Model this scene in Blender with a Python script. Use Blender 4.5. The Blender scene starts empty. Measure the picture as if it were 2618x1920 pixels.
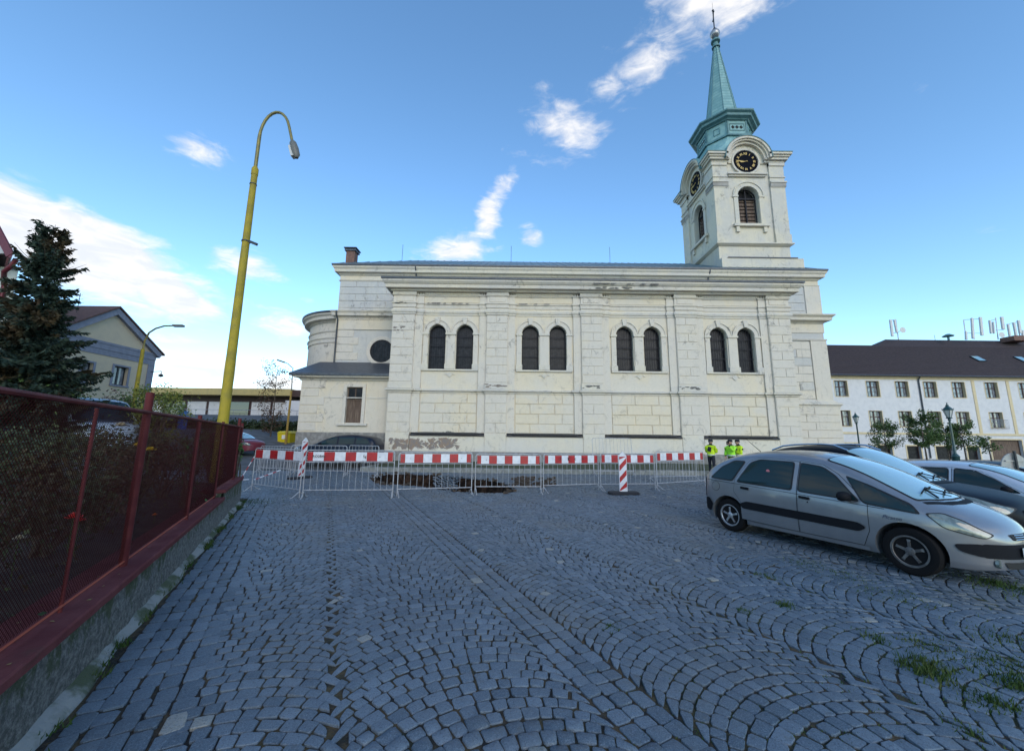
import bpy, bmesh, math, random
import numpy as np
from mathutils import Vector, Matrix, noise as mnoise
random.seed(7)
rng = np.random.default_rng(11)
R = math.radians
scn = bpy.context.scene
COL = scn.collection

# ------------------------------------------------------------------ camera
FPX, PITCH, ROLL, EYE = 990.0, R(9.18), R(0.68), 1.7
cd = bpy.data.cameras.new('camera'); cam = bpy.data.objects.new('camera', cd); COL.objects.link(cam)
cd.sensor_fit = 'HORIZONTAL'; cd.sensor_width = 36; cd.lens = 36*FPX/2618.0
cd.clip_start = 0.05; cd.clip_end = 3000
cam.matrix_world = Matrix.Translation((0, 0, EYE)) @ Matrix.Rotation(R(90)+PITCH, 4, 'X') @ Matrix.Rotation(ROLL, 4, 'Z')
scn.camera = cam

# ------------------------------------------------------------------ light
FILL_EL, FILL_AZ = 24.0, 165.0          # azimuth measured from +Y towards +X
w = bpy.data.worlds.new('World'); scn.world = w; w.use_nodes = True
sd = bpy.data.lights.new('fill_sun', 'SUN'); sd.energy = 1.3; sd.angle = R(42); sd.color = (1, .83, .62)  # broad soft fill added behind the camera; the true sun stands behind the church
so = bpy.data.objects.new('fill_sun', sd); COL.objects.link(so)
sv = Vector((math.sin(R(FILL_AZ))*math.cos(R(FILL_EL)), math.cos(R(FILL_AZ))*math.cos(R(FILL_EL)), math.sin(R(FILL_EL))))
so.rotation_euler = sv.to_track_quat('Z', 'Y').to_euler()
scn.view_settings.view_transform = 'Standard'; scn.view_settings.look = 'None'
scn.view_settings.exposure = 0.40; scn.view_settings.gamma = 1; scn.view_settings.use_curve_mapping = False

class NT:
    """tiny helper for shader node trees"""
    def __init__(s, nt): s.nt = nt; s.n = nt.nodes; s.l = nt.links
    def new(s, t, **k):
        x = s.n.new(t)
        for a, b in k.items(): setattr(x, a, b)
        return x
    def put(s, sock, v):
        if isinstance(v, bpy.types.NodeSocket): s.l.new(v, sock)
        elif v is not None:
            if isinstance(v, (tuple, list)) and len(v) == 3 and sock.type == 'RGBA': v = (*v, 1)
            sock.default_value = v
    def m(s, op, a, b=None, c=None, clamp=False):
        x = s.new('ShaderNodeMath', operation=op, use_clamp=clamp)
        s.put(x.inputs[0], a)
        if b is not None: s.put(x.inputs[1], b)
        if c is not None: s.put(x.inputs[2], c)
        return x.outputs[0]
    def mix(s, f, a, b, mode='MIX'):
        x = s.new('ShaderNodeMix', data_type='RGBA', blend_type=mode)
        s.put(x.inputs[0], f); s.put(x.inputs[6], a); s.put(x.inputs[7], b)
        return x.outputs[2]
    def noise(s, vec, scale, detail=4, rough=.55, dist=0):
        x = s.new('ShaderNodeTexNoise'); x.inputs['Scale'].default_value = scale
        x.inputs['Detail'].default_value = detail; x.inputs['Roughness'].default_value = rough
        x.inputs['Distortion'].default_value = dist
        if vec is not None: s.l.new(vec, x.inputs['Vector'])
        return x.outputs['Fac']
    def ramp(s, f, lo, hi):
        x = s.new('ShaderNodeMapRange', interpolation_type='SMOOTHSTEP'); s.put(x.inputs['Value'], f)
        x.inputs['From Min'].default_value = lo; x.inputs['From Max'].default_value = hi
        return x.outputs[0]
    def scale(s, vec, v):
        x = s.new('ShaderNodeMapping'); s.l.new(vec, x.inputs['Vector']); x.inputs['Scale'].default_value = v
        return x.outputs[0]

# ---- sky: physical sky with broken cirrus/cumulus placed by direction (azimuth, elevation)
t = NT(w.node_tree); t.n.clear()
sky = t.new('ShaderNodeTexSky', sky_type='NISHITA'); sky.sun_disc = False
sky.sun_elevation = R(FILL_EL); sky.sun_rotation = R(FILL_AZ)
sky.altitude = 1500; sky.air_density = 1.15; sky.dust_density = .05; sky.ozone_density = 2.3
tc = t.new('ShaderNodeTexCoord'); D0 = tc.outputs['Generated']
sep = t.new('ShaderNodeSeparateXYZ'); t.l.new(D0, sep.inputs[0]); dx, dy, dz = sep.outputs
az = t.m('MULTIPLY', t.m('ARCTAN2', dx, dy), 180/math.pi)
el = t.m('MULTIPLY', t.m('ARCSINE', dz), 180/math.pi)
n1 = t.noise(t.scale(D0, (1, 1, 2.2)), 5.5, 9, .62, .35)
n2 = t.noise(t.scale(D0, (1, 1, 3.0)), 17, 6, .6, .5)
nn = t.m('ADD', t.m('MULTIPLY', n1, .6), t.m('MULTIPLY', n2, .4))
# (az, el, half-width az, half-height el, slope, strength)
CL = [(31.5, 50, 9.5, 4.2, 0, 1.0), (21.5, 46.5, 6.5, 3.2, .15, .9), (25, 51, 6, 2.5, 0, .8), (8.6, 41.8, 5.6, 2.6, -.15, 1.0), (1.5, 38.7, 8, 1.4, -.1, .62),
      (-1.4, 35.6, 2.6, 1.8, .5, .85), (-4.2, 31.5, 1.9, 3.6, .3, .95), (-8.6, 26.5, 5.6, 2.4, .1, 1.0), (2.6, 28.7, 2.1, 1.5, 0, .85), (4.8, 45.7, 3, .8, 0, .4),
      (-42.5, 31, 3.6, 1.8, .1, .8), (-49.5, 17.8, 7, 3.2, -.22, 1.8), (-43.5, 15.8, 4.5, 2.2, -.35, 1.6), (-55, 19, 4.5, 3.0, 0, 1.4), (-41, 16.6, 4, 1.6, -.3, .9), (-36, 19.8, 4.2, 2.0, -.15, .8), (-35.5, 15.5, 3.5, 1.2, 0, .7),
      (-31.2, 13.9, 4.5, 2.2, -.1, .9), (-29, 17.5, 1.3, .6, 0, .6), (-40, 7.6, 9, 1.8, -.05, 1.05), (-30, 6.5, 7, 1.6, 0, 1.0), (-50, 10, 9, 1.6, 0, .75), (50.4, 33.3, 1.0, 1.0, 0, .5), (54.2, 15.8, 1.5, 1.2, 0, .6), (53, 19.5, 2.6, 1.1, 0, .35),
      (120, 30, 22, 8, 0, .9), (-140, 35, 26, 9, 0, .9), (175, 22, 25, 6, 0, .8), (80, 45, 12, 6, 0, .7), (-90, 30, 16, 7, 0, .9)]
acc = None
for (a, e, sa, se, sl, st) in CL:
    da = t.m('SUBTRACT', az, a)
    de = t.m('SUBTRACT', t.m('SUBTRACT', el, e), t.m('MULTIPLY', da, sl))
    q = t.m('ADD', t.m('POWER', t.m('ABSOLUTE', t.m('DIVIDE', da, sa*1.2)), 2.0), t.m('POWER', t.m('ABSOLUTE', t.m('DIVIDE', de, se*1.2)), 2.0))
    g = t.m('MULTIPLY', t.m('EXPONENT', t.m('MULTIPLY', q, -1.0)), st)
    acc = g if acc is None else t.m('MAXIMUM', acc, g)
cm = t.m('ADD', t.m('MULTIPLY', acc, .62), t.m('MULTIPLY', t.m('SUBTRACT', nn, .5), 1.55))
dens = t.ramp(cm, .22, .66)
dens = t.m('MULTIPLY', dens, t.m('MINIMUM', t.m('MULTIPLY', acc, 3.0), 1.0))
hs = t.new('ShaderNodeHueSaturation'); hs.inputs['Saturation'].default_value = 1.12; t.l.new(sky.outputs[0], hs.inputs['Color'])
skyc = t.mix(1.0, hs.outputs[0], (1.66, 1.70, 1.62), 'MULTIPLY')
cloudc = t.mix(t.ramp(n2, .35, .7), (4.6, 4.7, 5.0), (5.8, 5.65, 5.5))
fin = t.mix(t.m('MULTIPLY', dens, .93), skyc, cloudc)
bg = t.new('ShaderNodeBackground'); t.l.new(fin, bg.inputs[0]); bg.inputs[1].default_value = 0.15
wo = t.new('ShaderNodeOutputWorld'); t.l.new(bg.outputs[0], wo.inputs[0])

# ------------------------------------------------------------------ helpers: pixels of the photograph -> metres
def ray(px, py):
    a = px-1309; b = py-960
    a, b = a*math.cos(R(.65))+b*math.sin(R(.65)), -a*math.sin(R(.65))+b*math.cos(R(.65))
    u = a/FPX; v = b/FPX
    Y = math.cos(PITCH)+v*math.sin(PITCH); Z = math.sin(PITCH)-v*math.cos(PITCH)
    return u/Y, Z/Y
def G(px, py, z=0.0):
    x, q = ray(px, py); Y = (z-EYE)/q
    return Vector((x*Y, Y, z))
def A(px, py, Y):
    x, q = ray(px, py)
    return Vector((x*Y, Y, EYE+q*Y))

# ------------------------------------------------------------------ helpers: meshes
class MB:
    def __init__(s): s.v = []; s.f = []
    def add(s, vs, fs):
        o = len(s.v); s.v += [tuple(p) for p in vs]; s.f += [tuple(i+o for i in f) for f in fs]; return s
    def box(s, x0, x1, y0, y1, z0, z1):
        if x0 > x1: x0, x1 = x1, x0
        if y0 > y1: y0, y1 = y1, y0
        vs = [(x, y, z) for z in (z0, z1) for y in (y0, y1) for x in (x0, x1)]
        return s.add(vs, [(0, 2, 3, 1), (4, 5, 7, 6), (0, 1, 5, 4), (2, 6, 7, 3), (0, 4, 6, 2), (1, 3, 7, 5)])
    def obox(s, c, ax, ay, az, hx, hy, hz):
        """oriented box from centre, unit axes and half sizes"""
        c = Vector(c); ax = Vector(ax); ay = Vector(ay); az = Vector(az)
        vs = [c+ax*hx*i+ay*hy*j+az*hz*k for k in (-1, 1) for j in (-1, 1) for i in (-1, 1)]
        return s.add(vs, [(0, 2, 3, 1), (4, 5, 7, 6), (0, 1, 5, 4), (2, 6, 7, 3), (0, 4, 6, 2), (1, 3, 7, 5)])
    def prism(s, poly, y0, y1, M=None):
        """polygon in (x, z) extruded along y; M maps local to world"""
        n = len(poly); vs = [(x, y0, z) for x, z in poly]+[(x, y1, z) for x, z in poly]
        if M is not None: vs = [M @ Vector(p) for p in vs]
        fs = [tuple(range(n)), tuple(range(2*n-1, n-1, -1))]+[(i, i+n, (i+1) % n+n, (i+1) % n) for i in range(n)]
        return s.add(vs, fs)
    def bar(s, p, q, r, n=6, r2=None):
        return s.tube([p, q], [r, r if r2 is None else r2], n)
    def tube(s, pts, rs, n=8, caps=True):
        pts = [Vector(p) for p in pts]; o = len(s.v); m = len(pts)
        if not isinstance(rs, (list, tuple)): rs = [rs]*m
        d0 = (pts[1]-pts[0]).normalized(); up = Vector((0, 0, 1)) if abs(d0.z) < .9 else Vector((1, 0, 0))
        u = d0.cross(up).normalized()
        for i, p in enumerate(pts):
            d = (pts[min(i+1, m-1)]-pts[max(i-1, 0)]).normalized()
            u = (u-d*u.dot(d)).normalized(); vv = d.cross(u)
            for k in range(n):
                a = 2*math.pi*k/n; s.v.append(tuple(p+(u*math.cos(a)+vv*math.sin(a))*rs[i]))
        for i in range(m-1):
            for k in range(n):
                s.f.append((o+i*n+k, o+i*n+(k+1) % n, o+(i+1)*n+(k+1) % n, o+(i+1)*n+k))
        if caps:
            s.f.append(tuple(o+k for k in range(n-1, -1, -1))); s.f.append(tuple(o+(m-1)*n+k for k in range(n)))
        return s
    def lathe(s, prof, c, n=16, ax='z', ph=0.0):
        """prof = [(radius, height)]"""
        o = len(s.v); c = Vector(c)
        for r, h in prof:
            for k in range(n):
                a = 2*math.pi*k/n+ph; x, y = r*math.cos(a), r*math.sin(a)
                p = (x, y, h) if ax == 'z' else ((x, h, y) if ax == 'y' else (h, x, y))
                s.v.append(tuple(c+Vector(p)))
        for i in range(len(prof)-1):
            for k in range(n):
                s.f.append((o+i*n+k, o+i*n+(k+1) % n, o+(i+1)*n+(k+1) % n, o+(i+1)*n+k))
        s.f.append(tuple(o+k for k in range(n-1, -1, -1))); s.f.append(tuple(o+(len(prof)-1)*n+k for k in range(n)))
        return s
    def sweep(s, prof, path, closed=False):
        """profile [(out, z)] run along a ground path; outward is to the right of the direction of travel"""
        P = [Vector((p[0], p[1])) for p in path]; n = len(P); o = len(s.v); m = len(prof)
        def nrm(i, j):
            d = (P[j]-P[i]).normalized(); return Vector((d.y, -d.x))
        for i in range(n):
            if closed: a = nrm((i-1) % n, i); b = nrm(i, (i+1) % n)
            else: a = nrm(i-1, i) if i else nrm(0, 1); b = nrm(i, i+1) if i < n-1 else a
            if i == 0 and not closed: a = b
            q = (a+b)/(max(.2, 1+a.dot(b)))
            for (ot, z) in prof: s.v.append((P[i].x+q.x*ot, P[i].y+q.y*ot, z))
        for i in range(n if closed else n-1):
            j = (i+1) % n
            for k in range(m):
                l = (k+1) % m
                s.f.append((o+i*m+k, o+j*m+k, o+j*m+l, o+i*m+l))
        if not closed:
            s.f.append(tuple(o+k for k in range(m))); s.f.append(tuple(o+(n-1)*m+k for k in range(m-1, -1, -1)))
        return s
    def build(s, name, m, parent=None, smooth=None, label=None, kind=None, local=False, fix=True):
        me = bpy.data.meshes.new(name)
        org = Vector((0, 0, 0))
        if parent is not None and not local: org = world_loc(parent)
        me.from_pydata([(p[0]-org.x, p[1]-org.y, p[2]-org.z) for p in s.v], [], s.f)
        if fix:
            bm = bmesh.new(); bm.from_mesh(me)
            bmesh.ops.recalc_face_normals(bm, faces=bm.faces); bm.to_mesh(me); bm.free()
        return link(name, me, m, parent, smooth, label, kind)

def world_loc(o):
    l = Vector((0, 0, 0))
    while o is not None: l += o.location; o = o.parent
    return l
def smooth_by_angle(me, deg):
    bm = bmesh.new(); bm.from_mesh(me); a = R(deg)
    for f in bm.faces: f.smooth = True
    for e in bm.edges:
        e.smooth = len(e.link_faces) == 2 and e.calc_face_angle(0) < a
    bm.to_mesh(me); bm.free()
def link(name, me, m, parent=None, smooth=None, label=None, kind=None):
    if m is not None:
        for q in (m if isinstance(m, (list, tuple)) else [m]): me.materials.append(q)
    if smooth: smooth_by_angle(me, smooth)
    o = bpy.data.objects.new(name, me); COL.objects.link(o)
    if parent is not None: o.parent = parent
    if label: o['label'] = label
    if kind: o['kind'] = kind
    return o
def thing(name, label, cat, loc=(0, 0, 0), rz=0.0, group=None):
    o = bpy.data.objects.new(name, None); COL.objects.link(o); o.location = loc; o.rotation_euler = (0, 0, rz)
    o.empty_display_size = .3
    return tag(o, label, cat, group)
def tag(o, label, cat, group=None, kind=None):
    o['label'] = label
    if cat: o['category'] = cat
    if group: o['group'] = group
    if kind: o['kind'] = kind
    return o
def copy_tree(o, parent=None):
    c = o.copy(); COL.objects.link(c)
    if parent is not None: c.parent = parent
    for ch in list(o.children): copy_tree(ch, c)
    return c

# ------------------------------------------------------------------ materials
def mat(name, col, rough=.8, col2=None, nscale=3.0, nlo=.4, nhi=.65, bump=0.0, bscale=40.0, metal=0.0, coat=0.0, streak=0.0, streakcol=(.12, .11, .1), spec=.5, stretch=(1, 1, 1), dirt=0.0, alpha=None, emit=None, world=False):
    m = bpy.data.materials.new(name); m.use_nodes = True; t = NT(m.node_tree); b = t.n['Principled BSDF']
    tc = t.new('ShaderNodeTexCoord'); gv = tc.outputs['Object']
    c = (*col, 1)
    if col2 is not None:
        f = t.ramp(t.noise(t.scale(gv, stretch), nscale, 6, .6), nlo, nhi)
        c = t.mix(f, col, col2)
    if streak:
        f = t.ramp(t.noise(t.scale(gv, (5, 5, .35)), 1.6, 6, .7), .55, .85)
        c = t.mix(t.m('MULTIPLY', f, streak), c, streakcol)
    if dirt:
        f = t.ramp(t.noise(gv, 2.3, 10, .75, .8), .58, .72)
        c = t.mix(t.m('MULTIPLY', f, dirt), c, streakcol)
    if isinstance(c, tuple): b.inputs['Base Color'].default_value = c
    else: t.l.new(c, b.inputs['Base Color'])
    b.inputs['Roughness'].default_value = rough; b.inputs['Metallic'].default_value = metal
    b.inputs['Coat Weight'].default_value = coat; b.inputs['Coat Roughness'].default_value = .04
    b.inputs['Specular IOR Level'].default_value = spec
    if bump:
        bn = t.new('ShaderNodeBump'); bn.inputs['Strength'].default_value = bump; bn.inputs['Distance'].default_value = .02
        t.l.new(t.noise(gv, bscale, 5, .65), bn.inputs['Height']); t.l.new(bn.outputs[0], b.inputs['Normal'])
    if emit:
        b.inputs['Emission Color'].default_value = (*emit[0], 1); b.inputs['Emission Strength'].default_value = emit[1]
    return m

def plaster(name, cream, pale, palef=(.42, .6), dirt=.5, peel=None):
    """lime plaster: two tones, soot spots, vertical drips, hairline wear"""
    m = bpy.data.materials.new(name); m.use_nodes = True; t = NT(m.node_tree); b = t.n['Principled BSDF']
    tc = t.new('ShaderNodeTexCoord'); gv = tc.outputs['Object']
    big = t.noise(gv, .55, 6, .6, .3)
    c = t.mix(t.ramp(big, *palef), cream, pale)
    fine = t.noise(gv, 7, 8, .7)
    c = t.mix(t.m('MULTIPLY', t.ramp(fine, .35, .75), .25), c, tuple(x*.78 for x in pale))
    blot = t.noise(t.scale(gv, (1, 1, .8)), 2.2, 12, .78, 1.0)
    patch = t.ramp(t.noise(gv, .33, 3, .5), .45, .65)
    chip = t.ramp(t.noise(t.scale(gv, (.8, .8, 3.2)), 1.15, 9, .8, .6), .665, .685)
    c = t.mix(t.m('MULTIPLY', chip, min(1, dirt)*.8), c, (.16, .14, .12))
    d = t.m('MULTIPLY', t.ramp(blot, .52, .66), t.m('ADD', t.m('MULTIPLY', patch, .75), .18))
    c = t.mix(t.m('MULTIPLY', d, dirt), c, (.13, .125, .12))
    crack = t.new('ShaderNodeTexVoronoi', feature='DISTANCE_TO_EDGE'); crack.inputs['Scale'].default_value = 1.6
    wv = t.new('ShaderNodeVectorMath', operation='ADD'); t.l.new(gv, wv.inputs[0])
    nc = t.new('ShaderNodeTexNoise'); nc.inputs['Scale'].default_value = 2.5; nc.inputs['Detail'].default_value = 5; t.l.new(gv, nc.inputs['Vector'])
    t.l.new(nc.outputs['Color'], wv.inputs[1]); t.l.new(wv.outputs[0], crack.inputs['Vector'])
    cf = t.m('MULTIPLY', t.ramp(crack.outputs[0], .02, .004), t.ramp(t.noise(gv, .9, 3), .5, .62))
    c = t.mix(t.m('MULTIPLY', cf, .2*dirt), c, (.1, .095, .09))
    st = t.ramp(t.noise(t.scale(gv, (6, 6, .3)), 1.3, 6, .7), .56, .82)
    c = t.mix(t.m('MULTIPLY', st, .55*dirt), c, (.2, .19, .17))
    if peel:
        x0, x1, z0, z1 = peel
        sp = t.new('ShaderNodeSeparateXYZ'); t.l.new(gv, sp.inputs[0])
        mx = t.m('MULTIPLY', t.ramp(sp.outputs[0], x0, x0+.3), t.ramp(sp.outputs[0], x1, x1-1.3))
        mz = t.m('MULTIPLY', t.ramp(sp.outputs[2], z0-.35, z0+.1), t.ramp(sp.outputs[2], z1+.1, z1-.15))
        pn = t.noise(t.scale(gv, (.75, 1, 1)), 2.6, 10, .72, .9)
        pf = t.ramp(t.m('ADD', pn, t.m('MULTIPLY', t.m('MULTIPLY', mx, mz), .27)), .72, .74)
        pc = t.mix(t.ramp(t.noise(gv, 5, 6, .7), .4, .6), (.26, .19, .14), (.20, .18, .17))
        c = t.mix(pf, c, pc)
    t.l.new(c, b.inputs['Base Color']); b.inputs['Roughness'].default_value = .92; b.inputs['Specular IOR Level'].default_value = .2
    bn = t.new('ShaderNodeBump'); bn.inputs['Strength'].default_value = .35; bn.inputs['Distance'].default_value = .015
    t.l.new(t.m('ADD', t.noise(gv, 22, 6, .7), t.m('MULTIPLY', blot, 1.2)), bn.inputs['Height']); t.l.new(bn.outputs[0], b.inputs['Normal'])
    return m

M = {}
M['cream'] = plaster('cream plaster', (.62, .545, .415), (.59, .54, .455), dirt=.7)
M['base'] = plaster('base plaster', (.60, .55, .45), (.57, .54, .48), dirt=.65, peel=(-12.45, -7.2, 1.05, 1.7))
M['pale'] = plaster('pale plaster', (.605, .543, .44), (.575, .53, .46), (.3, .55), dirt=.95)
M['trim'] = plaster('trim plaster', (.60, .545, .44), (.53, .50, .45), (.4, .6), dirt=.9)
M['oldstone'] = plaster('weathered plaster', (.53, .51, .46), (.46, .455, .44), (.35, .6), dirt=.95)
M['towerp'] = plaster('tower plaster', (.60, .55, .44), (.53, .505, .45), (.42, .6), dirt=1.0)
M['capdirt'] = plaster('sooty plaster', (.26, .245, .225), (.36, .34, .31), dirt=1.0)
M['plinth'] = mat('plinth stone', (.17, .165, .155), .9, (.26, .25, .235), 4, bump=.5, bscale=18, streak=.5, streakcol=(.07, .07, .065))
M['sheet'] = mat('dark sheet metal', (.055, .062, .075), .45, (.085, .095, .11), 6, metal=.3)
M['slab'] = mat('tarred ledge sheet', (.028, .027, .03), .6, (.05, .05, .052), 8)
M['roofmetal'] = mat('grey green roof sheet', (.13, .17, .18), .4, (.2, .25, .25), 2.5, metal=.4, streak=.3)
M['copper'] = mat('verdigris copper', (.15, .30, .31), .6, (.215, .375, .375), 1.6, bump=.12, bscale=8, streak=.6, streakcol=(.05, .15, .15))
M['copperd'] = mat('dark verdigris', (.075, .175, .19), .6, (.11, .23, .245), 3, streak=.5, streakcol=(.03, .08, .08))
M['glassd'] = mat('old dark window glass', (.006, .007, .010), .3, (.022, .022, .027), 4, spec=.18)
M['glass'] = mat('window glass', (.02, .025, .03), .06, spec=1.0)
M['iron'] = mat('window grille iron', (.020, .021, .028), .7, (.04, .038, .042), 12, spec=.15)
M['black'] = mat('black void', (.006, .006, .008), .9)
M['rope'] = mat('thin dark metal', (.04, .045, .05), .5, metal=.5)
M['brick'] = mat('chimney brick', (.13, .075, .06), .9, (.2, .11, .085), 6, bump=.4, bscale=25)
M['gold'] = mat('gilded metal', (.62, .43, .15), .6)
M['dial'] = mat('clock dial', (.004, .005, .010), .8, spec=.08)
# ================================================================== CHURCH
CH = thing('church', 'long cream plastered church with paired round-arched windows and a green copper spire', 'church', (5, 23.4, 0))
YP, YS, YW = 23.30, 23.42, 23.52         # pilaster face, side strip face, wall face of the aisle
X0, X1 = -7.50, 17.36
PIL = [(-7.50, -6.10), (-1.62, -.30), (4.27, 5.58), (10.17, 11.48), (15.96, 17.36)]
STR = [(-6.10, -5.60), (-2.08, -1.62), (-.30, .16), (3.80, 4.27), (5.58, 6.04), (9.70, 10.17), (11.48, 11.94), (15.50, 15.96)]
BAYS = [(-5.60, -2.08), (.16, 3.80), (6.04, 9.70), (11.94, 15.50)]
def face_path(extra=0.0, strips=True):
    """plan of the aisle front with its pilaster breaks, from the left return to the right return"""
    p = [(X0, 26.6), (X0, YP)]
    for i in range(5):
        a, b = PIL[i]
        if i > 0: p += [(a-.46, YW), (a-.46, YS), (a, YS), (a, YP)]
        if i < 4: p += [(b, YP), (b, YS), (b+.46, YS), (b+.46, YW)]
    p += [(X1, YP), (X1, 26.6)]
    return p
FP = face_path()
FPs = [(X0, 26.6), (X0, YP), (X1, YP), (X1, 26.6)]

# aisle wall with real window openings
def arch_poly(cx, hw, z0, zs, n=12, grow=0.0):
    hw += grow; p = [(cx-hw, z0-grow), (cx+hw, z0-grow)]
    for k in range(n+1):
        a = math.pi*k/n; p.append((cx+hw*math.cos(a), zs+hw*math.sin(a)))
    return p
def cut(me, cutters):
    """boolean difference of a mesh with prisms, mesh to mesh"""
    o = bpy.data.objects.new('tmp', me); COL.objects.link(o); tmp = []
    cb = MB()
    for c in cutters: cb.add(c.v, c.f)
    cme = bpy.data.meshes.new('cut'); cme.from_pydata(cb.v, [], cb.f)
    bm = bmesh.new(); bm.from_mesh(cme); bmesh.ops.recalc_face_normals(bm, faces=bm.faces); bm.to_mesh(cme); bm.free()
    co = bpy.data.objects.new('cut', cme); COL.objects.link(co)
    md = o.modifiers.new('b', 'BOOLEAN'); md.object = co; md.operation = 'DIFFERENCE'; md.solver = 'EXACT'
    dg = bpy.context.evaluated_depsgraph_get(); r = bpy.data.meshes.new_from_object(o.evaluated_get(dg))
    bpy.data.objects.remove(o); bpy.data.objects.remove(co); bpy.data.meshes.remove(cme)
    return r
def solid_mesh(mb):
    me = bpy.data.meshes.new('s'); me.from_pydata(mb.v, [], mb.f)
    bm = bmesh.new(); bm.from_mesh(me); bmesh.ops.recalc_face_normals(bm, faces=bm.faces); bm.to_mesh(me); bm.free()
    return me
def shift(me, v):
    me.transform(Matrix.Translation(v)); return me
CL0 = -Vector(CH.location)
WHW, WZ0, WZS, WOFF = .53, 5.86, 8.14, .86
wc = []
for a, b in BAYS:
    c = (a+b)/2; wc += [c-WOFF, c+WOFF]
wall = solid_mesh(MB().box(X0+.1, X1-.1, YW, 24.6, .3, 10.9))
cs = [MB().prism(arch_poly(c, WHW, WZ0, WZS), YW-.5, 24.0) for c in wc]
wall = shift(cut(wall, cs), CL0)
link('wall', wall, M['cream'], CH)
# rear body of the aisle
MB().box(X0+.02, X1-.02, 24.61, 26.6, .3, 11.2).build('wall', M['pale'], CH)

def block(mb_name, x0, x1, yf, z0, z1, m, depth=.06, par=CH, g=.012):
    mb = MB(); b = .018
    x0 += g; x1 -= g; z0 += g; z1 -= g; j = random.uniform(-.004, .004)
    y0 = yf+j; y1 = yf+depth
    vs = [(x0+b, y0, z0+b), (x1-b, y0, z0+b), (x1-b, y0, z1-b), (x0+b, y0, z1-b), (x0, y1, z0), (x1, y1, z0), (x1, y1, z1), (x0, y1, z1)]
    mb.add(vs, [(0, 1, 2, 3), (0, 4, 5, 1), (1, 5, 6, 2), (2, 6, 7, 3), (3, 7, 4, 0)])
    return mb.build(mb_name, m, par)

# pilasters: core, rusticated blocks, pedestal, capital
for i, (a, b) in enumerate(PIL):
    yy = 26.0 if i in (0, 4) else 24.0
    MB().box(a+.0, b-.0, YP+.03, YW+.06, .86, 10.9).build('pilaster', M['pale'], CH)
    n = 8; z0, z1 = 5.02, 9.28
    for k in range(n):
        za = z0+(z1-z0)*k/n; zb = z0+(z1-z0)*(k+1)/n
        if k % 2 == 0:
            block('stone_block', a, b, YP, za, zb, M['pale'], .05)
        else:
            mid = (a+b)/2+(.08 if k % 4 == 1 else -.05)
            block('stone_block', a, mid, YP, za, zb, M['pale'], .05); block('stone_block', mid, b, YP, za, zb, M['pale'], .05)
    MB().box(a-.04, b+.04, YP-.035, YP+.05, 4.62, 4.98).build('pedestal', M['trim'], CH)
    for k in range(4):
        za = 1.98+(4.33-1.98)*k/4; zb = 1.98+(4.33-1.98)*(k+1)/4
        if k % 2 == 1: block('stone_block', a, b, YP, za, zb, M['pale'], .05)
        else:
            mid = (a+b)/2
            block('stone_block', a, mid, YP, za, zb, M['pale'], .05); block('stone_block', mid, b, YP, za, zb, M['pale'], .05)
    block('stone_block', a, b, YP, .88, 1.96, M['base'], .05)
    block('stone_block', a+.14, b-.14, YP, 10.12, 10.5, M['pale'], .045)
for a, b in STR:
    MB().box(a, b, YS, YW+.05, 1.98, 10.9).build('pilaster_strip', M['pale'], CH)
    MB().box(a, b, YS-.03, YS+.04, 4.62, 4.9).build('pedestal', M['trim'], CH)
# bays: rusticated lower field, tarred ledge, base panel
for bi, (a, b) in enumerate(BAYS):
    zs = [1.98, 2.55, 3.14, 3.74, 4.33]
    for k in range(4):
        cuts = [a+.04, a+1.45, a+2.9, b-.04] if k % 2 else [a+.04, a+.95, a+2.45, b-.04]
        for u in range(3): block('stone_block', cuts[u], cuts[u+1], YW-.045, zs[k], zs[k+1], M['cream'], .05)
    MB().box(a-.46, b+.46, YP+.01, YW+.1, .88, 1.76).build('base_panel', M['base'], CH)
    mb = MB(); mb.add([(a-.44, YP-.06, 1.79), (b+.46, YP-.06, 1.79), (b+.46, YP-.06, 1.83), (a-.44, YP-.06, 1.83), (a-.44, YW, 1.79), (b+.44, YW, 1.79), (b+.46, YW, 1.97), (a-.44, YW, 1.97)],
           [(0, 1, 2, 3), (3, 2, 6, 7), (4, 7, 6, 5), (0, 4, 5, 1), (0, 3, 7, 4), (1, 5, 6, 2)])
    mb.box(a-.1, b+.12, YP-.07, YW, 1.90, 1.99)
    mb.build('ledge', M['slab'], CH)
MB().sweep([(-.05, .22), (.16, .22), (.16, .78), (.02, .87), (-.05, .87)], FPs).build('plinth', M['plinth'], CH)

# string course, capital band, architrave, frieze, cornice
MB().sweep([(-.05, 4.36), (.05, 4.36), (.05, 4.44), (.16, 4.48), (.17, 4.56), (.10, 4.60), (-.05, 4.62)], FP).build('string_course', M['trim'], CH)
MB().sweep([(-.05, 9.28), (.04, 9.28), (.04, 9.36), (.09, 9.42), (.11, 9.52), (.06, 9.6), (-.05, 9.6)], FP).build('capital_band', M['trim'], CH)
MB().sweep([(-.05, 9.74), (.03, 9.74), (.04, 9.95), (.09, 9.98), (.10, 10.05), (-.05, 10.07)], FP).build('architrave', M['pale'], CH)
MB().sweep([(-.05, 10.5), (.03, 10.5), (.07, 10.56), (.07, 10.6), (-.05, 10.6)], FP).build('bed_moulding', M['trim'], CH)
CORN = [(-.1, 10.74), (.14, 10.76), (.18, 10.84), (.42, 10.88), (.44, 11.08), (.50, 11.12), (.60, 11.24), (.62, 11.34), (-.1, 11.36)]
MB().sweep(CORN, FPs).build('cornice', M['trim'], CH)
dn = MB()
x = X0+.08
while x < X1-.1:
    if not any(a-.1 < x < b+.0 for a, b in PIL): dn.box(x, x+.08, YS-.02, YW, 10.61, 10.74)
    x += .155
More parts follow.
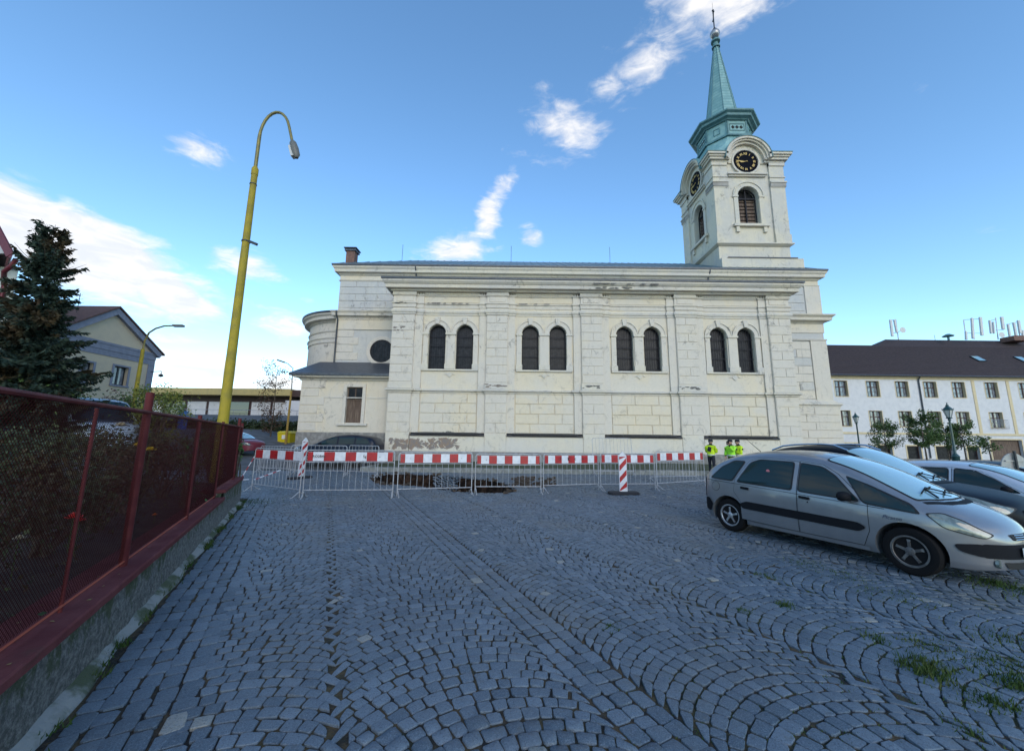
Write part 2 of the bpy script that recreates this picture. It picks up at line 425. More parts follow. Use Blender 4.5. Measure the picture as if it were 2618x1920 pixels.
dn.build('dentil_course', M['trim'], CH, kind='stuff')
for a, b in PIL: MB().box(a-.04, b+.04, YP-.06, YW, 10.61, 10.735).build('capital', M['trim'], CH)
MB().box(X0, X1, YS+.0, YW+.3, 10.60, 10.75).build('bed_strip', M['cream'], CH)
MB().sweep([(.30, 11.365), (.66, 11.365), (.67, 11.47), (.60, 11.50), (.30, 11.52)], FPs).build('gutter', M['sheet'], CH)
MB().add([(X0-.3, YP-.35, 11.45), (X1+.3, YP-.35, 11.45), (X1+.3, 26.6, 12.2), (X0-.3, 26.6, 12.2), (X0-.3, YP-.35, 11.3), (X1+.3, YP-.35, 11.3), (X1+.3, 26.6, 11.3), (X0-.3, 26.6, 11.3)],
         [(0, 1, 2, 3), (4, 7, 6, 5), (0, 4, 5, 1), (1, 5, 6, 2), (2, 6, 7, 3), (3, 7, 4, 0)]).build('roof', M['roofmetal'], CH, label='low sheet metal roof of the side aisle')

# windows
def arch_ring(mb, cx, zs, r0, r1, y0, y1, n=14, a0=0, a1=math.pi):
    for k in range(n):
        a = a0+(a1-a0)*k/n; b = a0+(a1-a0)*(k+1)/n
        mb.prism([(cx+r0*math.cos(a), zs+r0*math.sin(a)), (cx+r1*math.cos(a), zs+r1*math.sin(a)), (cx+r1*math.cos(b), zs+r1*math.sin(b)), (cx+r0*math.cos(b), zs+r0*math.sin(b))], y0, y1)
    return mb
wf = None
for ci, c in enumerate(wc):
    if wf is None:
        fr = MB(); arch_ring(fr, c, WZS, WHW-.05, WHW+.005, 23.80, 23.86)
        fr.box(c-WHW, c-WHW+.05, 23.80, 23.86, WZ0, WZS); fr.box(c+WHW-.05, c+WHW, 23.80, 23.86, WZ0, WZS); fr.box(c-WHW+.05, c+WHW-.05, 23.80, 23.86, WZ0, WZ0+.07)
        wf = fr.build('window', M['iron'], CH)
        MB().prism(arch_poly(c, WHW-.01, WZ0, WZS, 14), 23.88, 23.92).build('glass', M['glassd'], wf)
        g = MB()
        for q in range(-3, 4):
            xx = c+q*.145; top = WZS+math.sqrt(max(0, WHW**2-(q*.145)**2))
            g.box(xx-.009, xx+.009, 23.70, 23.72, WZ0+.02, top)
        for zz in (WZ0+.12, WZ0+.86, WZ0+1.5, WZ0+2.1): g.box(c-WHW+.01, c+WHW-.01, 23.685, 23.70, zz-.018, zz+.018)
        g.build('grille', M['iron'], wf)
        wf0 = c
    else:
        k = copy_tree(wf, CH); k.location = (c-wf0, 0, 0)
for bi, (a, b) in enumerate(BAYS):
    c = (a+b)/2
    for sg in (-1, 1):
        cc = c+sg*WOFF
        hd = MB(); arch_ring(hd, cc, WZS, WHW+.02, WHW+.27, YW-.07, YW+.01, 16)
        arch_ring(hd, cc, WZS, WHW+.27, WHW+.325, YW-.115, YW+.01, 16); hd.build('archivolt', M['pale'], CH)
        MB().prism([(cc-.10, WZS+WHW+.02), (cc+.10, WZS+WHW+.02), (cc+.16, WZS+WHW+.46), (cc-.16, WZS+WHW+.46)], YW-.16, YW).build('keystone', M['pale'], CH)
        so_ = cc+sg*(WHW+.17)
        MB().box(so_-.15, so_+.15, YW-.07, YW, WZ0, WZS-.12).build('jamb', M['pale'], CH)
        MB().box(so_-.20, so_+.20, YW-.12, YW, WZS-.12, WZS).build('impost', M['trim'], CH)
        MB().box(so_-.20, so_+.20, YW-.12, YW, WZ0-.02, WZ0+.30).build('jamb_base', M['trim'], CH)
    MB().box(c-.27, c+.27, YW-.08, YW, WZ0, WZS-.12).build('jamb', M['pale'], CH)
    MB().box(c-.33, c+.33, YW-.14, YW, WZS-.12, WZS).build('impost', M['trim'], CH)
    MB().box(c-.33, c+.33, YW-.14, YW, WZ0-.02, WZ0+.30).build('jamb_base', M['trim'], CH)
    MB().box(c-WOFF-WHW-.35, c+WOFF+WHW+.35, YW-.11, YW, WZ0-.12, WZ0-.02).build('sill', M['trim'], CH)
    dm = MB().prism([(c-.2, 5.52), (c, 5.34), (c+.2, 5.52), (c, 5.70)], YW-.05, YW)
    dm.prism([(c-.34, 5.5), (c-.26, 5.5), (c-.16, 5.6), (c-.2, 5.66)], YW-.04, YW); dm.prism([(c+.34, 5.5), (c+.26, 5.5), (c+.16, 5.6), (c+.2, 5.66)], YW-.04, YW)
    dm.build('ornament', M['trim'], CH)
    # recessed frieze panel
    MB().box(a+.0, b-.0, YW-.03, YW, 10.12, 10.46).build('frieze_panel', M['cream'], CH)

# ---------------- nave, west block, chancel
YN = 26.6; NX0, NX1 = -12.5, 22.05; NB = 17.0
zc0, zc1 = 13.38, 13.85
MB().box(NX0, NX1, YN, 38.2, 0, 13.5).build('wall', M['oldstone'], CH)
npath = [(NX0, 38.2), (NX0, YN), (NX1, YN), (NX1, 38.2)]
NC = [(-.1, 13.18), (.06, 13.2), (.12, 13.30), (.33, 13.36), (.35, 13.55), (.44, 13.66), (.46, 13.76), (-.1, 13.78)]
MB().sweep(NC, npath).build('cornice', M['trim'], CH)
MB().sweep([(-.05, 12.75), (.06, 12.75), (.10, 12.82), (-.05, 12.82)], npath).build('architrave', M['trim'], CH)
MB().sweep([(.2, 13.785), (.50, 13.785), (.51, 13.90), (.45, 13.93), (.2, 13.95)], npath).build('gutter', M['sheet'], CH)
MB().sweep([(-.02, 12.86), (.02, 12.86), (.02, 13.17), (-.02, 13.17)], npath).build('frieze', M['cream'], CH)
# hipped roof
rx0, rx1, ry0, ry1, rz = NX0-.45, NX1+.45, YN-.45, 38.6, 13.93
yr = (ry0+ry1)/2; zr = rz+(yr-ry0)*.52
roof = MB().add([(rx0, ry0, rz), (rx1, ry0, rz), (rx1, ry1, rz), (rx0, ry1, rz), (rx0+4.2, yr, zr), (rx1-4.2, yr, zr)],
                [(0, 1, 5, 4), (1, 2, 5), (2, 3, 4, 5), (3, 0, 4), (0, 3, 2, 1)])
roof.build('roof', M['roofmetal'], CH, label='grey green sheet metal roof of the nave')
sm = MB()
for k in range(60):
    xx = rx0+.5+k*.58
    if xx > rx1-.5: break
    f = min(1, (xx-rx0)/4.2, (rx1-xx)/4.2)
    p = Vector((xx, ry0+.02, rz+.01)); q = Vector((xx, ry0+(yr-ry0)*f, rz+(zr-rz)*f+.01))
    sm.obox((p+q)/2, (1, 0, 0), (q-p).normalized(), Vector((1, 0, 0)).cross((q-p).normalized()), .012, (q-p).length/2, .025)
sm.build('standing_seam', M['roofmetal'], CH, kind='stuff')
for xx in (-9.9, -.2, 8.6):
    MB().bar((xx, yr, zr), (xx, yr, zr+1.5), .018, 5).build('lightning_rod', M['rope'], CH)
# chimney
ck = MB(); cx, cy = -13.0+.45, 28.2
MB().box(cx-.3, cx+.36, cy-.3, cy+.3, 13.6, 15.75).build('chimney', M['brick'], CH)
k = MB(); k.box(cx-.4, cx+.46, cy-.4, cy+.4, 15.75, 15.87); k.box(cx-.46, cx+.52, cy-.46, cy+.46, 15.95, 16.01)
for a in (-.3, .36):
    for b in (-.3, .3): k.box(cx+a-.04, cx+a+.04, cy+b-.04, cy+b+.04, 15.87, 15.95)
k.build('chimney_cap', M['sheet'], CH)
# blocks on the bare clerestory at the left end
for r_ in range(4):
    z0 = 10.75+r_*.52
    xs = [NX0+.02, NX0+1.2, NX0+2.75, NX0+4.3] if r_ % 2 else [NX0+.02, NX0+1.9, NX0+3.4, NX0+4.9]
    for u in range(3): block('stone_block', xs[u], xs[u+1], YN-.035, z0, z0+.52, M['oldstone'], .04, g=.006)
# chancel band cornice (left part) and west block band (right)
lp = [(NX0, 28.0), (NX0, YN), (X0, YN)]
BC = [(-.05, 9.95), (.05, 9.97), (.10, 10.05), (.28, 10.12), (.30, 10.30), (.38, 10.40), (.40, 10.46), (-.05, 10.62)]
MB().sweep(BC, lp).build('band_cornice', M['trim'], CH)
MB().sweep([(-.02, 9.2), (.05, 9.2), (.05, 9.95), (-.02, 9.95)], lp).build('band_frieze', M['cream'], CH)
MB().sweep([(-.02, 9.14), (.08, 9.14), (.08, 9.20), (-.02, 9.20)], lp).build('string_course', M['trim'], CH)
dn = MB(); x = NX0+.15
while x < X0-.1: dn.box(x, x+.08, YN-.11, YN-.05, 9.86, 9.95); x += .155
dn.build('dentil_course', M['trim'], CH, kind='stuff')
for r_ in range(4):
    z0 = 6.95+r_*.55
    block('stone_block', NX0+.05, NX0+(1.3 if r_ % 2 else 1.65), YN-.035, z0, z0+.55, M['pale'], .04)
rp = [(X1, YN), (NX1, YN), (NX1, 30.0)]
rp = [(X1+.0, YN), (NX1, YN), (NX1, 38.0)]
BC2 = [(-.05, 9.95), (.05, 9.97), (.12, 10.05), (.40, 10.14), (.42, 10.34), (.56, 10.46), (.58, 10.54), (-.05, 10.70)]
MB().sweep(BC2, rp).build('band_cornice', M['trim'], CH)
MB().sweep([(-.02, 9.3), (.05, 9.3), (.05, 9.95), (-.02, 9.95)], rp).build('band_frieze', M['cream'], CH)
MB().sweep([(-.02, 8.72), (.12, 8.74), (.14, 8.84), (-.02, 8.86)], rp).build('string_course', M['trim'], CH)
MB().sweep([(-.02, 3.95), (.30, 3.95), (.34, 4.12), (.42, 4.18), (.42, 4.25), (-.02, 4.60)], rp).build('string_course', M['trim'], CH)
# west block corner pilaster and blocks
MB().box(NX1-1.05, NX1+.08, YN-.09, YN+.05, 4.3, 8.72).build('pilaster', M['pale'], CH)
MB().box(NX1-1.05, NX1+.06, YN-.07, YN+.05, 10.7, 12.75).build('pilaster', M['pale'], CH)
for r_ in range(7):
    z0 = 4.6+r_*.58
    xs = [X1+.1, X1+1.5, X1+2.6, NX1-1.07] if r_ % 2 else [X1+.1, X1+.9, X1+2.2, NX1-1.07]
    for u in range(3): block('stone_block', xs[u], xs[u+1], YN-.04, z0, z0+.58, M['pale'] if (r_+u) % 3 else M['oldstone'], .045)
for r_ in range(6):
    z0 = .9+r_*.52
    xs = [X1+.1, X1+1.6, X1+3.2, NX1+.2] if r_ % 2 else [X1+.1, X1+1.0, X1+2.6, NX1+.2]
    for u in range(3): block('stone_block', xs[u], xs[u+1], YN-.32, z0, z0+.52, M['pale'], .05)
MB().box(X1, NX1+.3, YN-.28, YN, 0, 3.97).build('wall', M['pale'], CH)
MB().box(X1, NX1+.42, YN-.42, YN-.28, 0, .9).build('plinth', M['plinth'], CH)
for r_ in range(3):
    z0 = 10.9+r_*.6
    for u in range(2): block('stone_block', X1+.2+u*1.7, X1+1.85+u*1.7, YN-.035, z0, z0+.6, M['oldstone'], .04)
# downpipes
def pipe(x, y, z0, z1, z2_=None):
    mb = MB().tube([(x, y-.45, z1), (x, y-.4, z1-.25), (x, y-.12, z1-.55), (x, y-.12, z0)], .055, 7)
    return mb.build('downpipe', M['sheet'], CH, smooth=50)
pipe(-7.0, YN, 11.5, 13.85); pipe(14.1, YN, 11.5, 13.85); pipe(NX0+.1, YN, 5.8, 10.4)

# oculus in the chancel wall
oc = (-9.15, 7.6)
mb = MB(); arch_ring(mb, oc[0], oc[1], .82, 1.06, YN-.12, YN+.02, 28, 0, 2*math.pi); mb.build('round_window_surround', M['pale'], CH)
rw = MB(); arch_ring(rw, oc[0], oc[1], .74, .83, YN-.06, YN+.0, 28, 0, 2*math.pi); rw = rw.build('round_window', M['iron'], CH)
MB().prism([(oc[0]+.78*math.cos(a), oc[1]+.78*math.sin(a)) for a in [2*math.pi*k/28 for k in range(28)]], YN-.035, YN-.01).build('glass', M['glassd'], rw)
g = MB()
for q in range(-3, 4):
    h = math.sqrt(max(0, .76**2-(q*.2)**2)); g.box(oc[0]+q*.2-.008, oc[0]+q*.2+.008, YN-.075, YN-.06, oc[1]-h, oc[1]+h); g.box(oc[0]-h, oc[0]+h, YN-.06, YN-.05, oc[1]+q*.2-.008, oc[1]+q*.2+.008)
g.build('grille', M['iron'], rw)

# apse: half round, with its cornice, mouldings and cone roof
AC = Vector((-12.5, 31.5)); AR = 3.95
def arc(r, n=28, c=AC): return [(c.x-r*math.sin(a), c.y+r*math.cos(a)) for a in [math.pi*k/n for k in range(n+1)]]
ap = arc(AR)
pts = [(p[0], p[1], 0) for p in ap]+[(p[0], p[1], 10.2) for p in ap]; n = len(ap)
MB().add(pts, [(i, i+1, i+1+n, i+n) for i in range(n-1)]+[tuple(range(n-1, -1, -1)), tuple(range(n, 2*n))]).build('apse_wall', M['pale'], CH, smooth=30)
MB().sweep(BC2, ap).build('apse_cornice', M['trim'], CH, smooth=25)
MB().sweep([(-.02, 9.25), (.05, 9.25), (.08, 9.34), (-.02, 9.36)], ap).build('string_course', M['trim'], CH, smooth=25)
MB().sweep([(-.02, 8.45), (.06, 8.45), (.06, 8.7), (.12, 8.78), (.12, 8.86), (-.02, 8.88)], ap).build('string_course', M['trim'], CH, smooth=25)
ro = arc(AR+.62); apx = (AC.x, AC.y, 12.2); cr = MB()
cr.add([(p[0], p[1], 10.58) for p in ro]+[(p[0], p[1], 10.70) for p in ro]+[apx], [(i, i+1, i+1+n, i+n) for i in range(n-1)]+[(i+n, i+1+n, 2*n) for i in range(n-1)]+[tuple(range(n-1, -1, -1))])
cr.build('apse_roof', M['sheet'], CH, smooth=25)

# low sacristy in front of the chancel
SX0, SY, SZ = -13.25, 24.2, 5.35
sw = solid_mesh(MB().box(SX0, X0+.15, SY, 27.2, .5, SZ+.1))
WX0, WX1, WB, WT = -10.35, -9.35, 2.52, 4.75
sw = shift(cut(sw, [MB().box(WX0, WX1, SY-.5, SY+.28, WB, WT)]), CL0)
link('sacristy_wall', sw, M['cream'], CH)
MB().box(SX0-.55, SX0, 26.0, 34, .5, 3.6).build('ambulatory_wall', M['pale'], CH)
MB().box(SX0-.75, SX0, 25.8, 34.2, 3.6, 3.78).build('ledge', M['trim'], CH)
MB().box(SX0-.02, X0+.1, SY-.07, SY+.1, .5, 1.93).build('plinth', M['plinth'], CH)
MB().add([(SX0-.6, SY-.5, 5.55), (X0+.0, SY-.5, 5.55), (X0+.0, YN, 6.8), (SX0-.2, YN, 6.8), (SX0-.6, SY-.5, 5.42), (X0+.0, SY-.5, 5.42), (X0+.0, YN, 5.42), (SX0-.2, YN, 5.42), (SX0-.6, 33, 5.55), (SX0-.6, 33, 5.42)],
         [(0, 1, 2, 3), (0, 4, 5, 1), (4, 7, 6, 5), (0, 3, 8), (0, 8, 9, 4), (4, 9, 7), (3, 7, 9, 8)]).build('sacristy_roof', M['sheet'], CH)
MB().sweep([(-.02, 5.15), (.07, 5.15), (.12, 5.25), (.38, 5.32), (.4, 5.41), (-.02, 5.415)], [(SX0, 26), (SX0, SY), (X0, SY)]).build('cornice', M['trim'], CH)
MB().box(SX0, X0, SY-.03, SY, 4.05, 4.11).build('string_course', M['trim'], CH)
for r_ in range(6):
    z0 = 2.0+r_*.53
    block('stone_block', SX0+.02, SX0+(1.55 if r_ % 2 else 1.15), SY-.04, z0, z0+.53, M['pale'], .045)
# sacristy window: surround, frame, boarded panes
s = MB(); s.box(WX0-.2, WX0, SY-.08, SY+.02, WB-.05, WT+.2); s.box(WX1, WX1+.2, SY-.08, SY+.02, WB-.05, WT+.2); s.box(WX0, WX1, SY-.08, SY+.02, WT, WT+.2)
s.build('window_surround', M['pale'], CH)
MB().box(WX0-.42, WX1+.42, SY-.16, SY+.02, WB-.17, WB-.05).build('sill', M['trim'], CH)
M['oldwood'] = mat('weathered brown boards', (.085, .055, .04), .8, (.16, .115, .085), 3, stretch=(6, 6, .5))
wn = MB(); wn.box(WX0, WX0+.06, SY+.12, SY+.18, WB, WT); wn.box(WX1-.06, WX1, SY+.12, SY+.18, WB, WT); wn.box(WX0, WX1, SY+.10, SY+.17, 3.92, 4.0); wn.box(WX0+.06, WX1-.06, SY+.12, SY+.18, WT-.06, WT)
wn.box(-9.88, -9.82, SY+.11, SY+.17, WB, WT)
wn = wn.build('window', M['oldwood'], CH)
for a, b in ((WX0+.06, -9.88), (-9.82, WX1-.06)):
    MB().box(a, b, SY+.15, SY+.19, 4.0, WT-.06).build('pane', M['glassd'], wn); MB().box(a, b, SY+.15, SY+.19, WB, 3.92).build('board', M['oldwood'], wn)

# ---------------- tower
TX0, TX1, TY0 = 15.62, 20.90, 27.45; TW = TX1-TX0; TY1 = TY0+TW; TCX = (TX0+TX1)/2; TCY = (TY0+TY1)/2
def tpath(g=0.0): return [(TX0-g, TY0-g), (TX1+g, TY0-g), (TX1+g, TY1+g), (TX0-g, TY1+g)]
tw_hw, tw_z0, tw_zs = .80, 18.05, 20.45
body = solid_mesh(MB().box(TX0, TX1, TY0, TY1, 13, 24.2))
c1 = MB().prism(arch_poly(TCX-.1, tw_hw, tw_z0, tw_zs), TY0-.5, TY0+.7)
ML = Matrix.Translation((TX0, TCY, 0)) @ Matrix.Rotation(R(-90), 4, 'Z')     # local -y face -> world -x face
c2 = MB().prism(arch_poly(0, tw_hw, tw_z0, tw_zs), -.5, .7, ML)
body = shift(cut(body, [c1, c2]), CL0)
link('tower_wall', body, M['towerp'], CH)
for k, (zz0, zz1, g) in enumerate([(13.5, 15.15, .62), (15.151, 16.30, .06)]):
    MB().box(TX0-(g if k else .08), TX1+g*(1.2 if k == 0 else 1), TY0-g*.6, TY1+g, zz0, zz1).build('tower_base', M['towerp'], CH)
MB().sweep([(.0, 15.15), (.44, 15.15), (.44, 15.22), (.0, 15.24)], [(TX0+.4, TY0), (TX1+.3, TY0)]).build('ledge', M['sheet'], CH)
MB().sweep([(-.02, 16.22), (.12, 16.26), (.30, 16.38), (.30, 16.46), (-.02, 16.52)], tpath(), True).build('string_course', M['trim'], CH)
# facade kit of one tower face, local coordinates: x along the face, y = depth (negative is out), z up
def tower_face(T, off, prim):
    def cx_(sg, dp):      # how far a piece runs past the corner, so that the two faces butt and never overlap
        return dp if (prim or sg < 0) else -.021
    def pm(name, mb, m):
        mb.v = [tuple(T @ Vector(p)) for p in mb.v]; return mb.build(name, m, CH)
    h = TW/2
    for sg in (-1, 1):
        a, b = (sg*h, sg*(h-1.0)) if sg < 0 else (h-1.0, h)
        E = lambda dp, i=0.0: ((a-cx_(sg, dp)+i, b-i) if sg < 0 else (a+i, b+cx_(sg, dp)-i))
        pm('pilaster', MB().box(*E(0.13, 0.0), -.13, .02, 17.2, 21.1), M['towerp'])
        pm('pedestal', MB().box(*E(0.19, 0), -.19, .02, 16.52, 17.2), M['towerp'])
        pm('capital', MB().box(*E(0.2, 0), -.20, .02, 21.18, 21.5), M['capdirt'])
        pm('capital', MB().box(*E(0.16, 0.0), -.16, .02, 21.1, 21.18), M['trim'])
        pm('capital', MB().box(*E(0.25, 0), -.25, .02, 21.5, 21.62), M['trim'])
        pm('pilaster', MB().box(*E(0.14, 0), -.14, .02, 21.62, 23.2), M['towerp'])
        pm('string_course', MB().box(*E(0.2, 0), -.20, .02, 21.95, 22.03), M['trim'])
        pm('capital', MB().box(*E(0.22, 0), -.22, .02, 22.95, 23.2), M['trim'])
        q = 1 if sg > 0 else -1
        pm('jamb', MB().box(off+q*(tw_hw+.02), off+q*(tw_hw+.34), -.07, .02, tw_z0, tw_zs-.1), M['towerp'])
        pm('impost', MB().box(off+q*(tw_hw+.0), off+q*(tw_hw+.45), -.12, .02, tw_zs-.12, tw_zs+.02), M['trim'])
        pm('bracket', MB().box(off+q*1.05-.12, off+q*1.05+.12, -.16, .02, tw_z0-.65, tw_z0-.2), M['trim'])
    ar = MB(); arch_ring(ar, off, tw_zs, tw_hw+.02, tw_hw+.32, -.07, .02, 16); arch_ring(ar, off, tw_zs, tw_hw+.32, tw_hw+.40, -.13, .02, 16)
    pm('archivolt', ar, M['towerp'])
    pm('sill', MB().box(off-1.35, off+1.35, -.24, .02, tw_z0-.2, tw_z0), M['trim'])
    pm('hood_moulding', MB().box(off-1.45, off+1.45, -.16, .02, 22.05, 22.18), M['trim']); pm('hood_moulding', MB().box(off-1.55, off+1.55, -.28, .02, 22.18, 22.3), M['trim'])
    # louvred belfry opening
    w_ = MB(); arch_ring(w_, off, tw_zs, tw_hw-.06, tw_hw+.005, .34, .42, 14)
    for q in (-1, 1): w_.box(off+q*tw_hw-(.06 if q > 0 else 0), off+q*tw_hw+(.06 if q < 0 else 0), .34, .42, tw_z0, tw_zs)
    w_.box(off-.04, off+.04, .33, .41, tw_z0, tw_zs+tw_hw-.03); w_.box(off-tw_hw+.06, off+tw_hw-.06, .325, .40, tw_zs-.08, tw_zs+.04)
    w_ = pm('window', w_, M['iron'])
    for zz in [tw_z0+.2+.3*k for k in range(8)]:
        mb = MB().box(off-tw_hw+.06, off+tw_hw-.06, .46, .50, zz-.13, zz+.08); mb.v = [tuple(T @ Vector(p)) for p in mb.v]; mb.build('louvre', M['oldwood'], w_)
    mb = MB().prism(arch_poly(off, tw_hw-.01, tw_z0, tw_zs), .56, .62); mb.v = [tuple(T @ Vector(p)) for p in mb.v]; mb.build('glass', M['black'], w_)  # plain black sheet, painted for the unlit inside behind the louvres
    # clock zone with the arched cornice
    zc, r0 = 23.42, .98
    tp = [(off+1.40*math.cos(a), zc+1.40*math.sin(a)) for a in [math.pi*k/20 for k in range(21)]]
    pm('clock_gable', MB().prism(tp+[(off-1.4, 23.2), (off+1.4, 23.2)], -.10, .9), M['towerp'])
    rg = MB(); arch_ring(rg, off, 23.35, r0, r0+.14, -.16, .02, 28, 0, 2*math.pi); pm('clock_surround', rg, M['trim'])
    rg = MB()
    arch_ring(rg, off, zc, 1.34, 1.50, -.34, .6, 22, 0, math.pi); arch_ring(rg, off, zc, 1.50, 1.62, -.50, .6, 22, 0, math.pi); arch_ring(rg, off, zc, 1.62, 1.78, -.62, .6, 22, 0, math.pi)
    pm('arched_cornice', rg, M['trim'])
    cp = MB(); arch_ring(cp, off, zc, 1.79, 1.84, -.66, .9, 22, 0, math.pi); pm('arched_flashing', cp, M['copperd'])
    for sg in (-1, 1):
        a, b = (-h-.0, off-1.4) if sg < 0 else (off+1.4, h+.0)
        e0, e1 = (a-.0, b) if sg < 0 else (a, b+.0)
        for (o_, za, zb) in ((.22, 23.22, 23.36), (.40, 23.36, 23.54), (.50, 23.54, 23.68), (.62, 23.68, 23.84)):
            p0 = a-o_ if sg < 0 else a; p1 = b+o_ if sg > 0 else b
            inner = 1.45+(.25 if o_ > .45 else .05)
            if sg < 0: p1 = off-inner+.12
            else: p0 = off+inner-.12
            if not prim and sg > 0: p1 = b-.051
            pm('cornice', MB().box(p0, p1, -o_, .05, za, zb), M['trim'])
        p0, p1 = (a-.66, off-1.74) if sg < 0 else (off+1.74, b+.66)
        if not prim and sg > 0: p1 = b-.31
        pm('flashing', MB().box(p0, p1, -.66, .3, 23.845, 23.90), M['copperd'])
    # clock
    ck = MB().lathe([(.0, -.12), (.95, -.12), (.97, -.08), (.97, .0)], (off, 0, 23.35), 40, 'y'); ck = pm('clock_face', ck, M['dial'])
    for k in range(1, 13):
        s_ = ['I', 'II', 'III', 'IIII', 'V', 'VI', 'VII', 'VIII', 'IX', 'X', 'XI', 'XII'][k-1]
        me = text_mesh(s_, .25, .010, .006)
        a = -2*math.pi*k/12
        L = T @ Matrix.Translation((off, -.135, 23.35)) @ Matrix.Rotation(-a, 4, 'Y') @ Matrix.Translation((0, 0, .66)) @ Matrix.Rotation(R(90), 4, 'X')
        me.transform(L); me.transform(Matrix.Translation(CL0)); link('numeral', me, M['gold'], ck)
    for (hr, ln, wd) in ((8.75, .48, .055), (45.5/5, .78, .035)):
        a = 2*math.pi*hr/12
        mb = MB().prism([(-wd*.6, -.14), (wd*.6, -.14), (wd, ln*.7), (0, ln), (-wd, ln*.7)], -.165, -.15)
        L = T @ Matrix.Translation((off, 0, 23.35)) @ Matrix.Rotation(a, 4, 'Y')
        mb.v = [tuple(L @ Vector(p)) for p in mb.v]; mb.build('hand', M['gold'], ck)
def text_mesh(s_, size, ext=.002, bold=0.0, shear=0.0):
    cu = bpy.data.curves.new('t', 'FONT'); cu.body = s_; cu.size = size; cu.extrude = ext; cu.align_x = 'CENTER'; cu.align_y = 'CENTER'; cu.offset = bold; cu.shear = shear; cu.resolution_u = 2
    o = bpy.data.objects.new('t', cu); COL.objects.link(o)
    dg = bpy.context.evaluated_depsgraph_get(); me = bpy.data.meshes.new_from_object(o.evaluated_get(dg))
    bpy.data.objects.remove(o); bpy.data.curves.remove(cu); me.materials.clear()
    return me
tower_face(Matrix.Translation((TCX, TY0, 0)), -.1, True)
tower_face(ML, 0.0, False)
# copper skirt, octagonal lantern, spire
def octo(r, z, ph=math.pi/8): return [(TCX+r*math.cos(ph+k*math.pi/4), TCY+r*math.sin(ph+k*math.pi/4), z) for k in range(8)]
def loft(rings, m, name, smooth=None):
    mb = MB(); n = len(rings[0]); vs = [p for r in rings for p in r]
    fs = [(i*n+k, i*n+(k+1) % n, (i+1)*n+(k+1) % n, (i+1)*n+k) for i in range(len(rings)-1) for k in range(n)]
    fs += [tuple(range(n-1, -1, -1)), tuple((len(rings)-1)*n+k for k in range(n))]
    return mb.add(vs, fs).build(name, m, CH, smooth)
def sq8(hw, z, cutf):      # square with cut corners, 8 points in the same order as octo
    q = hw; c = hw*cutf; P = [(q, c), (c, q), (-c, q), (-q, c), (-q, -c), (-c, -q), (c, -q), (q, -c)]
    return [(TCX+x, TCY+y, z) for x, y in P]
hh = TW/2
loft([sq8(hh-.02, 23.80, .99), sq8(hh-.05, 24.1, .95), sq8(hh-.25, 24.7, .8), sq8(2.1, 25.5, .55), sq8(1.95, 26.35, .4142)], M['copper'], 'copper_skirt', 20)
ap_ = lambda r: r/math.cos(math.pi/8)
loft([octo(ap_(2.12), 26.28), octo(ap_(2.12), 26.42), octo(ap_(2.0), 26.5)], M['copperd'], 'lantern_base')
lan = loft([octo(ap_(1.93), 26.5), octo(ap_(1.93), 27.75)], M['copper'], 'lantern')
for k in range(8):
    a = k*math.pi/4; T = Matrix.Translation((TCX, TCY, 0)) @ Matrix.Rotation(a, 4, 'Z') @ Matrix.Rotation(R(90), 4, 'Z')
    # local -y is outward after this rotation
    hw = 1.93*math.tan(math.pi/8)
    mb = MB(); yo = -1.93
    if k % 2 == 0:
        for (x0, x1, z0, z1) in ((-.62, .62, 26.82, 26.87), (-.62, .62, 27.42, 27.47), (-.62, -.57, 26.87, 27.42), (.57, .62, 26.87, 27.42)): mb.box(x0, x1, yo-.04, yo+.01, z0, z1)
    else:
        for (x0, x1, z0, z1) in ((-.25, .25, 26.85, 26.9), (-.25, .25, 27.38, 27.43), (-.25, -.2, 26.9, 27.38), (.2, .25, 26.9, 27.38)): mb.box(x0, x1, yo-.04, yo+.01, z0, z1)
    mb.box(-hw, -hw+.09, yo-.05, yo+.01, 26.5, 27.75); mb.box(hw-.09, hw, yo-.05, yo+.01, 26.5, 27.75)
    mb.v = [tuple(T @ Vector(p)) for p in mb.v]; mb.build('panel_moulding', M['copperd'], lan)
    if k % 2 == 0:
        for xx in (-.34, 0, .34):
            mb = MB()
            for (ox, oz) in ((0, .09), (.08, 0), (-.08, 0), (0, -.08)):
                mb.prism([(xx+ox+.07*math.cos(b), 27.14+oz+.07*math.sin(b)) for b in [2*math.pi*i/8 for i in range(8)]], yo-.012-.001*oz*10, yo+.01)
            mb.v = [tuple(T @ Vector(p)) for p in mb.v]; mb.build('trefoil_opening', M['black'], lan)  # solid black shapes laid on the panel, painted as dark openings
loft([octo(ap_(2.05), 27.75), octo(ap_(2.12), 27.83), octo(ap_(2.35), 27.92), octo(ap_(2.38), 28.1), octo(ap_(2.56), 28.2), octo(ap_(2.58), 28.32), octo(ap_(2.3), 28.42), octo(ap_(1.5), 28.6)], M['copperd'], 'lantern_cornice')
SP = [(1.36, 28.5), (1.24, 29.0), (.20, 37.0)]
loft([octo(ap_(r), z) for r, z in SP], M['copper'], 'spire')
sp = MB()
for i in range(26):
    f = (i+.5)/26; z = 29.0+f*8; r = 1.24+(0.20-1.24)*f
    P = octo(ap_(r+.006), z); Q = octo(ap_(r+.006-.0), z+.03)
    sp.add(P+Q, [(k, (k+1) % 8, (k+1) % 8+8, k+8) for k in range(8)])
for k in range(8):
    P = Vector(octo(ap_(1.25), 29.0)[k]); Q = Vector(octo(ap_(.21), 37.0)[k]); sp.bar(P, Q, .03, 5)
sp.build('spire_seam', M['copperd'], CH, kind='stuff')
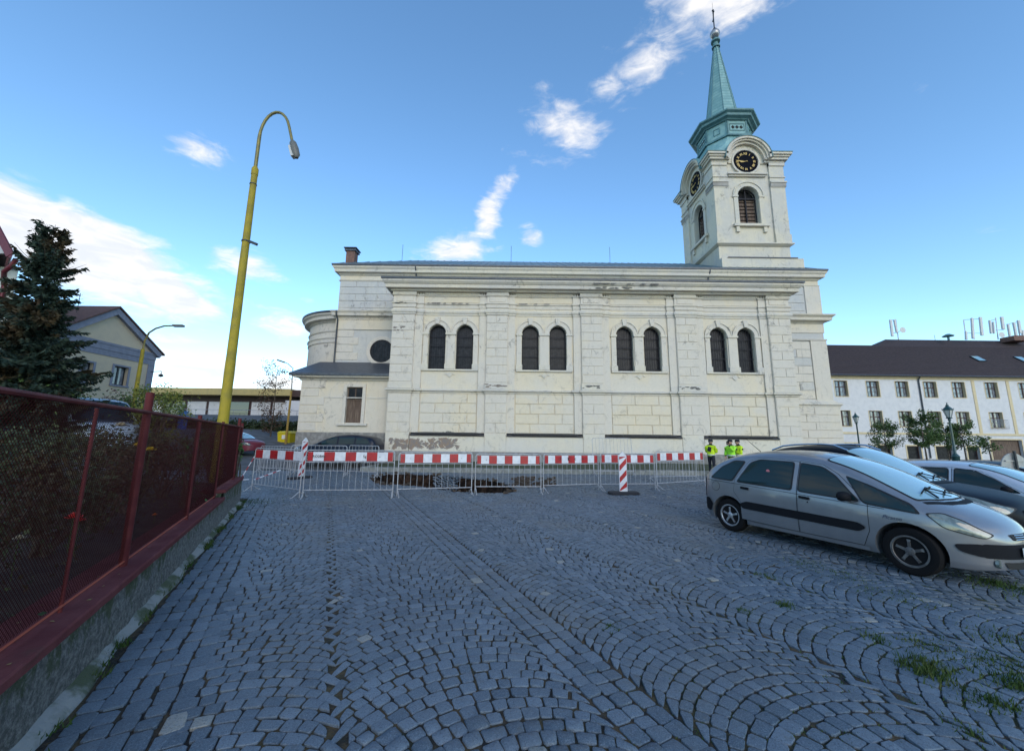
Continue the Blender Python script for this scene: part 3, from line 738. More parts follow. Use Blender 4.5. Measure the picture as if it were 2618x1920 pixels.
MB().lathe([(.34, 37.0), (.36, 37.12), (.22, 37.2), (.2, 37.55), (.38, 37.62), (.38, 37.78), (.12, 37.9), (.10, 38.15)], (TCX, TCY, 0), 14).build('finial', M['copperd'], CH, smooth=40)
M['zinc'] = mat('grey zinc ball', (.3, .31, .33), .35, (.4, .38, .38), 6, metal=.5)
MB().lathe([(.02, 38.1)]+[(.42*math.sin(a), 38.5-.42*math.cos(a)) for a in [math.pi*k/10 for k in range(1, 10)]]+[(.02, 38.92)], (TCX, TCY, 0), 18).build('ball', M['zinc'], CH, smooth=60)
MB().lathe([(.12, 38.85), (.22, 38.95), (.10, 39.1), (.05, 39.25)], (TCX, TCY, 0), 10).build('finial', M['rope'], CH, smooth=40)
cr = MB(); cr.bar((TCX, TCY, 39.2), (TCX, TCY, 41.1), .05, 6)
cd_ = Vector((.45, .89, 0)); 
cr.bar(Vector((TCX, TCY, 40.45))-cd_*.45, Vector((TCX, TCY, 40.45))+cd_*.45, .05, 6)
for q in (Vector((TCX, TCY, 41.1)), Vector((TCX, TCY, 40.45))-cd_*.45, Vector((TCX, TCY, 40.45))+cd_*.45): cr.lathe([(.02, -.09), (.09, -.04), (.09, .04), (.02, .09)], q, 8)
cr.bar((TCX, TCY, 41.1), (TCX, TCY, 42.0), .012, 4)
cr.build('cross', M['rope'], CH)


# bare and sooty patches where the plaster has come away
M['bare'] = mat('bare brown render', (.17, .145, .125), .95, (.26, .22, .19), 9, bump=.8, bscale=20)
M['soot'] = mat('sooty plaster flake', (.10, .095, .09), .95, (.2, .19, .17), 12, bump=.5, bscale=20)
def patch(x0, x1, z0, z1, y, m, n):
    st_ = random.getstate(); random.seed(int(x0*100+z0*10))
    mb = MB()
    for _ in range(n):
        cx, cz = random.uniform(x0, x1), random.uniform(z0, z1); r = random.uniform(.3, 1)*min(.22, (x1-x0)*.3); rz_ = r*random.uniform(.25, .6); k = 9
        mb.add([(cx+r*math.cos(6.283*i/k)*random.uniform(.5, 1.1), y-.003-.0004*_, max(z0, min(z1, cz+rz_*math.sin(6.283*i/k)*random.uniform(.5, 1.1)))) for i in range(k)], [tuple(range(k))])
    mb.build('plaster_patch', m, CH, fix=False); random.setstate(st_)
patch(-7.4, -6.75, 8.2, 8.5, YP-.006, M['bare'], 6)
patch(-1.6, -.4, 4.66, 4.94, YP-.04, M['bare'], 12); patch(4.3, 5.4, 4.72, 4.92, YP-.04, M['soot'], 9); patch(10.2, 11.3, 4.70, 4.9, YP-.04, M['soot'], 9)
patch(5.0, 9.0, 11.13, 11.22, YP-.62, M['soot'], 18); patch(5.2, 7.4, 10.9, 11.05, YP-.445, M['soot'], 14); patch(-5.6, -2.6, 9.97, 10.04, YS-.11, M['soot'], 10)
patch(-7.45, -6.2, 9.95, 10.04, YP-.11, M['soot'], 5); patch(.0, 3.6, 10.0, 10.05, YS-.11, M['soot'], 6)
patch(-4.4, -3.4, 1.9, 2.08, YW-.055, M['soot'], 6)
# ================================================================== GROUND
def sstep(a, b, x):
    q = np.clip((x-a)/(b-a), 0, 1); return q*q*(3-2*q)
def hz(x, y):
    x = np.asarray(x, float); y = np.asarray(y, float)
    left = sstep(-6.0, -9.0, x)*(np.clip(y-20, 0, 18)*.085+sstep(38, 46, y)*sstep(-10, -16, x)*1.6)
    left += sstep(-16, -24, x)*sstep(12, 26, y)*.9
    right = -sstep(21, 26, x)*np.clip(y-21, 0, 28)*.028
    mid = (1-sstep(-6, -9, x))*(1-sstep(22, 26, x))*.20*(y > 20.0)
    z = left+right+mid-.012
    return np.where((y < 19.75) & (x > -19) & (x < 40), -1.3, z)
gx = np.unique(np.concatenate([[-1500, -600, -250, -140], np.linspace(-100, 110, 140), [-19.001, -18.999, 39.999, 40.001], [160, 300, 700, 1500]]))
gy = np.unique(np.concatenate([[-1500, -500, -150, -60, -20, 0, 10], np.linspace(12, 19.7, 8), [19.749, 19.751, 20.001], np.linspace(20.3, 80, 110), [100, 140, 220, 400, 800, 1600]]))
XX, YY = np.meshgrid(gx, gy); ZZ = hz(XX, YY); nx, ny = len(gx), len(gy)
vs = np.stack([XX, YY, ZZ], -1).reshape(-1, 3)
ii, jj = np.meshgrid(np.arange(nx-1), np.arange(ny-1)); a = (jj*nx+ii).ravel()
fs = np.stack([a, a+1, a+1+nx, a+nx], -1)
def np_mesh(name, v, f):
    v = np.asarray(v, np.float32); f = np.asarray(f, np.int32); me = bpy.data.meshes.new(name); k = f.shape[1]
    me.vertices.add(len(v)); me.vertices.foreach_set('co', v.ravel())
    me.loops.add(f.size); me.loops.foreach_set('vertex_index', f.ravel())
    me.polygons.add(len(f)); me.polygons.foreach_set('loop_start', np.arange(len(f), dtype=np.int32)*k); me.polygons.foreach_set('loop_total', np.full(len(f), k, np.int32))
    me.update(calc_edges=True); return me
M['asphalt'] = mat('worn paving far off', (.07, .075, .08), .9, (.11, .115, .12), 1.5, bump=.4, bscale=9)
link('ground', np_mesh('ground', vs, fs), M['asphalt'], kind='structure')

# pit in the cobbles
rimpx = [(948, 1221), (957, 1229), (978, 1238), (1010, 1239), (1058, 1241), (1105, 1246), (1150, 1256), (1195, 1258), (1250, 1260), (1312, 1258), (1309, 1241), (1290, 1232), (1260, 1227), (1215, 1222), (1160, 1217), (1110, 1213), (1060, 1211), (1010, 1210), (975, 1213)]
PIT = [(v.x, v.y) for v in (G(*p) for p in rimpx)]
PIT = [(x+random.uniform(-.08, .08), y+random.uniform(-.12, .12)) for x, y in PIT]
def pit_dist(x, y):
    """signed distance (positive inside) for arrays"""
    x = np.asarray(x, float); y = np.asarray(y, float); n = len(PIT); d = np.full(x.shape, 1e9); ins = np.zeros(x.shape, bool)
    for i in range(n):
        ax, ay = PIT[i]; bx, by = PIT[(i+1) % n]; ex, ey = bx-ax, by-ay
        q = np.clip(((x-ax)*ex+(y-ay)*ey)/(ex*ex+ey*ey), 0, 1)
        d = np.minimum(d, np.hypot(x-ax-q*ex, y-ay-q*ey))
        c = ((ay > y) != (by > y)) & (x < (bx-ax)*(y-ay)/((by-ay) if abs(by-ay) > 1e-9 else 1e-9)+ax); ins ^= c
    return np.where(ins, d, -d)
px0, px1 = min(p[0] for p in PIT)-.6, max(p[0] for p in PIT)+.6; py0, py1 = min(p[1] for p in PIT)-.5, min(19.3, max(p[1] for p in PIT)+.5)
nxp, nyp = int((px1-px0)/.11), int((py1-py0)/.11)
qx, qy = np.meshgrid(np.linspace(px0, px1, nxp), np.linspace(py0, py1, nyp))
dd = pit_dist(qx, qy); wob = np.array([mnoise.noise(Vector((float(a)*1.7, float(b)*1.7, 0))) for a, b in zip(qx.ravel(), qy.ravel())]).reshape(qx.shape)
wob2 = np.array([mnoise.noise(Vector((float(a)*5, float(b)*5, 3))) for a, b in zip(qx.ravel(), qy.ravel())]).reshape(qx.shape)
BZ = -.0135
zz = BZ-np.where(dd > 0, np.minimum(1.25, dd*4.5)*(1+.2*wob)+.07*wob2, 0)
inner = (dd > -.3).astype(float)
M['joint'] = bpy.data.materials.new('sandy mossy joints'); M['joint'].use_nodes = True
t = NT(M['joint'].node_tree); b = t.n['Principled BSDF']; tc = t.new('ShaderNodeTexCoord'); gv = tc.outputs['Object']
c = t.mix(t.ramp(t.noise(gv, 5, 7, .75), .42, .60), (.010, .010, .010), (.075, .052, .025))
sp = t.new('ShaderNodeSeparateXYZ'); t.l.new(gv, sp.inputs[0])
rg = t.m('ADD', t.ramp(sp.outputs[0], .3, 4.5), .28)
gm = t.m('MULTIPLY', t.ramp(t.noise(gv, 1.1, 5, .6), .46, .6), t.m('MULTIPLY', rg, t.ramp(t.noise(gv, 9, 4), .35, .55)))
c = t.mix(gm, c, t.mix(t.noise(gv, 30), (.02, .04, .008), (.075, .07, .018)))
t.l.new(c, b.inputs['Base Color']); b.inputs['Roughness'].default_value = .95
bn = t.new('ShaderNodeBump'); bn.inputs['Distance'].default_value = .02; t.l.new(t.noise(gv, 60, 4), bn.inputs['Height']); t.l.new(bn.outputs[0], b.inputs['Normal'])
M['earth'] = mat('dug brown earth', (.012, .008, .006), 1.0, (.045, .027, .018), 5, bump=1.0, bscale=9, spec=.1)
PV = [] ; PF = []
vs = np.stack([qx, qy, zz], -1).reshape(-1, 3); ii, jj = np.meshgrid(np.arange(nxp-1), np.arange(nyp-1)); a = (jj*nxp+ii).ravel()
fs = np.stack([a, a+1, a+1+nxp, a+nxp], -1)
o = len(vs); big = [(-19.2, -20), (40, -20), (40, 19.62), (-19.2, 19.62)]
ex = [(-19.2, -20, px0, 19.75), (px1, -20, 40, 19.75), (px0, -20, px1, py0), (px0, py1, px1, 19.75)]
ev = []; ef = []
for (x0, y0, x1, y1) in ex:
    k = o+len(ev); ev += [(x0, y0, BZ), (x1, y0, BZ), (x1, y1, BZ), (x0, y1, BZ)]; ef.append((k, k+1, k+2, k+3))
me = np_mesh('pavement', np.concatenate([vs, np.array(ev)]), np.concatenate([fs, np.array(ef)]))
me.materials.append(M['joint']); me.materials.append(M['earth'])
cdp = ((dd[:-1, :-1]+dd[1:, 1:])/2 > -.05).ravel().astype(np.int32)
me.polygons.foreach_set('material_index', np.concatenate([cdp, np.zeros(4, np.int32)])); 
PAVE = bpy.data.objects.new('pavement', me); COL.objects.link(PAVE); PAVE['kind'] = 'structure'

# ---- cobbles laid in segmental arcs
M['granite'] = bpy.data.materials.new('blue grey granite setts'); M['granite'].use_nodes = True
t = NT(M['granite'].node_tree); b = t.n['Principled BSDF']; tc = t.new('ShaderNodeTexCoord'); gv = tc.outputs['Object']
at = t.new('ShaderNodeAttribute', attribute_name='tone'); tone = at.outputs['Fac']
c = t.mix(tone, (.050, .078, .107), (.130, .170, .210))
c = t.mix(t.ramp(tone, .955, .965), c, (.27, .27, .24))
sp_ = t.noise(gv, 125, 3, .85)
c = t.mix(t.m('MULTIPLY', t.ramp(sp_, .50, .60), .6), c, (.19, .235, .29))
c = t.mix(t.m('MULTIPLY', t.ramp(t.noise(gv, 95, 3, .85), .53, .62), .6), c, (.018, .025, .037))
big_ = t.ramp(t.noise(gv, .7, 5, .6), .35, .7)
c = t.mix(t.m('MULTIPLY', big_, .28), c, (.10, .11, .12))
dw = t.ramp(t.noise(gv, 6, 5, .7), .56, .74); c = t.mix(t.m('MULTIPLY', dw, .5), c, (.075, .07, .055))
warm = t.ramp(t.noise(gv, .35, 4, .6), .5, .68); c = t.mix(t.m('MULTIPLY', warm, .3), c, (.15, .145, .12))
t.l.new(c, b.inputs['Base Color']); t.l.new(t.m('ADD', t.m('MULTIPLY', sp_, .25), .42), b.inputs['Roughness']); b.inputs['Specular IOR Level'].default_value = .45
bn = t.new('ShaderNodeBump'); bn.inputs['Strength'].default_value = .55; bn.inputs['Distance'].default_value = .008
t.l.new(t.m('ADD', t.noise(gv, 70, 5, .65), t.m('MULTIPLY', t.noise(gv, 18, 3), 1.0)), bn.inputs['Height']); t.l.new(bn.outputs[0], b.inputs['Normal'])

ANG = R(25); ca, sa = math.cos(ANG), math.sin(ANG)
def to_xy(s, tt): return s*ca-tt*sa, s*sa+tt*ca
LW = 1.52; AR_ = LW/math.sqrt(2); P_ = .113
S0 = 1.9; quads = []                               # quads in (s, t): list of 4x2
BD = {}
def bdl(b, k):          # where ring k crosses the seam b: shared by both neighbours so that the fans interlock
    if b == 0: return 0.0
    if (b, k) not in BD: BD[(b, k)] = (.015+.05*random.random())*(-1)**k+random.uniform(-.02, .02)
    return BD[(b, k)]
def lane(sc, tlo, thi, fl=1, fr=1):
    k0, k1 = int(tlo/P_), int(thi/P_); half = LW/2
    for k in range(k0, k1):
        tk = k*P_; n = random.choice((13, 14, 14, 15)); ph = random.uniform(-.4, .4)
        cuts = [-math.pi/4]+[math.pi/4*(-1+2*(i+ph*.5+random.uniform(-.15, .15))/n)*.95 for i in range(1, n)]+[math.pi/4]
        sh = .03*(-1)**k; lo_, hi_ = -half+bdl(fl, k), half+bdl(fr, k)
        cuts[0] = math.asin(max(-1, lo_/AR_)); cuts[-1] = math.asin(min(1, hi_/AR_))
        for i in range(n):
            a0, a1 = cuts[i], cuts[i+1]
            q = []
            for (a_, o_) in ((a0, 0), (a1, 0), (a1, 1), (a0, 1)):
                g = P_*math.cos(a_)*o_
                s = (AR_+g)*math.sin(a_); s = max(lo_, min(hi_, s))
                q.append((sc+s, tk+(AR_+g)*math.cos(a_)))
            # outer edge of the end stones follows the next arc
            quads.append(q)
TL, TH = -1, 30
for li in range(-13, 0): lane(S0-.20-LW/2+(li+1)*LW, TL-16, TH-2, li, li+1)
for li in range(0, 17): lane(S0+.20+LW/2+li*LW, TL-16, TH-2, li, li+1)
for row in range(3):
    tt = -6.0
    while tt < 30:
        l = random.uniform(.10, .17); s = S0-.195+row*.13
        quads.append([(s, tt), (s+.13, tt), (s+.13, tt+l), (s, tt+l)]); tt += l
Q = np.array(quads)                                # N,4,2
Q = np.stack([Q[..., 0]*ca-Q[..., 1]*sa, Q[..., 0]*sa+Q[..., 1]*ca], -1)
# four rows of bigger setts along the garden wall
WD = Vector((-.4757, .8796)); WN = Vector((.8796, .4757)); WP = Vector((-2.69, 2.45))     # wall foot line and its normal to the road
def wall_side(x, y): return (x-WP.x)*WN.x+(y-WP.y)*WN.y
cxy = Q.mean(1); ws = wall_side(cxy[:, 0], cxy[:, 1]); beyond = cxy[:, 1] > 10.6
Q = Q[(ws > .70) | ((cxy[:, 1] > 11.0))]
ext_ = []
for row in range(5):
    u = -4.0
    while u < 10.2:
        l = random.uniform(.12, .21); n0 = .13+row*.125; j = random.uniform(-.01, .01)
        p = lambda uu, nn_: (WP.x+WD.x*uu+WN.x*nn_, WP.y+WD.y*uu+WN.y*nn_)
        ext_.append([p(u, n0+j), p(u+l, n0+j), p(u+l, n0+.125+j), p(u, n0+.125+j)][::-1]); u += l
Q = np.concatenate([Q, np.array(ext_)])
c_ = Q.mean(1); X_, Y_ = c_[:, 0], c_[:, 1]
keep = (Y_ < 19.45) & (Y_ > .9) & (np.abs(X_) < 1.5*Y_+2.5) & (X_ > -17.5) & (X_ < 24)
keep &= ~((Y_ <= 11.0) & (wall_side(X_, Y_) < .08))
Q = Q[keep]; c_ = Q.mean(1)
area = .5*np.abs((Q[:, 0, 0]-Q[:, 2, 0])*(Q[:, 1, 1]-Q[:, 3, 1])-(Q[:, 1, 0]-Q[:, 3, 0])*(Q[:, 0, 1]-Q[:, 2, 1]))
Q = Q[area > .0011]; c_ = Q.mean(1)
pd = pit_dist(c_[:, 0], c_[:, 1])
# the slipped tongue of setts in the middle of the pit
xa, xb = G(1082, 1235).x, G(1150, 1235).x
tong = (pd > 0) & (c_[:, 0] > xa-.25*(c_[:, 1]-15)*.3) & (c_[:, 0] < xb)
keep = (pd <= -.02) | tong
sagz = np.where(pd > 0, -np.minimum(pd*.95, 1.0), 0)
Q = Q[keep]; sagz = sagz[keep]; c_ = Q.mean(1); N = len(Q)
# vertices: inset for the joint, jitter, chamfered corners
gap = rng.uniform(.0035, .0080, (N, 1, 1))
vec = Q-c_[:, None]; ln = np.linalg.norm(vec, axis=-1, keepdims=True)+1e-6
Qi = c_[:, None]+vec*(1-np.minimum(gap*1.45/ln, .35))+rng.uniform(-.007, .007, (N, 4, 2))
far = c_[:, 1] > 11.5
tone = np.clip(rng.normal(.45, .27, N), 0, .94); pl_ = rng.random(N) < .008; tone[pl_] = 1.0
big = np.array([mnoise.noise(Vector((float(a)*.45, float(b)*.45, 9))) for a, b in c_]); tone[~pl_] = np.clip(tone[~pl_]+big[~pl_]*.25, 0, .94)
tz = rng.normal(0, .0026, N)+sagz+.0035*np.array([mnoise.noise(Vector((float(a)*.8, float(b)*.8, 2))) for a, b in c_])
tilt = rng.normal(0, .026, (N, 2))
def stones(ids, octg):
    q = Qi[ids]; c = c_[ids]; n = len(ids); prv = np.roll(q, 1, 1); nxt = np.roll(q, -1, 1)
    if octg:
        f1 = rng.uniform(.05, .22, (n, 4, 1)); f2 = rng.uniform(.05, .22, (n, 4, 1))
        ring = np.stack([q+(prv-q)*f1, q+(nxt-q)*f2], 2).reshape(n, 8, 2); k = 8
    else: ring = q; k = 4
    inn = c[:, None]+(ring-c[:, None])*(1-(.065 if octg else .06)); top = c[:, None]+(ring-c[:, None])*.62
    def zat(r, dz): return tz[ids][:, None]+dz+((r-c[:, None])*tilt[ids][:, None]).sum(-1)
    lo = np.concatenate([ring, (sagz[ids][:, None]+np.full((n, k), -.05))[..., None]], -1)
    r1 = np.concatenate([ring, zat(ring, -.006)[..., None]], -1); r2 = np.concatenate([inn, zat(inn, -.0025)[..., None]], -1)
    ctr = np.concatenate([c, (tz[ids]+.001)[:, None]], -1)[:, None]
    V = np.concatenate([lo, r1, r2, ctr], 1) if octg else np.concatenate([lo, r2, ctr], 1)
    m = V.shape[1]; F = []; nr = 3 if octg else 2
    for j in range(nr-1):
        for i in range(k):
            a, b_, c2, d = j*k+i, j*k+(i+1) % k, (j+1)*k+(i+1) % k, (j+1)*k+i
            F += [(a, b_, c2), (a, c2, d)]
    for i in range(k): F.append(((nr-1)*k+i, (nr-1)*k+(i+1) % k, m-1))
    F = np.array(F); off = np.arange(n)*m
    return V, F, (off[:, None, None]+F[None]).reshape(-1, 3), m
ids = np.arange(N); dist = np.hypot(c_[:, 0], c_[:, 1])
vis = (c_[:, 1] > 1.42) & (np.abs(c_[:, 0]) < 1.17*c_[:, 1]+.1)
# exactly those nearest inside the picture become single stones
order = ids[vis][np.argsort(dist[vis])]; near = set(order[:300].tolist())
nearid = np.array(sorted(near)); rest = np.array([i for i in ids if i not in near])
def stone_obj(name, ids_, octg, single=False):
    V, F, FF, m = stones(ids_, octg); me = np_mesh(name, V.reshape(-1, 3), FF)
    at = me.attributes.new('tone', 'FLOAT', 'POINT'); at.data.foreach_set('value', np.repeat(tone[ids_], m).astype(np.float32))
    me.materials.append(M['granite']); return me
# all setts are counter clockwise or clockwise: fix winding so normals point up
def wind(Qa):
    cr = (Qa[:, 1, 0]-Qa[:, 0, 0])*(Qa[:, 2, 1]-Qa[:, 0, 1])-(Qa[:, 1, 1]-Qa[:, 0, 1])*(Qa[:, 2, 0]-Qa[:, 0, 0])
    Qa[cr < 0] = Qa[cr < 0][:, ::-1]; return Qa
Qi = wind(Qi)
for i in nearid:
    me = stone_obj('cobblestone', np.array([i]), True)
    pass
    o = bpy.data.objects.new('cobblestone', me); COL.objects.link(o); o.parent = PAVE
rn = rest[~far[rest]]; rf = rest[far[rest]]
V1, F1, FF1, m1 = stones(rn, True); V2, F2, FF2, m2 = stones(rf, False)
me = np_mesh('cobblestone_field', np.concatenate([V1.reshape(-1, 3), V2.reshape(-1, 3)]), np.concatenate([FF1, FF2+len(V1)*m1]))
at = me.attributes.new('tone', 'FLOAT', 'POINT'); at.data.foreach_set('value', np.concatenate([np.repeat(tone[rn], m1), np.repeat(tone[rf], m2)]).astype(np.float32))
me.materials.append(M['granite']); me.polygons.foreach_set('use_smooth', np.zeros(len(FF1)+len(FF2), bool))
o = bpy.data.objects.new('cobblestone_field', me); COL.objects.link(o); o.parent = PAVE; o['kind'] = 'stuff'
print('stones', N, 'single', len(nearid))

# loose setts and clods thrown up round the pit
M['clod'] = mat('brown soil crumbs', (.04, .028, .02), .95, (.09, .065, .045), 8, bump=.8, bscale=20)
rb = MB()
for k in range(170):
    if k < 60:
        i = random.randrange(len(PIT)); ax, ay = PIT[i]; bx, by = PIT[(i+1) % len(PIT)]; q = random.random()
        x, y = ax+(bx-ax)*q+random.gauss(0, .12), ay+(by-ay)*q+random.gauss(0, .12); s_ = random.uniform(.02, .06)
    else:
        v = G(random.uniform(1310, 1420), random.uniform(1222, 1246)); x, y = v.x, v.y; s_ = random.uniform(.02, .08)
    a = random.random()*3.1; ux = Vector((math.cos(a), math.sin(a), random.uniform(-.3, .3))).normalized(); uy = Vector((0, 0, 1)).cross(ux).normalized()
    rb.obox((x, y, s_*.4), ux, uy, ux.cross(uy), s_*random.uniform(.8, 1.5), s_, s_*.7)
rb.build('rubble', M['clod'], PAVE, kind='stuff')

# ---- kerb and grassy terrace along the church
M['concrete'] = mat('pale old concrete', (.17, .18, .165), .9, (.28, .285, .27), 4, bump=.5, bscale=14, streak=.4, streakcol=(.12, .12, .1))
KB = thing('terrace_kerb', 'long pale concrete kerb edging the strip along the foot of the church', 'kerb', (6, 19.6, 0))
x = -7.4
kp = None
while x < 26:
    if kp is None: kp = MB().box(x+.006, x+1.0-.006, 19.5, 19.78, -.1, .21).build('kerbstone', M['concrete'], KB); kx = x
    else: k = kp.copy(); COL.objects.link(k); k.location = (x-kx, random.uniform(-.012, .012), random.uniform(-.01, .006)); 
    x += 1.0
MB().box(-7.4, -7.14, 19.8, 23.4, -.1, .21).build('end_kerb', M['concrete'], KB)
M['grassbase'] = mat('grassy dirt', (.05, .055, .03), .95, (.035, .055, .02), 3, bump=.8, bscale=12)
mb = MB(); nn_ = 60
for i in range(nn_+1):
    x = -7.1+33*i/nn_
    for y, z in ((19.78, .16), (20.6, .20), (21.6, .24), (23.2, .34)): mb.v.append((x, y, z+random.uniform(-.03, .03)))
for i in range(nn_):
    for j in range(3): a = i*4+j; mb.f.append((a, a+4, a+5, a+1))
mb.build('terrace', M['grassbase'], None, smooth=60, kind='structure')

# ---- grass blades and moss
def blades(name, spots, m, parent=None, kind='stuff'):
    V = []; F = []
    for (x, y, z, sx, n, h) in spots:
        for _ in range(n):
            px, py = x+random.gauss(0, sx), y+random.gauss(0, sx); a = random.random()*6.28; hh_ = h*random.uniform(.5, 1.2); w_ = random.uniform(.003, .006)*(1+h*5)
            le = random.uniform(.1, .8)*hh_; b_ = random.random()*6.28; o = len(V)
            V += [(px-math.cos(a)*w_, py-math.sin(a)*w_, z), (px+math.cos(a)*w_, py+math.sin(a)*w_, z), (px+math.cos(b_)*le, py+math.sin(b_)*le, z+hh_)]; F.append((o, o+1, o+2))
    o = link(name, np_mesh(name, V, F), m, parent); o['kind'] = kind; return o
M['grass'] = mat('grass blades', (.03, .065, .014), .8, (.07, .095, .025), 5, spec=.2)
sp_ = []
for (px, py, n, s, h) in [(2010, 1546, 160, .05, .05), (2235, 1630, 120, .06, .05), (2370, 1700, 220, .07, .07), (2385, 1725, 200, .06, .06), (2318, 1700, 90, .05, .05), (2450, 1660, 170, .16, .04), (2500, 1690, 170, .12, .04), (2350, 1645, 120, .08, .04),
        (2590, 1705, 220, .10, .05), (2600, 1750, 300, .08, .06), (2520, 1790, 200, .10, .05), (2565, 1800, 150, .06, .05), (2560, 1495, 260, .14, .07), (2600, 1510, 200, .18, .07), (2500, 1480, 120, .18, .04), (2600, 1640, 260, .15, .05), (1560, 1600, 60, .05, .03), (2480, 1870, 90, .05, .04),
        (1900, 1560, 90, .04, .035), (1960, 1470, 120, .08, .035), (2060, 1440, 160, .15, .04), (2160, 1470, 200, .2, .04), (2250, 1510, 160, .2, .04), (2330, 1530, 140, .2, .04), (640, 1283, 300, .25, .06), (670, 1288, 200, .3, .05)]:
    v = G(px, py); sp_.append((v.x, v.y, -.015, s, n, h))
for k in range(900):      # between the setts
    v = G(random.triangular(1400, 2600, 2300), random.uniform(1390, 1900)); sp_.append((v.x, v.y, -.018, .03, 5, .02))
for k in range(420):      # along the church plinth and kerb
    sp_.append((random.uniform(-7, 20), random.choice((19.9, 20.1, 20.5, 22.9, 21.5)), .18, .15, 9, .07))
blades('grass', sp_, M['grass'])
# ================================================================== GARDEN WALL AND FENCE
M['wallconc'] = bpy.data.materials.new('rough mossy concrete'); M['wallconc'].use_nodes = True
t = NT(M['wallconc'].node_tree); b = t.n['Principled BSDF']; tc = t.new('ShaderNodeTexCoord'); gv = tc.outputs['Object']
c = t.mix(t.ramp(t.noise(gv, 24, 6, .75), .38, .66), (.085, .085, .08), (.27, .265, .25))
c = t.mix(t.m('MULTIPLY', t.ramp(t.noise(gv, 90, 3, .8), .5, .6), .5), c, (.05, .05, .05))
sp = t.new('ShaderNodeSeparateXYZ'); t.l.new(gv, sp.inputs[0])
mz = t.m('ADD', t.m('MULTIPLY', t.ramp(sp.outputs[2], .15, .42), .16), 0)
ms = t.ramp(t.m('ADD', t.noise(t.scale(gv, (1, 1, .6)), 5, 8, .75), mz), .60, .70)
c = t.mix(t.m('MULTIPLY', ms, .85), c, t.mix(t.noise(gv, 22), (.022, .035, .012), (.07, .085, .03)))
t.l.new(c, b.inputs['Base Color']); b.inputs['Roughness'].default_value = .95
bn = t.new('ShaderNodeBump'); bn.inputs['Strength'].default_value = 1; bn.inputs['Distance'].default_value = .03
t.l.new(t.noise(gv, 35, 8, .75), bn.inputs['Height']); t.l.new(bn.outputs[0], b.inputs['Normal'])
M['redcoping'] = mat('faded red painted coping', (.12, .03, .034), .85, (.165, .05, .052), 3, spec=.15, nlo=.35, nhi=.7, bump=.25, bscale=60, dirt=.5, streakcol=(.07, .045, .035))
M['redpaint'] = mat('dark red paint', (.085, .012, .014), .6, (.115, .02, .02), 7, bump=.1, spec=.2)
M['redmesh'] = mat('red painted wire', (.034, .008, .008), .8, spec=.06)
def wp(u, n, z=0.0): return Vector((WP.x+WD.x*u+WN.x*n, WP.y+WD.y*u+WN.y*n, z))
GW = thing('garden_wall', 'low rough mossy concrete wall with a red painted coping', 'wall', (-4.5, 5.8, 0))
UE, US = 8.95, 6.15           # end of wall, step in the coping
def wseg(mb, u0, u1, n0, n1, z0, z1):
    vs = [wp(u0, n0, z0), wp(u1, n0, z0), wp(u1, n1, z0), wp(u0, n1, z0), wp(u0, n0, z1), wp(u1, n0, z1), wp(u1, n1, z1), wp(u0, n1, z1)]
    return mb.add(vs, [(0, 3, 2, 1), (4, 5, 6, 7), (0, 1, 5, 4), (1, 2, 6, 5), (2, 3, 7, 6), (3, 0, 4, 7)])
# uneven wall face
mb = MB(); nu, nz_ = 150, 9
for i in range(nu+1):
    u = -4+(UE+4)*i/nu
    for j in range(nz_+1):
        z = -.06+(.50 if u < US else .62)*j/nz_; q = .016*mnoise.noise(Vector((u*4, z*6, 1)))+.009*mnoise.noise(Vector((u*15, z*18, 5)))
        mb.v.append(tuple(wp(u, q+(1-j/nz_)*.02, z)))
for i in range(nu):
    for j in range(nz_): a = i*(nz_+1)+j; mb.f.append((a, a+nz_+1, a+nz_+2, a+1))
o_ = mb.build('wall', M['wallconc'], GW, smooth=60)
wseg(MB(), -4, UE, -.34, -.03, -.06, .44).build('wall', M['wallconc'], GW)
wseg(MB(), US+.01, UE-.01, -.335, -.035, .441, .575).build('wall', M['wallconc'], GW)
wseg(MB(), UE-.0, UE+.02, -.34, .0, -.06, .575).build('wall', M['wallconc'], GW)
def coping(u0, u1, zt):
    mb = MB(); n = int((u1-u0)/.12)
    for i in range(n+1):
        u = u0+(u1-u0)*i/n; j = .006*mnoise.noise(Vector((u*6, 0, 3))); j2 = .004*mnoise.noise(Vector((u*3, 5, 3)))
        for nn2, z in ((-.36, zt-.07), (-.36, zt+j2), (.025+j, zt+.002+j2), (.035+j, zt-.012), (.03+j, zt-.065)): mb.v.append(tuple(wp(u, nn2, z)))
    for i in range(n):
        for k in range(5): a = i*5+k; b_ = i*5+(k+1) % 5; mb.f.append((a, b_, b_+5, a+5))
    mb.f.append((4, 3, 2, 1, 0)); mb.f.append(tuple(n*5+k for k in range(5)))
    mb.build('coping', M['redcoping'], GW)
coping(-4, US, .50); coping(US, UE+.03, .64)
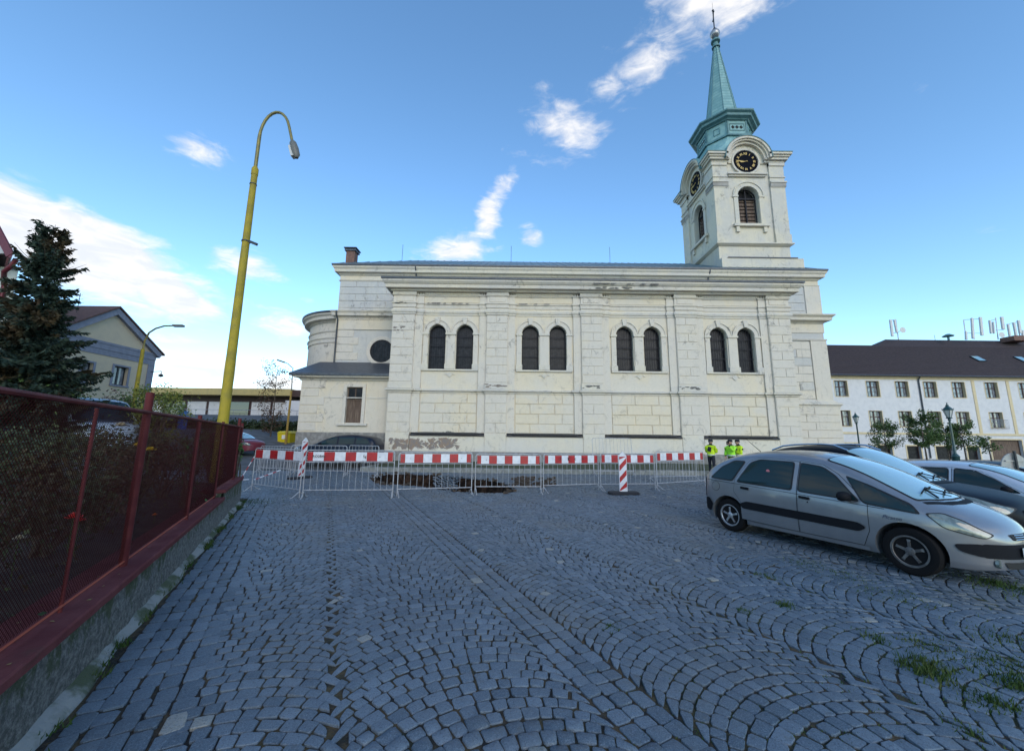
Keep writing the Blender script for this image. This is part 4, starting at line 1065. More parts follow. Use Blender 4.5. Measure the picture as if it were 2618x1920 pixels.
# pale concrete fillet and kerb remains at the foot of the wall
mb = MB(); nu = 110
for i in range(nu+1):
    u = -4+(UE+3.8)*i/nu; wv_ = .09+.05*mnoise.noise(Vector((u*1.3, 0, 0)))
    for (f, z) in ((-.02, .07), (.4, .045), (.8, .02), (1.05, -.03)): mb.v.append(tuple(wp(u, wv_*f+.0, z+.012*mnoise.noise(Vector((u*5, f*3, 1))))))
for i in range(nu):
    for j in range(3): a = i*4+j; mb.f.append((a, a+4, a+5, a+1))
M['fillet'] = mat('pale rough mortar fillet', (.27, .27, .26), .95, (.07, .085, .045), 2.2, nlo=.46, nhi=.6, bump=.9, bscale=30)
mb.build('mortar_fillet', M['fillet'], GW, smooth=60)
sp_ = []
for k in range(260):
    u = random.uniform(-3, 9); v = wp(u, random.uniform(.02, .13)); f = max(0, mnoise.noise(Vector((u*1.7, 3, 3)))+.15)
    sp_.append((v.x, v.y, .0, .035, int(50*f), .05))
blades('moss_and_grass', sp_, M['grass'])

FN = thing('garden_fence', 'dark red wire mesh fence on the red coping of the garden wall', 'fence', tuple(wp(0, -.12, .5)))
NF = -.12
posts = []
for px, py, wd, top in ((298, 1449, .034, 2.10), (487, 1327, .028, 1.98), (573, 1274, .024, 1.95), (88, 1575, .012, 1.88)):
    v = G(px, py, .5); u = (v.x-WP.x)*WD.x+(v.y-WP.y)*WD.y; posts.append((u, wd, top))
print('post u', posts)
RT = 1.90                # rail height
pu = [-2.6, -.4]
for u, wd, top in [(-2.2, .036, 2.1)]+posts+[(8.25, .036, 2.1), (8.85, .03, 2.0)]:
    zb = .64 if u > US else .5
    mb = MB(); mb.tube([wp(u, NF, zb-.02), wp(u, NF, top)], wd, 10); mb.build('post', M['redpaint'], FN, smooth=40)
for (u0, u1) in ((-2.2, 8.85),):
    r_ = MB(); r_.tube([wp(u0, NF+.015, RT), wp(3, NF+.015, RT+.008), wp(u1, NF+.015, RT)], .019, 7); r_.build('top_rail', M['redpaint'], FN, smooth=40)
    r_ = MB(); r_.tube([wp(u0, NF+.01, .545), wp(US, NF+.01, .545)], .008, 6); r_.build('bottom_wire', mat('orange red wire', (.35, .06, .03), .6), FN)
    r_ = MB(); r_.tube([wp(US, NF+.01, .685), wp(u1, NF+.01, .685)], .008, 6); r_.build('bottom_wire', M['redpaint'], FN)
up = sorted([p[0] for p in posts])
edges_ = [-2.2]+up+[8.25, 8.85]
for i in range(len(edges_)-1):
    u0, u1 = edges_[i]+.02, edges_[i+1]-.02; z0, z1 = (.56 if u1 < US+.4 else .69), RT-.01; H_ = z1-z0; st = .029
    if u1-u0 < .1: continue
    mb = MB(); k = u0-H_
    while k < u1:
        for d in (1, -1):
            # diagonal wire with slope 1 clipped to the panel
            if d == 1: a = max(k, u0); b_ = min(k+H_, u1); za, zb = z0+(a-k), z0+(b_-k)
            else: a = max(k, u0); b_ = min(k+H_, u1); za, zb = z1-(a-k), z1-(b_-k)
            if b_-a > .01:
                w_ = .0016; off = .003*d
                pa, pb = wp(a, NF+off, za), wp(b_, NF+off, zb); dz_ = Vector((0, 0, w_)); dn_ = Vector((WN.x, WN.y, 0))*w_
                o_ = len(mb.v); mb.v += [tuple(pa-dz_), tuple(pa+dn_), tuple(pa+dz_), tuple(pa-dn_), tuple(pb-dz_), tuple(pb+dn_), tuple(pb+dz_), tuple(pb-dn_)]
                mb.f += [(o_+j, o_+(j+1) % 4, o_+4+(j+1) % 4, o_+4+j) for j in range(4)]
        k += st
    mb.build('wire_mesh', M['redmesh'], FN, fix=False)

# ================================================================== GARDEN
M['soil'] = mat('dark garden soil', (.022, .017, .012), .95, (.05, .038, .026), 4, bump=1, bscale=15)
mb = MB(); gp = [wp(-6, -.33, .42), wp(9.0, -.33, .46), wp(10.0, -1.5, .5), wp(12, -9, .8), wp(3, -18, .8), wp(-6, -14, .5)]
mb.add([tuple(p) for p in gp]+[(p.x, p.y, -.2) for p in gp], [tuple(range(6))]+[(i, (i+1) % 6, (i+1) % 6+6, i+6) for i in range(6)])
mb.build('garden_soil', M['soil'], None, kind='structure')
def leafmat(name, c1, c2, c3=None):
    m = bpy.data.materials.new(name); m.use_nodes = True; t = NT(m.node_tree); b = t.n['Principled BSDF']
    tc = t.new('ShaderNodeTexCoord'); geo = t.new('ShaderNodeNewGeometry')
    c = t.mix(geo.outputs['Random Per Island'], c1, c2)
    if c3: c = t.mix(t.ramp(t.noise(tc.outputs['Object'], 1.2, 4), .5, .62), c, c3)
    t.l.new(c, b.inputs['Base Color']); b.inputs['Roughness'].default_value = .65; b.inputs['Specular IOR Level'].default_value = .3
    return m
M['leafdark'] = leafmat('dark rose leaves', (.018, .032, .014), (.05, .075, .03))
M['leafdry'] = leafmat('brownish garden leaves', (.03, .035, .016), (.085, .075, .035), (.06, .035, .02))
M['leafmid'] = leafmat('green leaves', (.04, .085, .02), (.09, .14, .04), (.03, .06, .02))
M['leafyel'] = leafmat('yellow green leaves', (.10, .14, .03), (.2, .2, .04), (.07, .11, .03))
M['leafgar'] = leafmat('shiny climbing leaves', (.025, .07, .025), (.06, .13, .05))
M['leafred'] = leafmat('dark red leaves', (.06, .015, .02), (.11, .03, .03))
M['bark'] = mat('brown bark', (.06, .045, .032), .9, (.11, .09, .07), 8, bump=.6, bscale=25)
def leaves(n, fn, size, flat=.5):
    """n small folded leaves at points fn() -> (pos, outward)"""
    V = []; F = []
    for _ in range(n):
        p, od = fn(); s = size*random.uniform(.6, 1.3)
        d = (od*flat+Vector((random.gauss(0, 1), random.gauss(0, 1), random.gauss(0, .8)))*.7).normalized()
        u = d.cross(Vector((random.gauss(0, 1), random.gauss(0, 1), random.gauss(0, 1)))).normalized(); w_ = d.cross(u)
        o = len(V); V += [tuple(p), tuple(p+u*s*.5+w_*s*.28+d*s*.1), tuple(p+u*s), tuple(p+u*s*.5-w_*s*.28+d*s*.1)]; F.append((o, o+1, o+2, o+3))
    return V, F
def bush(name, label, cat, c, rad, hgt, n, size, m, group=None, clumps=9, stems=7, loose=.9):
    c = Vector(c); root = thing(name, label, cat, tuple(c), 0, group)
    st = MB(); cl = []
    for k in range(clumps):
        a = random.random()*6.28; r_ = rad*math.sqrt(random.random())*.75; z = hgt*random.uniform(.3, .92)
        p = c+Vector((r_*math.cos(a), r_*math.sin(a), z)); cl.append((p, min(rad, hgt)*random.uniform(.22, .42)))
    for k in range(stems):
        p, r_ = cl[k % len(cl)]; q = c+Vector((random.uniform(-.08, .08), random.uniform(-.08, .08), 0))
        mid = (p+q)/2+Vector((random.uniform(-.06, .06), random.uniform(-.06, .06), .05)); st.tube([q, mid, p], [.02*hgt, .013*hgt, .004], 5)
    st.build('stem', M['bark'], root)
    def fn():
        if random.random() < .25: return c+Vector((random.gauss(0, rad*.45), random.gauss(0, rad*.45), hgt*random.uniform(.05, .95))), Vector((0, 0, 1))
        p, r_ = random.choice(cl); d = Vector((random.gauss(0, 1), random.gauss(0, 1), random.gauss(0, 1))).normalized()
        return p+d*r_*(random.random()**.4)*loose*random.uniform(.8, 1.25), d
    V, F = leaves(n, fn, size); o = link('foliage', np_mesh('foliage', [(p[0]-c.x, p[1]-c.y, p[2]-c.z) for p in V], F), m, root)
    return root
def flower(c, r_, m, label, root_loc=None):
    c = Vector(c); rt = thing('rose', label, 'flower', tuple(c))
    mb = MB()
    for ring, (n, rr, h) in enumerate(((6, 1.0, .1), (5, .7, .35), (4, .4, .55))):
        for k in range(n):
            a = 6.28*k/n+ring*.5; d = Vector((math.cos(a), math.sin(a), 0)); s = Vector((-d.y, d.x, 0))
            mb.add([c+d*r_*.12, c+d*r_*rr*.8+s*r_*.4+Vector((0, 0, r_*h)), c+d*r_*rr+Vector((0, 0, r_*(h+.25))), c+d*r_*rr*.8-s*r_*.4+Vector((0, 0, r_*h))], [(0, 1, 2, 3)])
    mb.build('petals', m, rt, fix=False)
    MB().tube([c-Vector((0, 0, .28)), c], .004, 4).build('stem', M['leafmid'], rt)
BUS = [(-.6, -.75, .5, 1.15, 'leafmid', 2600, 'green rose bush behind the near end of the mesh fence'), (.5, -.9, .55, 1.25, 'leafdark', 3400, 'dark leafy bush left of the thick leaning fence post'),
       (1.45, -1.0, .55, 1.2, 'leafdry', 3200, 'brownish thicket behind the thick fence post'), (2.6, -1.0, .6, 1.3, 'leafdark', 3200, 'dark bush with yellow roses behind the second fence panel'),
       (3.9, -1.1, .65, 1.3, 'leafdry', 3200, 'dry brown rose bush in the middle of the garden bed'), (5.2, -1.1, .65, 1.25, 'leafdry', 2600, 'dark brown shrub towards the far end of the garden bed'), (6.7, -1.1, .7, 1.3, 'leafdark', 2400, 'dark shrub at the far corner of the garden')]
for (u, n, rd, h, m, cnt, lb) in BUS: bush('rose_bush', lb, 'bush', wp(u, n, .42), rd, h, cnt, .05, M[m], 'bushes in the garden bed', 12, 9)
for (u, n, rd, h, m, cnt, lb) in [(.2, -2.3, .9, 1.3, 'leafdark', 3000, 'wide dark bush in the second row behind the near fence panel'), (2.4, -2.5, 1.0, 1.35, 'leafdry', 3000, 'brown tangled bush in the second row of the garden'), (4.6, -2.6, 1.0, 1.35, 'leafdark', 3000, 'dark bush in the second row near the far garden end'), (7.2, -2.4, 1.0, 1.3, 'leafdark', 2600, 'dark bush in the far back corner of the garden')]:
    bush('garden_bush', lb, 'bush', wp(u, n, .45), rd, h, cnt, .06, M[m], 'bushes in the garden bed', 12, 8)
bush('climbing_plant', 'glossy green climbing plant growing on the mesh between the second and third fence posts', 'climbing plant', wp(5.05, -.36, .5), .22, 1.25, 900, .05, M['leafgar'], None, 9, 6)
bush('climbing_vine', 'sparse leafy vine hanging over the far end of the fence', 'climbing plant', wp(8.7, -.1, .6), .15, 1.25, 260, .06, M['leafmid'], None, 6, 4)
Y_ = mat('yellow petals', (.75, .5, .03), .5); O_ = mat('orange petals', (.8, .2, .03), .5); Rd_ = mat('coral red petals', (.7, .05, .04), .5); Pk = mat('pale petals', (.55, .45, .3), .5)
def pxu(px, py, back):
    """point behind the fence plane seen at a pixel of the photograph"""
    x, q = ray(px, py)   # plane: n = back
    k = (back+WP.x*WN.x+WP.y*WN.y)/(x*WN.x+WN.y); return Vector((x*k, k, EYE+q*k))
flower(pxu(355, 1140, -.45), .055, Y_, 'yellow rose just left of the thick fence post'); flower(pxu(384, 1152, -.4), .06, Y_, 'yellow rose just right of the thick fence post')
flower(pxu(310, 1090, -.6), .06, Pk, 'pale yellow rose high up left of the thick post'); flower(pxu(396, 1317, -.5), .035, O_, 'small orange rose low in the second panel')
flower(pxu(188, 1325, -.45), .06, Rd_, 'coral red rose low in the near panel'); flower(pxu(203, 1332, -.42), .04, Rd_, 'smaller coral rose bud beside the red rose'); flower(pxu(48, 1378, -.5), .035, Pk, 'faded pink rose at the left picture edge')
# fallen leaves and gravel on the coping
M['litter'] = mat('fallen leaf', (.3, .24, .08), .8)
V = []; F = []
for k in range(60):
    u = random.uniform(-2.5, 8); p = wp(u, random.uniform(-.3, 0), .505 if u < US else .645); a = random.random()*3; s = random.uniform(.008, .02)
    o = len(V); V += [(p.x+s*math.cos(a+b_), p.y+s*math.sin(a+b_)*.7, p.z+.002*j) for j, b_ in enumerate((0, 1.6, 3.1, 4.7))]; F.append((o, o+1, o+2, o+3))
link('leaf_litter', np_mesh('leaf_litter', V, F), M['litter'], None, kind='stuff')

# ---- spruce
def spruce(name, label, base, H, Rb, seed=3, nlev=64):
    random.seed(seed); base = Vector(base); root = thing(name, label, 'tree', tuple(base))
    tr = MB().tube([base, base+Vector((.05, 0, H*.5)), base+Vector((0, 0, H))], [H*.022, H*.013, .01], 9); tr.build('trunk', M['bark'], root, smooth=50)
    lim = MB(); V = []; F = []
    for l in range(nlev):
        f = l/(nlev-1); z = .35+(H-.35)*f**.92; rr = Rb*((1-f)**.9 if f < .62 else (1-.62)**.9*(1-(f-.62)*1.75))*(.8+.35*random.random())+.05; nb = int(12-5*f)
        for k in range(nb):
            a = random.random()*6.28; L = rr*random.uniform(.55, 1.15)*(1.25 if random.random() < .1 else 1); dr = random.uniform(-.55, .05) if f < .75 else random.uniform(.1, .6)
            d = Vector((math.cos(a), math.sin(a), 0)); p0 = base+Vector((0, 0, z)); pts = [p0+d*L*q+Vector((0, 0, L*(dr*q+.28*q*q*(1 if f < .8 else 1.5)))) for q in (0, .35, .7, 1)]
            lim.tube(pts, [.02*(1-f)+.006, .012, .007, .003], 4, caps=False)
            s_ = Vector((-d.y, d.x, 0)); nt = int(8+L*24)
            for j in range(nt):
                q = (.12+.88*random.random()**.8); c = p0+d*L*q+Vector((0, 0, L*(dr*q+.28*q*q)))
                for sg in (-1, 1):
                    tl = (.13+.22*(1-q)*min(L, 1.6))*random.uniform(.7, 1.3)
                    dv = (d*random.uniform(.4, 1)+s_*sg*random.uniform(.4, 1.1)+Vector((0, 0, random.uniform(-.9, .45)))).normalized()
                    e = c+dv*tl; up = Vector((0, 0, 1)); sd_ = dv.cross(up).normalized()*random.uniform(.018, .032); v2 = sd_.cross(dv).normalized()*sd_.length
                    o = len(V); V += [tuple(c), tuple(c+dv*tl*.45+sd_), tuple(e), tuple(c+dv*tl*.45-sd_), tuple(c+dv*tl*.45+v2), tuple(c+dv*tl*.45-v2)]
                    F += [(o, o+1, o+2, o+3), (o, o+4, o+2, o+5)]
    lim.build('limb', M['bark'], root, fix=False)
    me = np_mesh('needles', [(p[0]-base.x, p[1]-base.y, p[2]-base.z) for p in V], F); link('needles', me, M['needle'], root); print('spruce faces', len(F))
    return root
M['needle'] = leafmat('spruce needles', (.022, .045, .036), (.06, .09, .065), (.09, .065, .035))
spruce('spruce_tree', 'tall dark blue green spruce with brownish tips behind the red fence', (-15.3, 12.0, .6), 7.6, 2.05)
random.seed(5)
def broadleaf(name, label, base, H, cr, n, size, m, group=None, trunk=.05, narrow=1.0, bare=.35, branches=26, cat='tree', mul=1.0):
    base = Vector(base); root = thing(name, label, cat, tuple(base), 0, group); tr = MB(); top = base+Vector((random.uniform(-.1, .1), 0, H))
    tr.tube([base, base.lerp(top, .4)+Vector((.04, .03, 0)), base.lerp(top, .75), top], [trunk, trunk*.75, trunk*.4, .008], 8); tr.build('trunk', M['bark'], root, smooth=50)
    br = MB(); tips = []
    for k in range(branches):
        f = bare+(1-bare)*random.random(); p = base.lerp(top, f); a = random.random()*6.28; L = cr*(1.1-abs(f-.62)*1.1)*random.uniform(.55, 1.15)*narrow
        d = Vector((math.cos(a), math.sin(a), random.uniform(.25, .9))).normalized(); q = p+d*L; mid = (p+q)/2+Vector((0, 0, -.05*L)); br.tube([p, mid, q], [trunk*.35, trunk*.2, .005], 5, caps=False)
        for s in (.45, .7, .9, 1.0): tips.append((p.lerp(q, s), L*.26))
    br.build('limb', M['bark'], root, fix=False)
    def fn():
        p, r_ = random.choice(tips); d = Vector((random.gauss(0, 1), random.gauss(0, 1), random.gauss(0, 1))).normalized(); return p+d*(r_*random.random()**.5+.03)*mul, d
    V, F = leaves(n, fn, size); link('foliage', np_mesh('foliage', [(p[0]-base.x, p[1]-base.y, p[2]-base.z) for p in V], F), m, root); return root
# ================================================================== CARS
M['tyre'] = mat('tyre rubber', (.009, .009, .010), .9, spec=.12, bump=.2, bscale=60)
M['rim'] = mat('alloy rim', (.42, .43, .45), .35, (.3, .3, .31), 9, metal=.7)
M['rimdirty'] = mat('brake dusted rim', (.10, .095, .095), .5, (.17, .165, .16), 9, metal=.5)
M['silver'] = mat('silver car paint', (.215, .222, .24), .31, (.245, .252, .27), 1.5, metal=.55, coat=.8)
M['navy'] = mat('dark navy car paint', (.003, .004, .008), .42, spec=.14)
M['white'] = mat('white car paint', (.42, .46, .52), .35, metal=.3, coat=.6)
M['redcar'] = mat('dark red car paint', (.15, .02, .035), .4, coat=.2)
M['bluecar'] = mat('dark blue car paint', (.004, .010, .024), .35, spec=.25)
M['vanpaint'] = mat('pale blue white van paint', (.42, .47, .55), .4, coat=.5)
M['plastic'] = mat('black car plastic', (.007, .008, .011), .7, spec=.15)
M['seal'] = mat('rubber seal', (.006, .006, .007), .6)
M['carglass'] = mat('tinted side glass', (.008, .024, .027), .05, spec=.4)
M['screen'] = mat('windscreen glass', (.22, .36, .40), .05, spec=1.0, coat=.8)  # pale cyan base carries the sky reflection in the glass
M['lamp'] = mat('headlight lens', (.15, .18, .17), .12, (.09, .11, .10), 12, coat=1.0)
M['taillamp'] = mat('red lamp lens', (.42, .012, .012), .15, coat=1.0)
M['chrome'] = mat('chrome', (.7, .7, .72), .15, metal=1.0)
M['plate'] = mat('number plate', (.70, .70, .68), .4)
M['ink'] = mat('black lettering', (.01, .01, .012), .6)

def interp(P, x):
    if x <= P[0][0]: return P[0][1]
    for i in range(len(P)-1):
        if x <= P[i+1][0]:
            # monotone smooth interpolation (Catmull-Rom)
            p0 = P[max(0, i-1)]; p1 = P[i]; p2 = P[i+1]; p3 = P[min(len(P)-1, i+2)]
            h = p2[0]-p1[0]; s = (x-p1[0])/h
            m1 = (p2[1]-p0[1])/(p2[0]-p0[0])*h if p2[0] != p0[0] else 0; m2 = (p3[1]-p1[1])/(p3[0]-p1[0])*h if p3[0] != p1[0] else 0
            return (2*s**3-3*s*s+1)*p1[1]+(s**3-2*s*s+s)*m1+(-2*s**3+3*s*s)*p2[1]+(s**3-s*s)*m2
    return P[-1][1]
class Car:
    def __init__(s, L, W, top, belt, axles, wr=.315, zb=.20, tumble=.40, xr=.35, xf=.8, nr=3.2, nf=2.5, crown=.19, bn=2.4):
        s.L, s.W, s.top, s.belt, s.ax, s.wr, s.zb, s.tumble, s.xr, s.xf, s.nr, s.nf, s.crown, s.bn = L, W/2, top, belt, axles, wr, zb, tumble, xr, xf, nr, nf, crown, bn
    def zt(s, x): return interp(s.top, x)
    def zbt(s, x):
        f = max(0, (x-(s.L-.45))/.45); r = max(0, (.4-x)/.4); return s.zb+.06*f*f+.10*r*r
    def Wx(s, x):
        if x < s.xr: q = (s.xr-x)/s.xr; return s.W*(.955+.045*(1-q))*max(0, 1-q**s.nr)**(1/s.nr)
        if x > s.L-s.xf: q = (x-(s.L-s.xf))/s.xf; return s.W*max(0, 1-min(1, q)**s.nf)**(1/s.nf)
        return s.W
    def ws(s, x, z):
        W = s.Wx(x); bz = interp(s.belt, x)
        if z < bz:
            lo = max(0, (.45-z)/.45); r = W*(1-.07*lo**1.6)-.035*max(0, (z-.62)/(max(.1, bz-.62)))**2*W
        else:
            r = W*.965-s.tumble*((z-bz))**1.12
        return max(0.0, r)
    def w(s, x, z):
        zt = s.zt(x); zs = zt-min(s.crown, (zt-s.zbt(x))*.5)
        if z <= zs: return s.ws(x, z)
        q = min(1, (z-zs)/(zt-zs)); n = s.bn; return s.ws(x, zs)*max(0, 1-q**n)**(1/n)
    def topz(s, x, y):
        zt = s.zt(x); zs = zt-min(s.crown, (zt-s.zbt(x))*.5); W = s.ws(x, zs); n = s.bn
        q = min(1, abs(y)/max(W, 1e-4)); return zs+(zt-zs)*max(0, 1-q**n)**(1/n)
    def fx(s, y, z, front=True):
        lo, hi = (s.L-s.xf*1.2, s.L) if front else (s.xr*1.5, 0.0)
        for _ in range(28):
            m = (lo+hi)/2
            if s.w(m, z) > abs(y) and z < s.zt(m): lo = m
            else: hi = m
        return lo
    def body(s):
        xs = [0.0]; L = s.L
        xs = sorted(set([round(s.xr*(1-math.cos(q*math.pi/20)), 4) for q in range(11)]+[round(s.xr+(L-s.xf-s.xr)*q/56, 4) for q in range(57)]+[round(L-s.xf+s.xf*math.sin(q*math.pi/28), 4) for q in range(15)]))
        mb = MB(); ns = None
        for x in xs:
            zt, zb = s.zt(x), s.zbt(x); zs = zt-min(s.crown, (zt-zb)*.5); sec = [(0, zb), (s.ws(x, zb)*.6, zb), (s.ws(x, zb)*.97, zb)]
            for k in range(1, 15): z = zb+.02+(zs-zb-.02)*k/14; sec.append((s.ws(x, z), z))
            for k in range(1, 9):
                ph = math.pi/2*k/8; n = s.bn; sec.append((s.ws(x, zs)*math.cos(ph)**(2/n) if k < 8 else 0, zs+(zt-zs)*math.sin(ph)**(2/n)))
            ns = len(sec); ring = sec+[(-a, b) for a, b in sec[-2:0:-1]]; mb.v += [(x, a, b) for a, b in ring]
        m = len(ring)
        for i in range(len(xs)-1):
            for k in range(m): mb.f.append((i*m+k, i*m+(k+1) % m, (i+1)*m+(k+1) % m, (i+1)*m+k))
        mb.f.append(tuple(range(m-1, -1, -1))); mb.f.append(tuple((len(xs)-1)*m+k for k in range(m)))
        me = bpy.data.meshes.new('body'); me.from_pydata(mb.v, [], mb.f)
        bm = bmesh.new(); bm.from_mesh(me); bmesh.ops.remove_doubles(bm, verts=bm.verts, dist=.0008); bmesh.ops.recalc_face_normals(bm, faces=bm.faces); bm.to_mesh(me); bm.free()
        cs = []
        for ax in s.ax:
            for sg in (-1, 1):
                cs.append(MB().lathe([(s.wr+.055, sg*(s.W-.33)), (s.wr+.055, sg*(s.W+.3))], (ax, 0, s.wr+.01), 36, 'y'))
        return cut(me, cs)
    def side(s, poly, off, side, xs_=.05, zs_=.06, front=False, fmap=None):
        """polygon in (x, z) laid on the flank, proud of it by off"""
        bm = bmesh.new(); vs = [bm.verts.new((p[0], 0, p[1])) for p in poly]; bm.faces.new(vs)
        x0, x1 = min(p[0] for p in poly), max(p[0] for p in poly); z0, z1 = min(p[1] for p in poly), max(p[1] for p in poly)
        q = x0+xs_
        while q < x1-.005: bmesh.ops.bisect_plane(bm, geom=bm.verts[:]+bm.edges[:]+bm.faces[:], plane_co=(q, 0, 0), plane_no=(1, 0, 0)); q += xs_
        q = z0+zs_
        while q < z1-.005: bmesh.ops.bisect_plane(bm, geom=bm.verts[:]+bm.edges[:]+bm.faces[:], plane_co=(0, 0, q), plane_no=(0, 0, 1)); q += zs_
        for v in bm.verts:
            x, z = v.co.x, v.co.z; e = .01; w0 = s.w(x, z)
            gx_ = (s.w(x+e, z)-s.w(x-e, z))/(2*e); gz_ = (s.w(x, z+e)-s.w(x, z-e))/(2*e); gx_ = max(-4, min(4, gx_)); gz_ = max(-4, min(4, gz_))
            n = Vector((-gx_, 1, -gz_)).normalized(); p = Vector((x, w0, z))+n*off; v.co = (p.x, p.y*side, p.z)
        bmesh.ops.recalc_face_normals(bm, faces=bm.faces)
        tot = sum((f.normal.y*side for f in bm.faces))
        if tot < 0: bmesh.ops.reverse_faces(bm, faces=bm.faces)
        me = bpy.data.meshes.new('p'); bm.to_mesh(me); bm.free(); return me
    def topp(s, poly, off, st=.06):
        bm = bmesh.new(); vs = [bm.verts.new((p[0], p[1], 0)) for p in poly]; bm.faces.new(vs)
        for ax, no in ((0, (1, 0, 0)), (1, (0, 1, 0))):
            a, b = min(p[ax] for p in poly), max(p[ax] for p in poly); q = a+st
            while q < b-.005:
                co = [0, 0, 0]; co[ax] = q; bmesh.ops.bisect_plane(bm, geom=bm.verts[:]+bm.edges[:]+bm.faces[:], plane_co=co, plane_no=no); q += st
        for v in bm.verts:
            x, y = v.co.x, v.co.y; e = .01; z = s.topz(x, y); gx_ = (s.topz(x+e, y)-s.topz(x-e, y))/(2*e); gy_ = (s.topz(x, y+e)-s.topz(x, y-e))/(2*e); gy_ = max(-3, min(3, gy_))
            v.co = Vector((x, y, z))+Vector((-gx_, -gy_, 1)).normalized()*off
        bmesh.ops.recalc_face_normals(bm, faces=bm.faces)
        if sum(f.normal.z for f in bm.faces) < 0: bmesh.ops.reverse_faces(bm, faces=bm.faces)
        me = bpy.data.meshes.new('p'); bm.to_mesh(me); bm.free(); return me
    def endp(s, poly, off, front=True, st=.05):
        """polygon in (y, z) laid on the nose or tail"""
        bm = bmesh.new(); vs = [bm.verts.new((0, p[0], p[1])) for p in poly]; bm.faces.new(vs)
        for ax, no in ((1, (0, 1, 0)), (2, (0, 0, 1))):
            a, b = min(p[ax-1] for p in poly), max(p[ax-1] for p in poly); q = a+st
            while q < b-.004:
                co = [0, 0, 0]; co[ax] = q; bmesh.ops.bisect_plane(bm, geom=bm.verts[:]+bm.edges[:]+bm.faces[:], plane_co=co, plane_no=no); q += st
        for v in bm.verts: v.co.x = s.fx(v.co.y, v.co.z, front)+(off if front else -off)
        bmesh.ops.recalc_face_normals(bm, faces=bm.faces)
        if sum(f.normal.x for f in bm.faces)*(1 if front else -1) < 0: bmesh.ops.reverse_faces(bm, faces=bm.faces)
        me = bpy.data.meshes.new('p'); bm.to_mesh(me); bm.free(); return me
def rounded(poly, r=.05, n=4):
    """round the corners of a polygon"""
    out = []; m = len(poly)
    for i in range(m):
        p = Vector(poly[i]); a = Vector(poly[i-1])-p; b = Vector(poly[(i+1) % m])-p; q = min(r, a.length*.45, b.length*.45); A_ = p+a.normalized()*q; B_ = p+b.normalized()*q
        for k in range(n+1):
            u = k/n; v = A_*(1-u)**2+p*2*u*(1-u)+B_*u*u; out.append((v.x, v.y))
    return out
def grow(poly, g):
    c = sum((Vector(p) for p in poly), Vector((0, 0)))/len(poly); n = len(poly); out = []
    ar = sum(poly[i][0]*poly[(i+1) % n][1]-poly[(i+1) % n][0]*poly[i][1] for i in range(n)); sg = 1 if ar > 0 else -1
    for i in range(n):
        a, p, b = Vector(poly[i-1]), Vector(poly[i]), Vector(poly[(i+1) % n]); d1 = (p-a).normalized(); d2 = (b-p).normalized()
        n1 = Vector((d1.y, -d1.x))*sg; n2 = Vector((d2.y, -d2.x))*sg; q = (n1+n2)/max(.35, 1+n1.dot(n2)); out.append(tuple(p+q*g))
    return out
def wheel(root, x, y, r, sgn, rimmat, spokes=5, width=.2, style=0):
    wh = MB(); w2 = width/2
    pr = [(r*.66, -w2*.9), (r*.80, -w2), (r*.95, -w2*.9), (r, -w2*.6), (r, w2*.6), (r*.95, w2*.9), (r*.80, w2), (r*.66, w2*.9)]
    tyr = wh.lathe([(r*.60, -w2*.8)]+pr+[(r*.60, w2*.8)], (x, y, r), 40, 'y').build('wheel', M['tyre'], root, smooth=40, local=True)
    yo = y+sgn*w2
    rm = MB(); arch_n = 36
    for (r0, r1, d0, d1) in ((r*.60, r*.665, -.005, -.03), (r*.55, r*.60, -.03, -.012)):
        o = len(rm.v)
        for k in range(arch_n):
            a = 2*math.pi*k/arch_n; rm.v += [(x+r0*math.cos(a), yo+sgn*d0, r+r0*math.sin(a)), (x+r1*math.cos(a), yo+sgn*(d1 if d1 > d0 else d0), r+r1*math.sin(a)), (x+r0*.97*math.cos(a), yo-sgn*.12, r+r0*.97*math.sin(a))]
        for k in range(arch_n):
            l = (k+1) % arch_n; rm.f += [(o+k*3, o+l*3, o+l*3+1, o+k*3+1), (o+k*3, o+l*3, o+l*3+2, o+k*3+2)]
    for k in range(spokes):
        a = 2*math.pi*(k+.25)/spokes; d = Vector((math.cos(a), 0, math.sin(a))); t_ = Vector((-d.z, 0, d.x)); c = Vector((x, yo, r)); n_ = Vector((0, sgn, 0))
        w0, w1 = r*.085, r*.15
        for (ra, rb_, wa, wb) in ((r*.12, r*.40, w0*1.2, w0*.95), (r*.40, r*.61, w0*.95, w1)):
            vs = []
            for (rr_, ww, yy_) in ((ra, wa, -.018 if ra < .2*r else -.012), (rb_, wb, -.012 if rb_ < .5*r else -.03)):
                vs += [c+d*rr_-t_*ww+n_*(yy_-.035), c+d*rr_-t_*ww*.6+n_*yy_, c+d*rr_+t_*ww*.6+n_*yy_, c+d*rr_+t_*ww+n_*(yy_-.035)]
            rm.add([tuple(v) for v in vs], [(0, 1, 5, 4), (1, 2, 6, 5), (2, 3, 7, 6)])
    rm.lathe([(r*.19, -.05*sgn), (r*.18, -.018*sgn), (r*.13, -.008*sgn), (.0, -.006*sgn)], (x, yo, r), 20, 'y')
    for k in range(4):
        a = 2*math.pi*(k+.5)/4; rm.lathe([(.009, 0), (.009, .006*sgn)], (x+r*.13*math.cos(a), yo-.01*sgn, r+r*.13*math.sin(a)), 6, 'y')
    rm.build('rim', rimmat, tyr, smooth=35, local=True)
    MB().lathe([(r*.58, -.02), (r*.58, .02)], (x, yo-sgn*.11, r), 24, 'y').build('brake_disc', M['seal'], tyr, local=True)
def put(root, name, me, m, parent=None, smooth=45, label=None):
    return link(name, me, m, parent or root, smooth, label)
